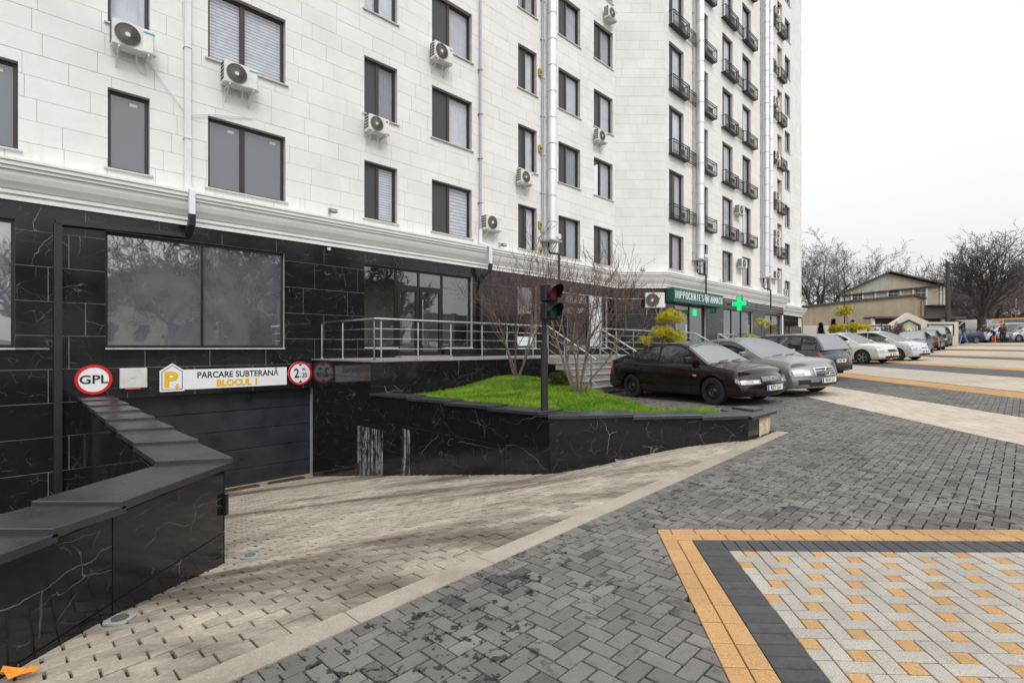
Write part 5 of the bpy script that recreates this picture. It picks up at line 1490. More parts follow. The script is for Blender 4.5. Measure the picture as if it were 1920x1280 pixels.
mb.add([(c.x, c.y, ramp_z(c.x, c.y) + .022)] + pts, [(0, i + 1, (i + 1) % 12 + 1) for i in range(12)])
single(mb, 'fallen_leaf', simple_c('orange_leaf', (.75, .30, .03), .7), 'curled orange fallen leaf at the foot of the parapet wall', 'leaf')
# far paving: the bands go on as sheets whose courses are too small to tell apart
def farpav(name, c1, c2, sc_=5.0):
    b = NB(name); mp = b.mapping((1, 1, 1), (0, 0, -math.atan2(.1085, .9941) if False else math.atan2(.1085, .9941)))
    br = b.n('TexBrick'); br.inputs['Scale'].default_value = 1.0; br.inputs['Brick Width'].default_value = .2; br.inputs['Row Height'].default_value = .1; br.inputs['Mortar Size'].default_value = .006
    br.inputs['Color1'].default_value = (*c1, 1); br.inputs['Color2'].default_value = (*c2, 1); br.inputs['Mortar'].default_value = (c1[0] * .35, c1[1] * .35, c1[2] * .35, 1); b.l(mp, br.inputs['Vector'])
    v = b.rng(b.noise(.5, 6, .65), .3, .7, .82, 1.12); c = b.mix(1.0, br.outputs[0], b.gray(v), 'MULTIPLY')
    d = b.rng(b.noise(.25, 5, .6), .55, .75, 0, .25); c = b.mix(d, c, (c1[0] * .5, c1[1] * .5, c1[2] * .5)); b.pbr(c, .85, 0, .35); return b.m
fm = {'g': farpav('grey_paving_far', (.125, .122, .122), (.09, .088, .090)), 'b': farpav('beige_paving_far', (.54, .47, .38), (.45, .39, .32)), 'o': farpav('ochre_paving_far', (.60, .34, .12), (.50, .28, .10))}
fs_ = {k: MB() for k in fm}
for (a0, a1, m_) in BANDS:
    a = max(a0, -16) if m_ == 'g' and a0 < -10 else a0
    cuts = [a]; 
    while math.floor(cuts[-1]) + 1 < a1: cuts.append(float(math.floor(cuts[-1]) + 1))
    cuts.append(a1)
    for i in range(len(cuts) - 1):
        am = (cuts[i] + cuts[i + 1]) / 2; run = None
        for b in range(-6, 72):
            p = AB(am, b + .5); ok_ = not cellzone(am, b + .5) and (p.y < p.x + 12.0) and p.y - p.x < 14 and not (p.y < 3 and p.x < 1) and not (b < BZ and occupied(p) and p.x < 3.3)
            if ok_ and run is None: run = b
            if (not ok_ or b == 71) and run is not None:
                P = [AB(cuts[i], run), AB(cuts[i + 1], run), AB(cuts[i + 1], b), AB(cuts[i], b)]; fs_[m_].add([(q.x, q.y, G(q.x, q.y)) for q in P], [(0, 1, 2, 3)]); run = None
for k, nm in (('g', 'plaza_paving_far'), ('b', 'beige_paving_far'), ('o', 'ochre_paving_far')): tag(fs_[k].build(nm, fm[k]), kind='structure')
# bedding under the pavers, street and far ground
mb = MB()
P = [(-12, -9), (70, -9), (70, 76), (-8, 76), (-8, 20), (14.9 - 14.4, 14.9), (.6, 8.0), (3.3, 7.2), (-1.9, 1.8), (-12, -8.4)]
mb.add([(x, y, G(x, y) - .022) for x, y in [(-3.0, -9), (80, -9), (80, 80), (20, 80), (9.5, 24), (-.2, 14.3), (2.0, 13.4), (2.6, 8.3), (3.95, 7.75), (-1.55, 2.2), (-3.0, .7)]], [tuple(range(11))])
tag(mb.build('paving_bed', M_sand), kind='structure')
mb = MB()
gx_ = [-8 + .35 * i for i in range(38)]; gy_ = [-1 + .35 * i for i in range(48)]
mb.grid(lambda a, b: Vector((*(E1 * a + E2 * b), ramp_z(*(E1 * a + E2 * b)) - .025)), [-4.8 + .3 * i for i in range(38)], [KIN * S2 + .02 + .3 * i for i in range(37)])
tag(mb.build('ramp_bed', M_sand, smooth=True), kind='structure')
mb = MB(); mb.add([(-14, -3, -3.42), (-2.95, -3, -3.42), (-2.95, 4.0, -3.42), (-12.3, 14, -3.42)], [(0, 1, 2, 3)]); tag(mb.build('light_well_floor', M_sand), kind='structure')
mb = MB(); gz = lambda u, v: Vector((u, v, min(G(max(u, -3), max(v, 0)), 1.2) - .12))
mb.grid(gz, [-420, -60, 0, 20, 45, 62, 80, 420], [-420, -60, -9]); mb.grid(gz, [20, 32, 45, 62, 80, 420], [-9, 12, 40, 60, 90, 130, 420]); mb.grid(gz, [-420, -60, 0, 20], [62, 90, 420]); mb.grid(gz, [-420, -60, -14], [-9, 20, 62]); mb.grid(gz, [-14, -3], [-9, -3])
tag(mb.build('ground', M_asphalt), kind='structure')
# ---------------------------------------------------------------- traffic light
tp = Vector((.50, 7.95)); tl = thing('traffic_light', 'black traffic light post with unlit red and green lamps standing on the coping', 'traffic light', (tp.x, tp.y, -.965))
Mt = Matrix.Translation((tp.x, tp.y, -.965))
mb = MB(Mt); mb.tube([(0, 0, 0), (0, 0, .945)], .056, 20); mb.tube([(0, 0, .945), (0, 0, .965)], .06, 20); mb.build('lower_pole', M_blackm, tl, smooth=True)
mb = MB(Mt); mb.tube([(0, 0, .965), (0, 0, 1.96)], .037, 16); mb.build('upper_pole', M_blackm, tl, smooth=True)
Mh = Mt @ Matrix.Translation((.0, .0, 0)) @ Matrix.Rotation(rad(34), 4, 'Z')     # local -y looks towards the drive
for i, (z, nm, m_) in enumerate(((1.665, 'red_lamp', simple_c('dull_red_lens', (.16, .008, .012), .25)), (1.385, 'green_lamp', simple_c('dull_green_lens', (.004, .06, .048), .25)))):
    mb = MB(Mh); mb.bbox((-.125, -.20, z), (.125, -.045, z + .27), .02); hd = mb.build('lamp_housing', M_black, tl)
    mb = MB(Mh); cz = z + .135; mb.lathe([(0, -.222), (.05, -.219), (.085, -.206), (.10, -.198)], 24, M=Matrix.Translation((0, 0, cz))); mb.build(nm, m_, hd, smooth=True)
    mb = MB(Mh)   # visor: open half tube
    n = 18; prof_ = []
    for k in range(n + 1):
        a = math.pi * (-.22 + 1.44 * k / n); ln = .20 * (.45 + .55 * max(0, math.sin(a)))
        prof_.append((math.cos(a), math.sin(a), ln))
    vs_ = [(.112 * c, -.195, cz + .112 * s_) for c, s_, l in prof_] + [(.118 * c, -.20 - l, cz + .118 * s_) for c, s_, l in prof_] + [(.105 * c, -.195, cz + .105 * s_) for c, s_, l in prof_] + [(.111 * c, -.20 - l, cz + .111 * s_) for c, s_, l in prof_]
    m = n + 1; fs = []
    for k in range(n): fs += [(k, k + 1, k + 1 + m, k + m), (k + 2 * m, k + 3 * m, k + 1 + 3 * m, k + 1 + 2 * m), (k + m, k + 1 + m, k + 1 + 3 * m, k + 3 * m)]
    mb.add(vs_, fs); mb.build('visor', M_black, hd, smooth=True)
mb = MB(Mh); 
for z in (1.42, 1.62, 1.86): mb.box((-.03, -.06, z), (.03, .0, z + .03))
mb.build('clamp', M_blackm, tl)

# ---------------------------------------------------------------- bare trees
def tree(name, label, base, z, stems, height, seed, mats, cat='tree', group=None, levels=4, spread=.5, r0=.05, kids_=(4, 4, 4, 3), lean=0.25, droop=0.0, trunk=None, ratio=.62, minr=.004, sides=(6, 5, 4, 3, 3, 3), up=.35):
    rt = random.Random(seed); T = MB(); W_ = MB()
    o = thing(name, label, cat, (base[0], base[1], z), 0, group)
    def grow(p, d, ln, r, lv):
        n = 4 if lv < 2 else 3; pts = [p]; rs = [r]; q = p.copy(); dd = d.copy()
        for i in range(n):
            dd = (dd + Vector((rt.gauss(0, .12), rt.gauss(0, .12), rt.gauss(0, .08) + up * .12 - droop * lv * .05))).normalized()
            q = q + dd * (ln / n); pts.append(q.copy()); rs.append(max(minr, r * (1 - .55 * (i + 1) / n)))
        (T if lv < 2 else W_).tube(pts, rs, sides[min(lv, 5)], cap=False, tint=rt.uniform(.8, 1.2))
        if lv >= levels: return
        k = kids_[min(lv, len(kids_) - 1)]
        for c in range(k):
            f = (.30 + .70 * (c + rt.random()) / k) if lv > 0 else (.45 + .55 * (c + rt.random()) / k)
            fi = min(n - 1e-3, f * n); i = int(fi); pp = pts[i].lerp(pts[i + 1], fi - i)
            ax = Vector((rt.gauss(0, 1), rt.gauss(0, 1), rt.gauss(0, .5))); ax = (ax - dd * ax.dot(dd)).normalized()
            nd = (dd * (1 - spread) + ax * spread + Vector((0, 0, up * .25))).normalized()
            grow(pp, nd, ln * ratio * rt.uniform(.75, 1.2), max(minr, rs[i] * .58), lv + 1)
    for s_ in range(stems):
        a = 2 * math.pi * s_ / stems + rt.uniform(-.4, .4); l = lean * rt.uniform(.5, 1.2) if stems > 1 else 0
        d = Vector((math.cos(a) * l, math.sin(a) * l, 1)).normalized()
        b = Vector((base[0] + .05 * math.cos(a) * (stems > 1), base[1] + .05 * math.sin(a) * (stems > 1), z - .06))
        if trunk:
            T.tube([b, b + Vector((rt.uniform(-.1, .1), 0, trunk * .5)), b + Vector((rt.uniform(-.15, .15), 0, trunk))], [r0 * 1.25, r0 * 1.05, r0], 8, cap=False)
            b = b + Vector((0, 0, trunk))
            for q in range(kids_[0]):
                a2 = 2 * math.pi * q / kids_[0] + rt.uniform(-.4, .4); l2 = lean * rt.uniform(.5, 1.4)
                grow(b + Vector((0, 0, -rt.uniform(0, trunk * .25))), Vector((math.cos(a2) * l2, math.sin(a2) * l2, 1)).normalized(), (height - trunk) * rt.uniform(.5, .65), r0 * .55, 1)
            grow(b, Vector((rt.uniform(-.1, .1), rt.uniform(-.1, .1), 1)), (height - trunk) * .6, r0 * .7, 1)
        else: grow(b, d, height * rt.uniform(.5, .64), r0 * rt.uniform(.7, 1.1), 0)
    T.build('trunk', mats[0], o, smooth=True); W_.build('crown', mats[1], o)
    return o
tree('bare_tree', 'bare multi-stemmed small tree on top of the grass mound, left of the traffic light', (.12, 13.85), lawn_z(.12, 13.85), 5, 2.8, 5, (M_bark, M_twig), levels=4, kids_=(4, 4, 4, 3), lean=.42, r0=.030, minr=.0032, ratio=.62, spread=.42, up=.5)
tree('bare_tree', 'bare multi-stemmed small tree with reddish twigs, right of the traffic light before the stairs', (1.42, 10.95), lawn_z(1.42, 10.95), 7, 2.95, 12, (M_bark, M_twig), levels=4, kids_=(4, 4, 4, 3), lean=.50, r0=.034, minr=.0032, ratio=.62, spread=.42, up=.45)
gs = [('broad bare tree just behind the far end of the apartment block', (46.5, 78), 15, 3, 8.0), ('rounded bare tree behind the old gabled building', (53.5, 80), 14.5, 9, 9.0), ('bare tree partly hidden behind the white end wall', (42, 84), 16, 14, 8.0)]
for lb, b_, h, sd, sp_ in gs:
    tree('bare_tree', lb, b_, 1.0, 1, h, sd, (M_dbark, M_dtwig), levels=6, kids_=(6, 5, 4, 4, 3, 2), lean=.62, r0=.34, minr=.016, trunk=3.0, ratio=.58, spread=.50, up=.22, sides=(7, 6, 4, 3, 3, 3), group='bare trees in the background')
tree('bare_tree', 'big dark bare tree with a thick trunk and a few yellow leaves by the street', (49.4, 54), .6, 1, 10.3, 22, (M_dbark, simple('hazed_dark_twig', (.085, .072, .064), .9)), levels=6, kids_=(6, 5, 4, 4, 3, 2), lean=.62, r0=.36, minr=.016, trunk=2.8, ratio=.62, spread=.50, up=.26, sides=(7, 6, 4, 3, 3, 3), group='bare trees in the background')  # dark twig colour raised a little, with the haze painted into it
for i, (b_, h, sd) in enumerate((((58, 62), 9, 31), ((66, 66), 8.5, 33), ((61.5, 72), 10, 35), ((53.5, 66), 8, 37))):
    tree('bare_tree', ['dense low bare tree right of the big dark tree behind the vans', 'low bare tree at the right edge behind the vans', 'thin bare tree far behind the orange van', 'bare tree filling the gap behind the big dark tree'][i], b_, .9, 1, h, sd, (M_dbark, M_dtwig), levels=5, kids_=(6, 5, 5, 4, 3), lean=1.1, r0=.22, minr=.02, trunk=1.0, ratio=.66, spread=.52, up=.2, sides=(6, 5, 4, 3, 3, 3), group='bare trees in the background')
rt = random.Random(3)
# yellow leaves left on the dark tree
yl = MB()
for c, n in (((49.3, 53.2, 7.0), 9), ((50.2, 53, 6.4), 7), ((48.8, 52.7, 2.2), 14), ((51, 53, 5.4), 4)):
    for i in range(n):
        p = Vector(c) + Vector([rt.gauss(0, .28) for k in range(3)]); r = .07; a = rt.uniform(0, 6)
        yl.add([p + Vector((r * math.cos(a), .02, r * math.sin(a))), p + Vector((-r * math.sin(a), 0, r * math.cos(a))), p - Vector((r * math.cos(a), .02, r * math.sin(a))), p + Vector((r * math.sin(a), 0, -r * math.cos(a)))], [(0, 1, 2, 3)])
tag(yl.build('yellow_leaves', simple_c('yellow_leaf', (.7, .38, .03))), kind='stuff')

# ---------------------------------------------------------------- cloud pines, bush and conifers
def pad(c, rx, rz, n, seed, ln=.10, w_=.006, mb=None, upb=.5, sub=True):
    rt = random.Random(seed); mb = mb or MB()
    if sub and rx > .2:
        k = 9
        for i in range(k):
            a = i * 2.4; q = rx * .68 * math.sqrt((i + .3) / k)
            pad((c[0] + q * math.cos(a), c[1] + q * math.sin(a), c[2] + rz * rt.uniform(-.45, .45)), rx * rt.uniform(.30, .44), rz * rt.uniform(.5, .8), max(14, int(n / k)), seed * 13 + i, ln, w_, mb, upb, False)
        return mb
    for i in range(n):
        a = rt.uniform(0, 6.283); q = math.sqrt(rt.random()); h = math.sqrt(max(0, 1 - q * q)); s_ = 1 if rt.random() < .8 else -.4
        lump = 1 + .18 * math.sin(a * 3 + seed) 
        p = Vector(c) + Vector((rx * q * math.cos(a) * lump, rx * q * math.sin(a) * lump, rz * h * s_ * rt.uniform(.5, 1.05)))
        out_ = Vector((math.cos(a) * q, math.sin(a) * q, .3 + upb)).normalized(); tn = rt.uniform(.55, 1.25)
        for k in range(12):
            d = (out_ + Vector((rt.gauss(0, .5), rt.gauss(0, .5), rt.gauss(0, .4)))).normalized(); sd = d.cross(Vector((rt.random(), rt.random(), rt.random()))).normalized() * w_
            mb.add([p - sd, p + sd, p + d * ln * rt.uniform(.7, 1.2)], [(0, 1, 2)], tint=tn * rt.uniform(.8, 1.2))
    return mb
def pine(name, label, base, z, pads, mat, ln=.10, n=170, w_=.006, group='golden cloud pruned pines'):
    o = thing(name, label, 'pine', (base[0], base[1], z), 0, group); T = MB(); hi = max(p[2] for p in pads)
    T.tube([(base[0], base[1], z), (base[0] + .12, base[1], z + (hi - z) * .5), (base[0], base[1], hi)], [.06, .045, .02], 7)
    for (x, y, zz_, rx, rz) in pads:
        T.tube([(base[0] + .06, base[1], zz_ - .35), (x, y, zz_)], [.03, .012], 5)
    T.build('trunk', M_bark, o, smooth=True)
    for i, (x, y, zz_, rx, rz) in enumerate(pads): pad((x, y, zz_), rx, rz, int(n * rx * rx * 3.2) + 40, i + int(x * 7), ln, w_).build('foliage_pad', mat, o)
    return o
b_ = dpt(5.15, .9)
pine('cloud_pine', 'golden cloud pruned pine behind the dark sedan beside the steel railing', (b_.x, b_.y), -1.25,
     [(b_.x + .25, b_.y, 1.06, .56, .30), (b_.x - .05, b_.y - .1, .48, .46, .28), (b_.x + .38, b_.y, .32, .50, .28), (b_.x - .60, b_.y - .1, .20, .26, .16)], M_pine, n=1300, ln=.10, w_=.0035)
pine('cloud_pine', 'pale topped pruned pine seen above the silver coupe before the pharmacy window', (11.45, 23.7), -1.0, [(11.5, 23.7, 1.08, .42, .22), (11.0, 23.6, .42, .42, .16), (11.95, 23.6, .42, .40, .14)], M_pale, n=520, w_=.006)
pine('cloud_pine', 'golden cloud pruned pine by the cream boundary wall', (24.7, 38), -.45, [(24.5, 38, 2.55, .70, .42), (24.0, 37.9, 1.35, .75, .35), (25.6, 38, 1.45, .85, .38), (24.7, 37.8, .8, 1.1, .3)], M_pine, ln=.15, n=260, w_=.009)
o = thing('round_bush', 'low olive green juniper bush on the lawn beside the right bare tree', 'bush', (1.15, 12.9, -1.05)); pad((1.15, 12.9, -.92), .42, .30, 420, 77, .09, .007).build('foliage', M_bush, o)
def fir(base, z, h, r, label, seed):
    rt = random.Random(seed); o = thing('small_conifer', label, 'conifer', (base[0], base[1], z), 0, 'small dark conifers by the boundary wall'); mb = MB()
    for i in range(900):
        f = rt.random() ** .8; rr = r * (1 - f) * math.sqrt(rt.random()) + .03; a = rt.uniform(0, 6.283); p = Vector((base[0] + rr * math.cos(a), base[1] + rr * math.sin(a), z + .15 + f * (h - .15)))
        d = Vector((math.cos(a), math.sin(a), .5)).normalized()
        for k in range(3):
            dd = (d + Vector([rt.gauss(0, .4) for _ in range(3)])).normalized(); sd = dd.cross(Vector((0, 0, 1))).normalized() * .03; mb.add([p - sd, p + sd, p + dd * .2], [(0, 1, 2)], tint=rt.uniform(.5, 1.6))
    mb.build('foliage', M_fir, o); t_ = MB(); t_.tube([(base[0], base[1], z), (base[0], base[1], z + h * .8)], [.05, .01], 6); t_.build('trunk', M_dbark, o)
fir((24.0, 40), -.42, 2.3, .55, 'small dark conifer leftmost against the cream boundary wall', 5); fir((25.3, 40.5), -.40, 2.6, .55, 'small dark conifer just left of the golden pine by the boundary wall', 6)
fir((26.8, 40.5), -.40, 2.5, .5, 'small dark conifer behind the golden pine', 8)
# bare shrub before the mural
tree('bare_shrub', 'tangled bare shrub in front of the white mural panel', (31.8, 43.5), -.1, 6, 2.2, 44, (M_dbark, M_twig), cat='shrub', levels=4, kids_=(4, 4, 4, 3), lean=.8, r0=.03, minr=.012, ratio=.62)

# ---------------------------------------------------------------- buildings beyond the plaza
P_beige = plaster('beige_plaster', (.40, .335, .235), (.30, .25, .175)); P_peel = plaster('peeling_plaster', (.47, .41, .30), (.36, .31, .22), .35, (.42, .42, .37), .50)
P_cream = simple('cream_wall_paint', (.58, .52, .45), .8, var=.06, scale=1)
M_roofd = simple('dark_roof_sheet', (.075, .07, .068), .8)
def wallbox(mb, a, b_, z0, z1, t, **k):
    a, b_ = Vector(a), Vector(b_); d = (b_ - a).normalized(); nn = Vector((-d.y, d.x)) * t; mb.prism([a[:], b_[:], (b_ + nn)[:], (a + nn)[:]], z0, z1, **k)
# gabled old building, gable parallel to the picture
YB = 62.0; X = lambda px, Y: (px - 960) / FPX * Y; Z = lambda py, Y: (HY - py) / FPX * Y
ob = thing('old_building', 'old gabled building with peeling plaster and white pilasters behind the beige wall', 'building', (44, YB, .5))
x0, x1, xp = X(1577, YB), X(1772, YB), X(1664, YB); ze0, ze1, zp = Z(551, YB), Z(537, YB), Z(512, YB)
mb = MB(); 
poly = [(x0, .3), (x1, .3), (x1, ze1), (xp, zp), (x0, ze0)]
mb.add([(p[0], YB, p[1]) for p in poly] + [(p[0] + 12, YB + 16, p[1]) for p in poly], [(0, 1, 2, 3, 4), (9, 8, 7, 6, 5)] + [(i, (i + 5), (i + 1) % 5 + 5, (i + 1) % 5) for i in range(5)]); mb.build('wall', P_peel, ob)
mb = MB()
for (a, za, c, zc_) in ((x0 - .9, ze0 - .28, xp, zp + .08), (xp, zp + .08, x1 + .3, ze1 + .02)):
    mb.add([(a, YB - .5, za), (c, YB - .5, zc_), (c + 12, YB + 16.3, zc_), (a + 12, YB + 16.3, za), (a, YB - .5, za + .16), (c, YB - .5, zc_ + .16), (c + 12, YB + 16.3, zc_ + .16), (a + 12, YB + 16.3, za + .16)], [(0, 3, 2, 1), (4, 5, 6, 7), (0, 1, 5, 4), (1, 2, 6, 5), (2, 3, 7, 6), (3, 0, 4, 7)])
mb.build('roof', M_roofd, ob)
mb = MB(); mb.add([(x0 - .6, YB - .32, ze0 - .30), (x1, YB - .32, Z(535, YB)), (x1, YB - .02, Z(535, YB)), (x0 - .6, YB - .02, ze0 - .30), (x0 - .6, YB - .32, ze0 - .17), (x1, YB - .32, Z(533, YB)), (x1, YB - .02, Z(533, YB)), (x0 - .6, YB - .02, ze0 - .17)], [(0, 3, 2, 1), (4, 5, 6, 7), (0, 1, 5, 4), (1, 2, 6, 5), (2, 3, 7, 6), (3, 0, 4, 7)]); mb.build('ledge', M_roofd, ob)
for px in (1576, 1595.5, 1617, 1640, 1663, 1687, 1710.5, 1736, 1763, 1769):
    mb = MB(); mb.box((X(px, YB) - .10, YB - .12, .5), (X(px, YB) + .10, YB - .01, Z(549 - (px - 1576) * .072, YB))); mb.build('pilaster', simple_c('flaking_white', (.60, .58, .53)), ob)
for px, py0, py1 in ((1608, 563, 552), (1674, 557, 545), (1726, 556, 543)):
    mb = MB(); xw = X(px, YB); mb.box((xw - .55, YB - .05, Z(py0, YB)), (xw + .55, YB - .012, Z(py1, YB))); w_ = mb.build('window', simple_c('old_window_dark', (.05, .06, .065), .3), ob)
    mb = MB(); mb.box((xw - .55, YB - .08, Z((py0 + py1) / 2, YB)), (xw + .55, YB - .052, Z((py0 + py1) / 2, YB) + .07)); mb.box((xw - .03, YB - .079, Z(py0, YB)), (xw + .03, YB - .053, Z(py1, YB))); mb.build('glazing_bar', M_greyp, w_)
# beige blank wall building
Y2 = 53.0
bb = thing('beige_annex', 'long low building with stained beige plaster and a dark roof edge', 'building', (X(1620, Y2), Y2, .3))
pts = [(1505, 575), (1592, 565), (1712, 553.5), (1733, 560)]
pl2 = [(X(p, Y2 + (2.5 if p == 1733 else 0)), Y2 + (2.5 if p == 1733 else 0), Z(q, Y2 + (2.5 if p == 1733 else 0))) for p, q in pts]
mb = MB()
for i in range(3):
    a, c = pl2[i], pl2[i + 1]; mb.add([(a[0], a[1], -.5), (c[0], c[1], -.5), c, a], [(0, 1, 2, 3)])
mb.add([(pl2[0][0], Y2, -.5), pl2[0], (pl2[0][0], Y2 + 6, pl2[0][2]), (pl2[0][0], Y2 + 6, -.5)], [(0, 1, 2, 3)])
mb.add([(pl2[3][0], pl2[3][1], -.5), (pl2[3][0], Y2 + 8, -.5), (pl2[3][0], Y2 + 8, pl2[3][2]), pl2[3]], [(0, 1, 2, 3)])
mb.build('wall', P_beige, bb)
mb = MB()
for i in range(3):
    a, c = Vector(pl2[i]), Vector(pl2[i + 1]); mb.add([a + Vector((-.05, -.25, -.03)), c + Vector((.1, -.25, -.03)), c + Vector((.1, 6, -.1)), a + Vector((-.05, 6, -.1)), a + Vector((-.05, -.25, .12)), c + Vector((.1, -.25, .12)), c + Vector((.1, 6, .05)), a + Vector((-.05, 6, .05))], [(0, 3, 2, 1), (4, 5, 6, 7), (0, 1, 5, 4), (1, 2, 6, 5), (2, 3, 7, 6), (3, 0, 4, 7)])
mb.build('roof', M_roofd, bb)
mb = MB(); mb.tube([(X(1723, Y2 + 1.2), Y2 + .9, 4.9), (X(1723, Y2 + 1.2), Y2 + .9, .5)], .07, 6); mb.build('drainpipe', simple_c('rusty_pipe', (.20, .13, .09)), bb)
sh = thing('lean_to_shed', 'dark sheds with flat roofs between the beige building and the bare tree', 'shed', (X(1770, 52), 52, .3)); mb = MB()
mb.box((X(1735, 56), 56, .2), (X(1790, 56), 60, Z(575, 56))); mb.build('wall', simple_c('dark_shed_wall', (.13, .12, .105), .9), sh)
mb = MB(); mb.box((X(1632, 51), 50.3, Z(597.5, 51)), (X(1800, 51), 52, Z(594, 51))); mb.box((X(1737, 56), 55.4, Z(574, 56)), (X(1800, 56), 58, Z(572, 56))); mb.build('roof', M_roofd, sh)
mb = MB(); mb.box((X(1640, 51.5), 51.5, .2), (X(1798, 51.5), 51.9, Z(597.6, 51.5))); mb.build('shed_front', simple_c('shed_brick', (.17, .115, .095), .9), sh)
for px in (1762, 1633): 
    mb = MB(); mb.box((X(px, 51) - .12, 50.6, .2), (X(px, 51) + .12, 50.85, Z(597.6, 51))); mb.build('post', M_signw, sh)
mb = MB(); mb.bbox((X(1768, 51), 51.0, Z(607, 51)), (X(1779, 51), 51.4, Z(598.5, 51)), .02); mb.build('vent_unit', M_signw, sh)
# cream boundary wall with framed murals and gable
YW = 46.5
bw = thing('boundary_wall', 'cream boundary wall with black framed panels and a gabled middle', 'wall', (X(1650, YW), YW, .2)); mb = MB()
zA, zB_ = Z(610, YW), Z(603.5, YW); xg0, xg1, xgp, zgp = X(1667, YW), X(1741, YW), X(1702.5, YW), Z(586.5, YW)
mb.box((X(1506, YW), YW, -.6), (X(1573, YW), YW + .3, zA)); mb.box((X(1573, YW) + .002, YW - .05, -.6), (xg0, YW + .3, Z(608, YW))); mb.box((xg1, YW, -.6), (X(1797, YW), YW + .3, zB_))
poly = [(xg0, -.6), (xg1, -.6), (xg1, zB_ - .0), (xgp, zgp), (xg0, Z(609, YW))]
mb.add([(p[0], YW - .10, p[1]) for p in poly] + [(p[0], YW + .35, p[1]) for p in poly], [(0, 1, 2, 3, 4), (9, 8, 7, 6, 5)] + [(i, (i + 5), (i + 1) % 5 + 5, (i + 1) % 5) for i in range(5)]); mb.build('wall', P_cream, bw)
def panel(px0, px1, py0, py1, m1, m2, nm='mural_panel'):
    a, c, z0, z1 = X(px0, YW), X(px1, YW), Z(py1, YW), Z(py0, YW); mb = MB(); t = .10
    mb.box((a, YW - .12, z1 - t), (c, YW - .061, z1)); mb.box((a, YW - .12, z0), (a + t, YW - .061, z1 - t)); mb.box((c - t, YW - .12, z0), (c, YW - .061, z1 - t)); f = mb.build('panel_frame', m1, bw)
    mb = MB(); mb.box((a + t, YW - .09, z0), (c - t, YW - .06, z1 - t)); mb.build(nm, m2, f)
M_muralw = simple('mural_white', (.62, .63, .64), .6, var=.2, scale=1.3)
panel(1625.5, 1668, 610, 632, M_blackm, M_muralw); panel(1737, 1787, 607.5, 630, M_blackm, M_muralw)
def hexp(k, y_, mat, nm):
    # nested house shapes of the gable mural
    cx = X(1702.5, YW); hw = X(1702.5 + 22.5 * k, YW) - cx; zt = Z(598.5 + (1 - k) * 17, YW); zs_ = Z(609 + (1 - k) * 11, YW); zb_ = -.2
    poly = [(cx - hw, zb_), (cx + hw, zb_), (cx + hw, zs_), (cx, zt), (cx - hw, zs_)]
    mb = MB(); mb.add([(p[0], YW - .10 - y_, p[1]) for p in poly] + [(p[0], YW - .101, p[1]) for p in poly], [(0, 1, 2, 3, 4)] + [(i, (i + 5), (i + 1) % 5 + 5, (i + 1) % 5) for i in range(5)]); mb.build(nm, mat, bw)
mg = simple_c('mural_dark_green', (.02, .06, .03)); mw = simple_c('mural_pale', (.6, .62, .56)); my = simple_c('mural_gold', (.55, .38, .04))
for i, (k, m_) in enumerate(((1, mg), (.72, mw), (.66, mg), (.60, mw), (.54, mg), (.48, mw), (.42, my), (.26, mw))): hexp(k, .01 + .008 * i, m_, 'mural_band')
# poles and wires
def pole(px, Y, py0, z0, r, label, mat=M_dbark, nm='utility_pole', cat='pole', top=True):
    o = thing(nm, label, cat, (X(px, Y), Y, z0)); mb = MB(); mb.tube([(X(px, Y), Y, z0), (X(px, Y), Y, Z(py0, Y))], [r, r * .75], 8); mb.build('pole', mat, o, smooth=True)
    if top:
        mb = MB(); x = X(px, Y); z = Z(py0, Y)
        mb.box((x - .35, Y - .05, z - .35), (x + .35, Y + .05, z - .22)); mb.box((x - .3, Y - .05, z - 1.2), (x + .32, Y + .05, z - 1.1)); mb.tube([(x + .1, Y, z - .1), (x - .3, Y, z + .25)], .05, 5); mb.build('crossarm', mat, o)
pole(1777, 50, 491, .3, .22, 'dark utility pole standing before the sheds'); pole(1583.5, 44, 542, 0, .06, 'thin dark pole rising in front of the beige wall', M_blackm, 'lamp_pole', 'pole', False); pole(1905, 60, 560, .6, .11, 'pale pole among the bare trees behind the vans', simple_c('concrete_pole', (.5, .5, .48)), 'utility_pole', 'pole', False)
mb = MB(); mb.tube([(X(1889, 50), 50, Z(498, 50)), (X(2100, 50), 50, Z(499, 50))], .022, 4); single(mb, 'overhead_wire', M_blackm, 'thin overhead wire crossing the sky at the right edge', 'wire')
mb = MB(); mb.tube([(X(1777, 50), 50, Z(533, 50)), (X(1860, 56), 56, Z(520, 56)), (X(2000, 60), 60, Z(480, 60))], .018, 4); single(mb, 'overhead_wire', M_blackm, 'thin overhead wire running from the dark utility pole past the bare tree', 'wire')
# far row of houses and hedge closing the view to the right
fh = thing('far_building', 'long dark low building far behind the bare trees and vans', 'building', (75, 88, .5)); mb = MB(); mb.box((62, 86, .3), (110, 96, 5.2)); mb.build('wall', simple_c('far_brown_wall', (.10, .085, .075), .9), fh); mb = MB(); mb.box((61.5, 85.5, 5.2), (110.5, 96.5, 5.6)); mb.build('roof', M_roofd, fh)
fh = thing('far_building', 'pale flat roofed block far right beyond the bare trees', 'building', (118, 120, .5)); mb = MB(); mb.box((108, 118, .3), (150, 130, 14.5)); mb.build('wall', simple_c('far_pale_wall', (.42, .41, .40), .9), fh)
for i in range(7):
    for j in range(3): mb = MB(); mb.box((110 + i * 3.2, 117.9, 2.5 + j * 3.6), (111.6 + i * 3.2, 117.98, 4.3 + j * 3.6)); mb.build('window', M_acdark, fh)
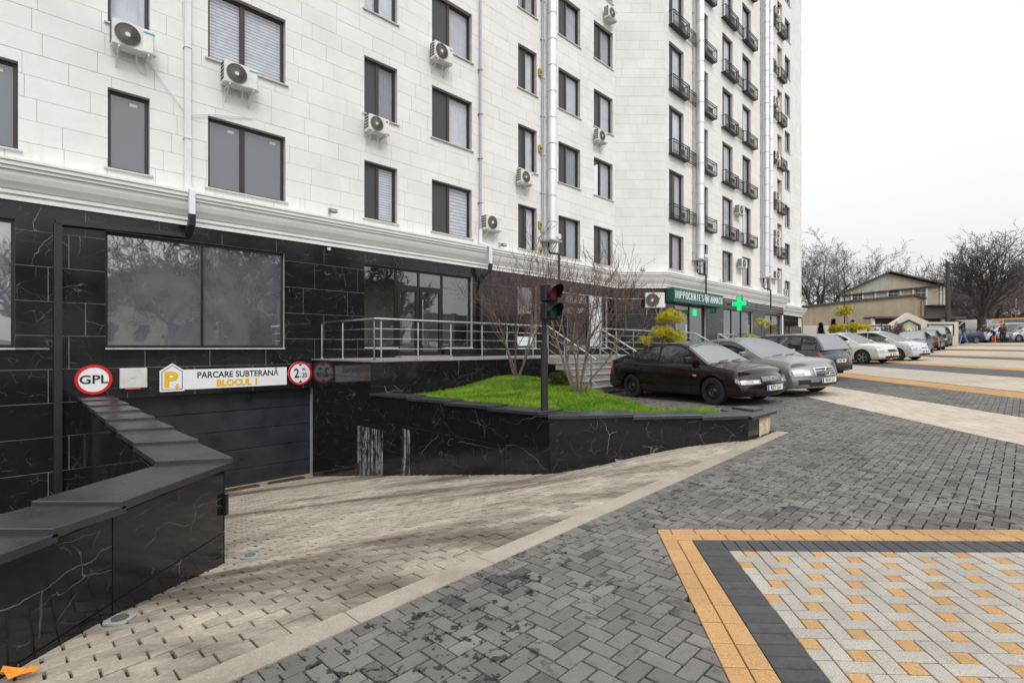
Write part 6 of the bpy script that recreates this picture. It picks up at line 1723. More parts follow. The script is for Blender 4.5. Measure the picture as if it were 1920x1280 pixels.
# the street side behind the viewer, seen in the windows and polished marble
def revtree(x, y, h, seed, lb):
    tree('street_tree', lb, (x, y), -.6, 1, h, seed, (M_dbark, simple_c('street_twig', (.05, .042, .036), .9)), levels=5, kids_=(6, 5, 5, 4, 3), lean=.9, r0=.3, minr=.03, trunk=3, ratio=.64, spread=.5, up=.25, sides=(6, 5, 4, 3, 3, 3), group='trees across the square')
cb = thing('cream_building', 'cream three storey house with dark windows across the square', 'building', (38, -14, -.3)); mb = MB(); mb.box((36, -26, -.5), (46, 2.5, 6.4)); mb.build('wall', simple_c('house_cream', (.52, .50, .36), .9), cb)
mb = MB(); mb.box((35.5, -26.5, 6.4), (46.5, 3, 6.8)); mb.add([(35.5, -26.5, 6.8), (46.5, -26.5, 6.8), (46.5, 3, 6.8), (35.5, 3, 6.8), (41, -24, 9.4), (41, 0, 9.4)], [(0, 1, 4), (1, 2, 5, 4), (2, 3, 5), (3, 0, 4, 5)]); mb.build('roof', simple_c('house_roof', (.12, .06, .05), .9), cb)
for i in range(8):
    for j in range(2): mb = MB(); yy = -24.5 + i * 3.4; mb.box((35.9, yy, .9 + j * 3), (35.98, yy + 1.2, 2.5 + j * 3)); mb.build('window', M_acdark, cb)
cb = thing('grey_building', 'long grey low building across the square', 'building', (30, -30, -.3)); mb = MB(); mb.box((52, 5, -.5), (66, 30, 4.6)); mb.build('wall', simple_c('grey_block', (.20, .19, .18), .9), cb)
for i in range(6): mb = MB(); mb.box((51.9, 7 + i * 3.8, 1.0), (51.98, 9.2 + i * 3.8, 2.8)); mb.build('window', M_acdark, cb)
hd = MB(); rt = random.Random(17)
for i in range(9000):
    y = rt.uniform(-13, 8); p = Vector((31 + rt.gauss(0, 1.0) + .05 * y, y, -1 + rt.random() ** 1.2 * (4.2 + 1.2 * math.sin(y * .6)))); d = Vector([rt.gauss(0, 1) for _ in range(3)]).normalized() * .35; e_ = d.cross(Vector((0, 0, 1))).normalized() * .2
    hd.add([p - d, p + e_, p + d, p - e_], [(0, 1, 2, 3)], tint=rt.uniform(.4, 1.5))
tag(hd.build('hedge', simple_c('hedge_leaf', (.035, .045, .022), .8)), kind='stuff', label='dark evergreen hedge across the square')
for i, (x, y, h) in enumerate(((27, -5, 11), (29, -13, 12), (26, 2.5, 10), (33, -30, 12), (34, 6, 9))): revtree(x, y, h, 60 + i, ['tall bare tree across the square', 'tall bare tree before the cream house', 'bare tree at the near side of the square', 'bare tree farthest along the square', 'small bare tree by the grey building'][i])
# ---------------------------------------------------------------- cars
M_tyre = simple('tyre_rubber', (.018, .018, .018), .75, bump=.1)
M_rims = simple('alloy_rim', (.45, .45, .44), .3, .8); M_rimk = simple('steel_rim_black', (.02, .02, .02), .4)
M_under = simple('car_underbody', (.008, .008, .008), .9)
M_trim = simple('car_trim', (.014, .014, .015), .5); M_chrome = simple('car_chrome', (.7, .7, .7), .15, 1.0)
M_cgl = film_pane('car_side_glass', (.018, .020, .021), .14, .02); M_wsc = film_pane('car_windscreen', (.075, .085, .088), .40, .03)
M_hl = film_pane('headlamp_glass', (.20, .205, .21), .25, .06); M_tlr = simple('tail_lamp', (.42, .015, .02), .15); M_amb = simple('indicator_amber', (.75, .25, .02), .25)
M_platew = simple('number_plate', (.74, .74, .72), .4, var=.03); M_plateb = simple('plate_blue', (.03, .10, .42), .4)
def cpaint(n, c, metal=.3, rough=.28, dirt=.12):
    b = NB(n); d = b.rng(b.noise(2.4, 6, .65), .42, .75, 0, dirt); col = b.mix(d, c, (.17, .15, .12))
    b.pbr(col, b.rng(b.noise(5, 5), .3, .7, rough * .9, rough * 1.15), metal, .5, None, .35); return b.m
def interp(P, x):
    if x <= P[0][0]: return P[0][1]
    if x >= P[-1][0]: return P[-1][1]
    for i in range(len(P) - 1):
        if P[i][0] <= x <= P[i + 1][0]:
            x0, y0 = P[i]; x1, y1 = P[i + 1]; h = x1 - x0
            def sl(k):
                if k <= 0: return (P[1][1] - P[0][1]) / (P[1][0] - P[0][0])
                if k >= len(P) - 1: return (P[-1][1] - P[-2][1]) / (P[-1][0] - P[-2][0])
                a = (P[k][1] - P[k - 1][1]) / (P[k][0] - P[k - 1][0]); c = (P[k + 1][1] - P[k][1]) / (P[k + 1][0] - P[k][0])
                return 0 if a * c <= 0 else 2 * a * c / (a + c)
            t = (x - x0) / h; m0, m1 = sl(i) * h, sl(i + 1) * h
            return (2 * t ** 3 - 3 * t * t + 1) * y0 + (t ** 3 - 2 * t * t + t) * m0 + (-2 * t ** 3 + 3 * t * t) * y1 + (t ** 3 - t * t) * m1
def car(label, pos, head, L, W, H, wb, fo, wr, paint, sh, cab, wins, cat='car', name='parked_car', group='cars parked on the square', rim='alloy', grille='bars', plate=None, front=True, rearlamp=((.55, .97), (.55, .85)), badge=None, ws=None, rw=None, handles=True, bow=.20, details=True, zoff=0.0, repeater=False, cabw=(.90, .68), two=None):
    """pos: plan position of the centre; head: unit vector of the driving direction; sh and cab: (x/L, z) profiles from tail to nose"""
    h = Vector(head).normalized(); zc_ = G(*pos) + zoff
    gx1 = G(pos[0] + h.x, pos[1] + h.y) - G(*pos); gy1 = G(pos[0] - h.y, pos[1] + h.x) - G(*pos)
    X_ = Vector((h.x, h.y, gx1)).normalized(); Y_ = Vector((-h.y, h.x, gy1)).normalized(); Z_ = X_.cross(Y_)
    M = Matrix((X_, Y_, Z_)).transposed().to_4x4(); M.translation = (pos[0], pos[1], zc_)
    o = thing(name, label, cat, M=M, group=group)
    sh = [(a * L, z) for a, z in sh]; cab = [(a * L, z) for a, z in cab]
    xf, xr = L / 2, -L / 2; fx = xf - fo; rx = fx - wb; ra = wr + .055
    def wd(x):
        e_ = max(0, (x - (xf - .9)) / .9); e2 = max(0, ((xr + .8) - x) / .8); return W / 2 * (1 - .07 * e_ * e_ - .06 * e2 * e2)
    def zb(x):
        base = .21 + .10 * max(0, (x - (xf - .35)) / .35) ** 2 * 0 + .08 * max(0, ((xr + .5) - x) / .5)
        for c in (fx, rx):
            d = abs(x - c)
            if d < ra: base = max(base, wr + math.sqrt(ra * ra - d * d))
        return base
    gs_ = [(0, .93), (.08, .965), (.3, .995), (.5, 1.0), (.72, .985), (.88, .955), (1, .90)]
    def gside(v): return interp(gs_, v)
    def nose(v): return interp([(0, -.10), (.12, -.02), (.3, 0), (.5, -.01), (.7, -.04), (.88, -.09), (1, -.16)], v)
    def bowx(x, g, v):
        f = max(0, min(1, (x - (xf - .7)) / .7)); r = max(0, min(1, ((xr + .6) - x) / .6)); q = max(0, min(1, (x - (xf - .25)) / .25)); q2 = max(0, min(1, ((xr + .2) - x) / .2))
        return x - bow * f * f * g * g + bow * .6 * r * r * g * g + q * nose(v) - q2 * nose(v) * .55
    def side(x, v, s_=1):
        z0, z1 = zb(x), interp(sh, x); z = z0 + (z1 - z0) * v
        zr = (z - .21) / max(.1, z1 - .21); y = wd(x) * gside(max(0, min(1, zr))); return Vector((bowx(x, gside(zr), zr), s_ * y, z))
    def top(x, g):
        z1 = interp(sh, x); y = wd(x) * g; return Vector((bowx(x, g, 1), y, z1 + .055 * (1 - (g / .9) ** 2)))
    def endf(xe, t, v):
        z0, z1 = zb(xe), interp(sh, xe); g = gside(v) * t; return Vector((bowx(xe, g, v), wd(xe) * g, z0 + (z1 - z0) * v + .055 * (1 - t * t) * v ** 3))
    xs = set([xr, xr + .06, xr + .15, xf - .05, xf - .12, xf - .2]); n = 40
    for i in range(n + 1): xs.add(round(xr + (xf - xr) * i / n, 3))
    for c in (fx, rx):
        for k in range(13): xs.add(round(c - ra * math.cos(math.pi * k / 12), 3))
        xs.add(c - ra - .004); xs.add(c + ra + .004)
    xs = sorted(x for x in xs if xr <= x <= xf)
    vv = [0, .06, .15, .3, .45, .6, .75, .88, .95, 1]; gg = [.8, .6, .4, .2, 0, -.2, -.4, -.6, -.8]
    body = MB(M)
    def ring(x): return [side(x, v) for v in vv] + [top(x, g) for g in gg] + [side(x, v, -1) for v in vv[::-1]]
    rings = [ring(x) for x in xs]; m = len(rings[0]); vs_ = [p for r in rings for p in r]
    fs = [(i * m + j, i * m + j + 1, (i + 1) * m + j + 1, (i + 1) * m + j) for i in range(len(xs) - 1) for j in range(m - 1)]
    body.add(vs_, fs)
    ts_ = [i / 5 for i in range(-5, 6)]
    body.grid(lambda t, v: endf(xf, t, v), ts_, vv); body.grid(lambda t, v: endf(xr, t, v), ts_, vv, flip=True)
    # fill between the end faces and the top crown
    for xe in (xf, xr): body.grid(lambda t, k, xe=xe: endf(xe, t, 1) if k == 0 else top(xe, t * .9), ts_, [0, 1], flip=(xe == xf))
    body.build('body', paint, o, smooth=True, sharp=42, fix=True)
    ub = MB(M); ub.box((xr + .35, -W / 2 + .17, .17), (xf - .62, W / 2 - .17, min(.62, interp(sh, xf) - .05)))
    for c in (fx, rx): ub.box((c - ra, -W / 2 + .12, .3), (c + ra, W / 2 - .12, ra + wr - .0))
    ub.build('underbody', M_under, o)
    def off(fn, u, v, d, s_=1):
        e_ = 1e-3; p = fn(u, v); a = fn(u + e_, v) - p; b = fn(u, v + e_) - p; nn = a.cross(b)
        if nn.length < 1e-12: return p
        nn.normalize()
        return p + nn * d * s_
    def patch(mb, fn, u0, u1, v0, v1, d, nu=6, nv=4, s_=1, mi=0):
        us = [u0 + (u1 - u0) * i / nu for i in range(nu + 1)]; vs2 = [v0 + (v1 - v0) * j / nv for j in range(nv + 1)]
        mb.grid(lambda u, v: off(fn, u, v, d, s_), us, vs2, mi); 
        e1 = [(u, v0) for u in us] + [(u1, v) for v in vs2[1:]] + [(u, v1) for u in us[::-1][1:]] + [(u0, v) for v in vs2[::-1][1:]]
        vsk = [off(fn, u, v, d, s_) for u, v in e1] + [off(fn, u, v, -.01, s_) for u, v in e1]; n_ = len(e1)
        mb.add(vsk, [(i, (i + 1) % n_, (i + 1) % n_ + n_, i + n_) for i in range(n_)], mi)
    # cabin
    xa, xb = cab[0][0], cab[-1][0]; cx = sorted(set([round(xa + (xb - xa) * i / 30, 3) for i in range(31)] + [c[0] for c in cab]))
    bw_, tw_ = cabw
    def ch(x): return interp(cab, x)
    def cside(x, v, s_=1):
        z0 = interp(sh, x) - .01; z1 = max(ch(x), z0 + .001); z = z0 + (z1 - z0) * v; f = min(1, (z - z0) / max(.05, H - z0 - .03)); y = W / 2 * (bw_ - (bw_ - tw_) * f ** 1.15)
        return Vector((x, s_ * y, z))
    def ctop(x, g):
        p = cside(x, 1); dx = -.10 * g * g if x > (xa + xb) / 2 + .25 * L * .5 else 0; return Vector((x, p.y * g, p.z + .045 * (1 - g * g) * min(1, (p.z - interp(sh, x)) / .25)))
    cb_ = MB(M); vc = [0, .15, .35, .55, .75, .9, 1]; gc = [.93, .8, .55, .28, 0, -.28, -.55, -.8, -.93]
    rings = [[cside(x, v) for v in vc] + [ctop(x, g) for g in gc] + [cside(x, v, -1) for v in vc[::-1]] for x in cx]; m = len(rings[0])
    cb_.add([p for r in rings for p in r], [(i * m + j, i * m + j + 1, (i + 1) * m + j + 1, (i + 1) * m + j) for i in range(len(cx) - 1) for j in range(m - 1)] + [tuple(range(m)), tuple(range((len(cx) - 1) * m, len(cx) * m))[::-1]])
    cb_.build('cabin', paint, o, smooth=True, sharp=38, fix=True)
    for s_ in (1, -1):
        for (a, b_) in wins:
            a, b_ = a * L, b_ * L
            mb = MB(M); patch(mb, lambda x, v: cside(x, v, s_), a - .03, b_ + .03, .02, .90, .003, 10, 5, -s_); sf = mb.build('window_surround', M_trim, o)
            mb = MB(M); patch(mb, lambda x, v: cside(x, v, s_), a, b_, .07, .86, .007, 10, 5, -s_); mb.build('side_window', M_cgl, o)
    if ws:
        mb = MB(M); patch(mb, ctop, ws[0] * L, ws[1] * L, -.90, .90, .005, 10, 10, 1); mb.build('windscreen', M_wsc, o, smooth=True)
        mb = MB(M)
        for y0 in (-.45, .15): mb.tube([M.inverted() @ (M @ off(ctop, ws[1] * L - .015, y0, .02)), off(ctop, (ws[1] - .012) * L, y0 + .5, .02)], .008, 4)
        if details: mb.build('wiper', M_trim, o)
    if rw:
        mb = MB(M); patch(mb, ctop, rw[0] * L, rw[1] * L, -.88, .88, .005, 10, 10, 1); mb.build('rear_window', M_wsc if not front else M_cgl, o, smooth=True)
    # wheels
    for wx in (fx, rx):
        for s_ in (1, -1):
            Mw = M @ Matrix.Translation((wx, s_ * (W / 2 - .11), wr)) @ (Matrix.Rotation(rad(180), 4, 'Z') if s_ > 0 else Matrix.Identity(4))
            wh = bpy.data.objects.new('wheel', None); COL.objects.link(wh); wh.parent = o; wh.matrix_basis = M.inverted() @ Mw; WM[wh.name] = Mw.copy()
            t = MB(Mw); t.lathe([(wr * .64, -.095), (wr * .80, -.108), (wr * .95, -.10), (wr, -.07), (wr, .07), (wr * .95, .10), (wr * .64, .10)], 28); t.build('tyre', M_tyre, wh, smooth=True)
            r = MB(Mw); rm = wr * .65
            r.lathe([(rm, -.10), (rm * .93, -.10), (rm * .88, -.05), (rm * .86, .05), (0, .05)], 24, mi=1); r.lathe([(rm * 1.0, -.102), (rm * .93, -.102)], 24)
            if rim == 'steel':
                r.lathe([(rm * .9, -.05), (rm * .62, -.075), (rm * .45, -.055), (rm * .3, -.085), (0, -.085)], 24)
                for k in range(10): a = k * .6283; r.box((-.012, -.080, -.014), (.012, -.06, .014), mi=1, M=Matrix.Translation((rm * .72 * math.cos(a), .0, rm * .72 * math.sin(a))))
                for k in range(4): a = k * 1.571 + .4; r.box((-.010, -.098, -.010), (.010, -.085, .010), mi=2, M=Matrix.Translation((rm * .24 * math.cos(a), 0, rm * .24 * math.sin(a))))
            else:
                ns = 5
                for k in range(ns):
                    for q in (-.13, .13):
                        a = k * 2 * math.pi / ns + q; Mk = Matrix.Rotation(-a, 4, 'Y'); r.box((rm * .12, -.092, -.017), (rm * .94, -.065, .017), M=Mk)
                r.lathe([(rm * .2, -.075), (rm * .18, -.10), (0, -.10)], 16)
            r.build('rim', [M_rimk if rim == 'steel' else M_rims, M_under, M_chrome], wh, smooth=True)
    if not details: return o
    # doors: shut lines and handles
    xl = [w_[0] * L - .02 for w_ in wins] + [wins[-1][1] * L + .03]
    for s_ in (1, -1):
        mb = MB(M)
        for x in xl[1:] if len(xl) > 2 else xl:
            if abs(x - fx) < ra * .9 or abs(x - rx) < ra * .9: patch(mb, lambda a, v: side(a, v, s_), x - .004, x + .004, .35, .99, .0015, 1, 8, -s_); continue
            patch(mb, lambda a, v: side(a, v, s_), x - .004, x + .004, .06, .99, .0015, 1, 10, -s_)
        mb.build('door_gap', M_under, o)
        if handles:
            for x in (xl[1] if len(xl) > 2 else xl[0],) + ((xl[0] + .0,) if False else ()) + ((xl[2] - .0,) if len(xl) > 3 else ()):
                p = side(x + .13 if x < 0 else x - .95, .80, s_); p = side(x + .16, .80, s_); mb = MB(M); mb.bbox((p.x - .085, p.y - .012, p.z - .014), (p.x + .085, p.y + .03 * 1, p.z + .014) if s_ > 0 else (p.x + .085, p.y + .012, p.z + .014), .006) if s_ > 0 else mb.bbox((p.x - .085, p.y - .03, p.z - .014), (p.x + .085, p.y + .012, p.z + .014), .006)
                mb.build('door_handle', paint if rim != 'steel' else M_trim, o)
        # mirror
        xm = ws[1] * L - .30 if ws else fx - .7; p = cside(xm - .12, .1, s_); mb = MB(M); y0, y1 = sorted((p.y + s_ * .05, p.y + s_ * .23)); mb.bbox((p.x - .06, y0, p.z + .02), (p.x + .07, y1, p.z + .16), .03); y0, y1 = sorted((p.y - s_ * .02, p.y + s_ * .06)); mb.box((p.x - .02, y0, p.z + .03), (p.x + .03, y1, p.z + .07)); mb.build('mirror', M_trim if rim == 'steel' else paint, o)
        # lamps
        if front:
            a0, a1, v0, v1 = two or (.52, .97, .64, .86)
            mb = MB(M); patch(mb, lambda t, v: endf(xf, t * s_, v), a0, a1, v0, v1, .008, 6, 3, s_); patch(mb, lambda x, v: side(x, v, s_), xf - .26, xf - .01, v0, v1 - .02, .008, 4, 3, -s_); mb.build('headlight', M_hl, o, smooth=True)
            mb = MB(M); patch(mb, lambda t, v: endf(xf, t * s_, v), a0 + .06, a0 + .2, v0 + .05, v1 - .05, .012, 3, 2, s_); mb.build('lamp_reflector', M_chrome, o)
        (a0, a1), (v0, v1) = rearlamp
        mb = MB(M); patch(mb, lambda t, v: endf(xr, t * s_, v), a0, a1, v0, v1, .008, 5, 3, -s_); patch(mb, lambda x, v: side(x, v, s_), xr + .01, xr + .28, v0, v1, .008, 4, 3, -s_); mb.build('tail_light', M_tlr, o, smooth=True)
    # mouldings, repeaters
    for s_ in (1, -1):
        mb = MB(M); patch(mb, lambda x, v: side(x, v, s_), rx + ra + .05, fx - ra - .05, .50, .56, .010, 12, 1, -s_); mb.build('side_moulding', paint, o)
        mb = MB(M); patch(mb, lambda x, v: side(x, v, s_), rx + ra + .04, fx - ra - .04, .0, .05, .004, 12, 1, -s_); mb.build('sill_strip', M_trim, o)
        if repeater: mb = MB(M); patch(mb, lambda x, v: side(x, v, s_), fx - ra - .16, fx - ra - .06, .62, .68, .012, 2, 1, -s_); mb.build('side_repeater', M_amb, o)
    mb = MB(M); xh = xf - .30
    if grille == 'bars':
        patch(mb, lambda t, v: endf(xf, t, v), -.40, .40, .70, .86, .006, 8, 2, 1); g_ = mb.build('grille', M_trim, o)
        mb = MB(M)
        for v in (.71, .755, .80, .845): patch(mb, lambda t, q: endf(xf, t, q), -.38, .38, v, v + .014, .012, 8, 1, 1)
        mb.build('grille_bar', M_chrome, g_)
    elif grille == 'star':
        patch(mb, lambda t, v: endf(xf, t, v), -.42, .42, .56, .90, .006, 8, 4, 1); g_ = mb.build('grille', M_trim, o)
        mb = MB(M)
        for v in (.57, .67, .76, .86): patch(mb, lambda t, q: endf(xf, t, q), -.41, .41, v, v + .035, .016, 8, 1, 1)
        for t0_ in (-.43, .40): patch(mb, lambda t, q: endf(xf, t, q), t0_, t0_ + .03, .56, .90, .016, 1, 4, 1)
        mb.build('grille_bar', M_chrome, g_)
        c = endf(xf, 0, .74) + Vector((.035, 0, 0)); mb = MB(M); n = 24; mb.tube([c + Vector((0, .095 * math.cos(2 * math.pi * i / n), .095 * math.sin(2 * math.pi * i / n))) for i in range(n + 1)], .011, 6)
        for k in range(3): a = math.pi / 2 + k * 2.094; mb.tube([c, c + Vector((0, .09 * math.cos(a), .09 * math.sin(a)))], [.018, .007], 5)
        mb.build('star_emblem', M_chrome, g_)
    elif grille == 'dark':
        patch(mb, lambda t, v: endf(xf, t, v), -.38, .38, .62, .84, .006, 8, 3, 1); g_ = mb.build('grille', M_trim, o)
    elif grille == 'slim':
        patch(mb, lambda t, v: endf(xf, t, v), -.34, .34, .78, .84, .006, 8, 2, 1); g_ = mb.build('grille', M_trim, o)
    if badge:
        c = endf(xf if front else xr, 0, badge[0]) + Vector((.012 if front else -.012, 0, 0)); mb = MB(M); n = 16; mb.tube([c + Vector((0, .045 * badge[1] * math.cos(2 * math.pi * i / n), .03 * badge[1] * math.sin(2 * math.pi * i / n))) for i in range(n + 1)], .006, 5); mb.build('emblem', M_chrome, o)
    if front:
        mb = MB(M); patch(mb, lambda t, v: endf(xf, t, v), -.62, .62, .10, .30, .005, 8, 2, 1)
        mb.build('lower_intake', M_trim, o)
        if grille == 'star':
            for s_ in (1, -1): mb = MB(M); patch(mb, lambda t, v: endf(xf, t * s_, v), .58, .88, .20, .42, .006, 5, 3, s_); mb.build('side_intake', M_trim, o)
        mb = MB(M); patch(mb, lambda t, v: endf(xf, t, v), -.99, .99, .545, .56, .003, 10, 1, 1); mb.build('bumper_gap', M_under, o)
    else:
        mb = MB(M); patch(mb, lambda t, v: endf(xr, t, v), -.99, .99, .05, .34, .006, 10, 2, -1); mb.build('lower_bumper', M_trim, o)
        mb = MB(M); patch(mb, lambda t, v: endf(xr, t, v), -.95, .95, .42, .432, .003, 10, 1, -1); mb.build('tailgate_gap', M_under, o)
    if plate:
        txt, v = plate; c = endf(xf if front else xr, 0, v); s_ = 1 if front else -1; Mp = M @ Matrix.Translation((c.x + s_ * .012, 0, c.z)) @ (Matrix.Identity(4) if front else Matrix.Rotation(rad(180), 4, 'Z'))
        mb = MB(Mp); mb.box((0, -.26, -.056), (.012, .26, .056)); pp = mb.build('number_plate', M_platew, o)
        mb = MB(Mp); mb.box((.0125, -.258, -.054), (.0135, -.205, .054)); mb.build('blue_strip', M_plateb, pp)
        Mt_ = Mp @ Matrix.Translation((.0145, .025, -.002)) @ Matrix(((0, 0, 1, 0), (1, 0, 0, 0), (0, 1, 0, 0), (0, 0, 0, 1)))
        if txt: text(txt, .115, M_signk, pp, Mt_, ext=.0008, off=.002, xs=.85, res=1)
    return o
hd1 = Vector((.49, -.87)); hd2 = Vector((.45, -.893))
# dark liftback
SED = [(-.5, .72), (-.485, .86), (-.44, .945), (-.34, .955), (-.15, .93), (.1, .90), (.22, .875), (.30, .85), (.40, .78), (.47, .70), (.5, .64)]
CABL = [(-.455, .965), (-.39, 1.04), (-.30, 1.16), (-.21, 1.275), (-.12, 1.355), (-.02, 1.39), (.05, 1.375), (.12, 1.26), (.19, 1.08), (.265, .885)]
car('dark maroon liftback with black steel wheels, plate BZY 261, nearest parked car', (4.5, 12.95), hd1, 4.53, 1.70, 1.40, 2.58, .92, .305, cpaint('maroon_black_paint', (.016, .007, .010), .25, .16, .05), SED, CABL,
    [(-.345, -.265), (-.25, -.075), (-.055, .15)], rim='steel', grille='bars', plate=('BZY 261', .40), ws=(.065, .255), rw=(-.44, -.24), badge=(.78, 1.0), two=(.45, .98, .60, .78), bow=.22, repeater=True)
# orange side repeater
# silver saloon with star
MER = [(-.5, .78), (-.485, .92), (-.42, 1.02), (-.28, 1.00), (-.1, .97), (.1, .94), (.2, .93), (.28, .91), (.38, .86), (.46, .78), (.5, .70)]
CABM = [(-.44, 1.0), (-.34, 1.16), (-.24, 1.31), (-.12, 1.40), (0, 1.425), (.05, 1.41), (.12, 1.29), (.19, 1.12), (.27, .925)]
car('silver grey saloon with a chrome star in its grille, second in the row', (6.42, 14.38), hd2, 4.88, 1.87, 1.45, 2.87, .88, .335, cpaint('silver_grey_paint', (.27, .27, .268), .45, .32, .04), MER, CABM,
    [(-.31, -.20), (-.185, -.04), (-.02, .15)], grille='star', plate=('KNO 21', .36), ws=(.07, .262), rw=(-.42, -.26), two=(.50, .97, .58, .84), bow=.30)
# grey estate, rear to us
FAB = [(-.5, .80), (-.48, .96), (-.42, .97), (-.2, .96), (.1, .93), (.25, .90), (.38, .84), (.46, .76), (.5, .66)]
CABW = [(-.475, .97), (-.455, 1.12), (-.42, 1.30), (-.39, 1.41), (-.30, 1.46), (-.1, 1.48), (.03, 1.47), (.09, 1.42), (.17, 1.22), (.28, .92)]
car('blue grey estate car parked with its red tail lamps towards the square', (9.55, 18.3), -hd2, 4.26, 1.73, 1.49, 2.47, .85, .31, cpaint('blue_grey_paint', (.075, .092, .11), .5, .26), FAB, CABW,
    [(-.42, -.31), (-.295, -.115), (-.095, .14)], grille='none', plate=('C8C 781', .60), front=False, ws=(.095, .27), rw=(-.475, -.40), rearlamp=((.66, .99), (.60, .84)), badge=(.86, 1.0))
# white liftback
OCT = [(-.5, .82), (-.485, .95), (-.43, 1.02), (-.3, 1.01), (-.1, .98), (.1, .95), (.24, .92), (.37, .87), (.46, .80), (.5, .70)]
CABO = [(-.44, 1.02), (-.36, 1.18), (-.25, 1.36), (-.14, 1.44), (-.02, 1.46), (.04, 1.45), (.10, 1.36), (.18, 1.15), (.27, .93)]
car('white saloon with a black grille and dirty alloy wheels, fourth in the row', (16.6, 25.85), hd2, 4.67, 1.81, 1.46, 2.68, .90, .325, cpaint('white_paint', (.66, .66, .62), 0, .3, .2), OCT, CABO,
    [(-.32, -.23), (-.21, -.055), (-.035, .15)], grille='dark', plate=('LJE 947', .42), ws=(.065, .262), rw=(-.42, -.27), badge=(.92, .9), two=(.44, .97, .62, .84))
PRI = [(-.5, .85), (-.48, 1.0), (-.40, 1.05), (-.2, 1.02), (.05, .97), (.2, .95), (.30, .92), (.42, .84), (.5, .68)]
CABP = [(-.47, 1.05), (-.38, 1.20), (-.25, 1.38), (-.12, 1.47), (-.02, 1.49), (.05, 1.46), (.13, 1.32), (.22, 1.12), (.31, .92)]
car('pearl white hatchback with a rounded nose, fifth in the row', (19.25, 27.1), hd2, 4.45, 1.73, 1.49, 2.7, .88, .31, cpaint('pearl_white_paint', (.58, .59, .59), .2, .26, .15), PRI, CABP,
    [(-.30, -.19), (-.17, -.03), (-.01, .18)], grille='slim', plate=('TMG 707', .50), ws=(.08, .30), rw=(-.43, -.27), badge=(.90, .8), two=(.48, .98, .62, .86))
# more distant cars
SUV = [(-.5, .85), (-.48, 1.05), (-.3, 1.10), (0, 1.08), (.2, 1.06), (.3, 1.04), (.42, .98), (.47, .90), (.5, .78)]
CABS = [(-.475, 1.10), (-.45, 1.40), (-.40, 1.62), (-.3, 1.70), (-.1, 1.74), (.03, 1.72), (.10, 1.60), (.17, 1.38), (.25, 1.05)]
wS = [(-.40, -.28), (-.26, -.10), (-.08, .12)]
hs_ = Vector((-.707, -.707))
car('big dark sport utility car with a pale sky reflecting windscreen, in the second row', (37.1, 45.0), hs_, 4.85, 1.93, 1.76, 2.9, .9, .37, cpaint('dark_suv_paint', (.03, .03, .032), .4), SUV, CABS, wS, grille='dark', plate=('CCO 14', .35), ws=(.07, .24), rw=(-.46, -.42), group='cars parked in the far row')
car('dark sport utility car half hidden behind the pearl white hatchback', (38.2, 49.6), hs_, 4.7, 1.88, 1.72, 2.8, .9, .36, cpaint('black_suv_paint', (.022, .023, .022), .4), SUV, CABS, wS, grille='dark', plate=None, ws=(.07, .24), rw=(-.46, -.42), group='cars parked in the far row')
car('dark olive saloon showing a red tail lamp beside the dark sport utility cars', (30.5, 37.8), Vector((.707, .707)), 4.6, 1.78, 1.45, 2.65, .9, .32, cpaint('olive_black_paint', (.035, .034, .028), .4), OCT, CABO, [(-.32, -.23), (-.21, -.055), (-.035, .15)], grille='none', front=False, plate=None, ws=(.065, .262), rw=(-.42, -.27), rearlamp=((.70, .97), (.62, .78)), group='cars parked in the far row')
car('silver grey saloon mostly hidden behind the pearl white hatchback', (25.9, 33.2), hs_, 4.6, 1.76, 1.42, 2.65, .9, .31, cpaint('grey_saloon_paint', (.14, .14, .135), .5), SED, CABL, [(-.345, -.265), (-.25, -.075), (-.055, .15)], grille='bars', plate=None, ws=(.065, .255), rw=(-.44, -.24), group='cars parked in the far row')
car('dark blue liftback seen from its side behind the man in blue jeans', (43.9, 50.9), Vector((-1, -.02)), 4.6, 1.75, 1.47, 2.7, .9, .33, cpaint('navy_paint', (.012, .022, .06), .4), PRI, CABP, [(-.30, -.19), (-.17, -.03), (-.01, .18)], grille='none', ws=(.08, .30), rw=(-.43, -.27), group='vehicles along the street')
car('silver minivan at the right edge behind the pedestrians', (51.0, 51.2), Vector((-1, .0)), 4.5, 1.75, 1.62, 2.7, .85, .33, cpaint('silver_mpv_paint', (.42, .43, .44), .4), [(-.5, .9), (-.48, 1.0), (-.3, 1.02), (0, 1.0), (.2, .97), (.35, .90), (.45, .80), (.5, .68)], [(-.48, 1.02), (-.45, 1.35), (-.38, 1.54), (-.2, 1.61), (0, 1.60), (.08, 1.52), (.2, 1.22), (.36, .90)], [(-.42, -.28), (-.26, -.08), (-.06, .14)], grille='none', ws=(.09, .34), group='vehicles along the street')
VS = [(-.5, .9), (-.49, 1.15), (-.2, 1.16), (.2, 1.15), (.34, 1.12), (.42, 1.04), (.48, .92), (.5, .78)]
VC = [(-.495, 1.16), (-.49, 2.0), (-.48, 2.36), (-.3, 2.42), (.05, 2.42), (.14, 2.34), (.20, 2.10), (.28, 1.70), (.38, 1.12)]
car('white panel van with a sloping nose behind the orange van', (51.6, 58.6), Vector((-1, -.05)), 6.0, 2.0, 2.45, 3.6, .95, .36, cpaint('white_van_paint', (.66, .67, .68), 0), VS, VC, [(.14, .27)], cat='van', name='panel_van', grille='dark', ws=(.16, .37), group='vehicles along the street', cabw=(.96, .88))
car('bright orange panel van among the white vans', (52.9, 55.6), Vector((-1, -.05)), 5.9, 2.0, 2.40, 3.5, .95, .36, cpaint('orange_van_paint', (.78, .20, .015), 0), VS, [(a, z - .03) for a, z in VC], [(-.30, .10), (.14, .27)], cat='van', name='panel_van', grille='dark', ws=(.16, .37), group='vehicles along the street', cabw=(.96, .88))
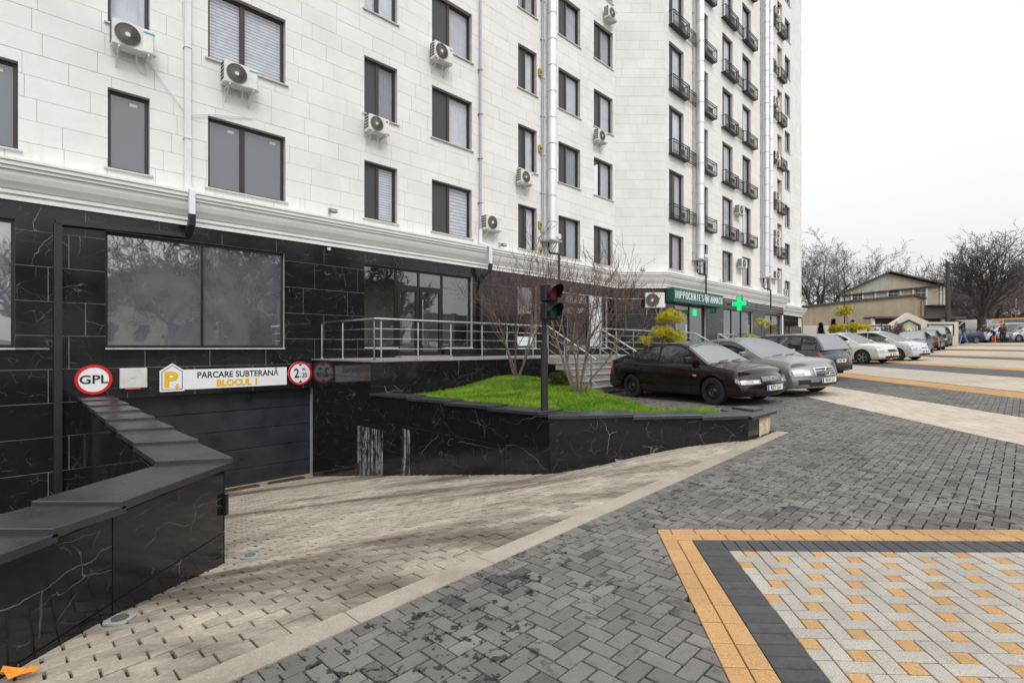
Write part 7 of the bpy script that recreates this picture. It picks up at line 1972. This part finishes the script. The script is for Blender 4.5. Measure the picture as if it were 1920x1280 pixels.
car('white minivan with dark side glass in front of the orange van', (50.6, 53.3), Vector((-1, .02)), 4.9, 1.85, 1.86, 2.9, .9, .34, cpaint('white_minivan_paint', (.64, .65, .66), 0), [(-.5, .95), (-.49, 1.05), (0, 1.05), (.25, 1.02), (.38, .96), (.46, .86), (.5, .74)], [(-.49, 1.06), (-.475, 1.5), (-.43, 1.80), (-.1, 1.86), (.05, 1.83), (.12, 1.66), (.22, 1.34), (.34, 1.0)], [(-.44, -.25), (-.23, -.02), (0, .17)], grille='dark', ws=(.10, .32), group='vehicles along the street')
car('red van mostly hidden behind the white panel van', (54.5, 64), Vector((-1, 0)), 4.6, 1.8, 1.9, 2.8, .9, .34, cpaint('red_van_paint', (.5, .05, .02), 0), [(-.5, .95), (-.49, 1.05), (0, 1.05), (.25, 1.02), (.38, .96), (.46, .86), (.5, .74)], [(-.49, 1.06), (-.475, 1.5), (-.43, 1.80), (-.1, 1.86), (.05, 1.83), (.12, 1.66), (.22, 1.34), (.34, 1.0)], [(-.44, -.25), (-.23, -.02)], cat='van', name='small_van', grille='none', details=False, ws=(.10, .32), group='vehicles along the street')

# ---------------------------------------------------------------- people
def person(label, x, y, face, pose, cols, height=1.74, hairc=(.03, .02, .015), boots=False):
    """cols: jacket, trousers, shoes, skin"""
    z0 = G(x, y); k = height / 1.74
    J = pose; names = list(J); E = [('pelvis', 'waist'), ('waist', 'chest'), ('chest', 'neck'), ('neck', 'head'), ('chest', 'sl'), ('sl', 'el'), ('el', 'hl'), ('chest', 'sr'), ('sr', 'er'), ('er', 'hr'), ('pelvis', 'pl'), ('pl', 'kl'), ('kl', 'al'), ('al', 'tl'), ('pelvis', 'pr'), ('pr', 'kr'), ('kr', 'ar'), ('ar', 'tr')]
    Rr = {'pelvis': .15, 'waist': .14, 'chest': .155, 'neck': .055, 'head': .10, 'sl': .075, 'sr': .075, 'el': .052, 'er': .052, 'hl': .035, 'hr': .035, 'pl': .10, 'pr': .10, 'kl': .068, 'kr': .068, 'al': .05, 'ar': .05, 'tl': .04, 'tr': .04}
    me = bpy.data.meshes.new('p'); me.from_pydata([tuple(Vector(J[n]) * k) for n in names], [(names.index(a), names.index(b)) for a, b in E], [])
    ob_ = bpy.data.objects.new('p', me); COL.objects.link(ob_); sk = ob_.modifiers.new('s', 'SKIN'); ss = ob_.modifiers.new('b', 'SUBSURF'); ss.levels = 1; ss.render_levels = 1
    lay = me.skin_vertices[0] if me.skin_vertices else None
    if lay is None:
        import bmesh
        bm = bmesh.new(); bm.from_mesh(me); bm.verts.layers.skin.verify(); bm.to_mesh(me); bm.free(); lay = me.skin_vertices[0]
    for i, n in enumerate(names): lay.data[i].radius = (Rr[n] * k, Rr[n] * k * (.8 if n in ('pelvis', 'waist', 'chest') else 1)); 
    lay.data[0].use_root = True
    dg = bpy.context.evaluated_depsgraph_get(); m2 = bpy.data.meshes.new_from_object(ob_.evaluated_get(dg)); bpy.data.objects.remove(ob_)
    Mp = Matrix.Translation((x, y, z0)) @ Matrix.Rotation(face, 4, 'Z')
    o = thing('person', label, 'person', M=Mp, group=None)
    mats = [simple_c('cloth_%s_%d' % (c, int(x * 10)), v, .85) for c, v in zip(('jacket', 'trousers', 'shoes', 'skin'), cols)]
    m2.materials.clear(); [m2.materials.append(m) for m in mats]
    jl = {n: Vector(J[n]) * k for n in names}; up_ = ('waist', 'chest', 'sl', 'sr', 'el', 'er'); low = ('pelvis', 'pl', 'pr', 'kl', 'kr', 'al', 'ar')
    for p in m2.polygons:
        c = p.center; near = min(names, key=lambda n: (jl[n] - c).length - Rr[n])
        p.material_index = 3 if near in ('head', 'neck', 'hl', 'hr') else 2 if near in (('tl', 'tr', 'al', 'ar', 'kl', 'kr') if boots else ('tl', 'tr')) else 0 if near in up_ else 1; p.use_smooth = True
    m2.attributes.new('tint', 'FLOAT', 'FACE').data.foreach_set('value', [1.0] * len(m2.polygons)); m2.name = 'body'
    bo = bpy.data.objects.new('body', m2); COL.objects.link(bo); bo.parent = o
    hd_ = jl['head']; mb = MB(Mp @ Matrix.Translation(hd_)); mb.lathe([(0, .135), (.07, .12), (.108, .07), (.115, .01), (.10, -.05)], 14, M=Matrix.Rotation(rad(90), 4, 'X') @ Matrix.Diagonal((1, 1, 1, 1))); mb.build('hair', simple_c('hair_%d' % int(x * 10), hairc, .8), o, smooth=True)
    return o
STD = dict(pelvis=(0, 0, .95), waist=(0, .0, 1.1), chest=(0, .01, 1.34), neck=(0, .02, 1.5), head=(0, .05, 1.64), sl=(.18, 0, 1.40), el=(.24, .02, 1.14), hl=(.23, .10, .90), sr=(-.18, 0, 1.40), er=(-.24, .02, 1.14), hr=(-.23, .10, .90), pl=(.09, 0, .88), kl=(.10, .03, .50), al=(.10, -.02, .09), tl=(.11, .14, .04), pr=(-.09, 0, .88), kr=(-.10, .03, .50), ar=(-.10, -.02, .09), tr=(-.11, .14, .04))
WALK = dict(STD); WALK.update(kl=(.10, .22, .52), al=(.10, .32, .10), tl=(.10, .46, .06), kr=(-.10, -.10, .50), ar=(-.10, -.38, .16), tr=(-.10, -.28, .05), el=(.23, -.12, 1.16), hl=(.22, -.18, .94), er=(-.23, .10, 1.16), hr=(-.2, .26, 1.0))
BEND = dict(STD); BEND.update(pelvis=(0, -.20, .92), waist=(0, -.10, 1.02), chest=(0, .18, 1.14), neck=(0, .34, 1.18), head=(0, .48, 1.16), sl=(.18, .20, 1.14), el=(.2, .36, .92), hl=(.16, .55, .85), sr=(-.18, .20, 1.14), er=(-.2, .36, .92), hr=(-.16, .55, .85), pl=(.09, -.2, .86), kl=(.10, -.06, .48), al=(.10, -.12, .09), tl=(.11, .05, .04), pr=(-.09, -.2, .86), kr=(-.1, -.1, .48), ar=(-.1, -.16, .09), tr=(-.11, .0, .04))
skin = (.42, .26, .19)
person('person in a teal jacket and light blue jeans walking past the dark blue car', 43.0, 49.0, rad(100), WALK, [(.03, .09, .11), (.13, .22, .38), (.3, .25, .2), skin])
person('person in a black top with blue and orange trousers bending over', 46.9, 50.2, rad(95), BEND, [(.015, .014, .014), (.02, .10, .42), (.75, .20, .05), skin], boots=True)
person('person in a maroon coat standing by the silver minivan', 47.6, 50.0, rad(120), STD, [(.10, .02, .035), (.02, .02, .035), (.02, .02, .02), skin], 1.76, (.30, .10, .04))
person('person in a dark green coat standing behind the one in maroon', 48.35, 50.5, rad(60), STD, [(.012, .022, .018), (.02, .02, .03), (.02, .02, .02), skin], 1.80)
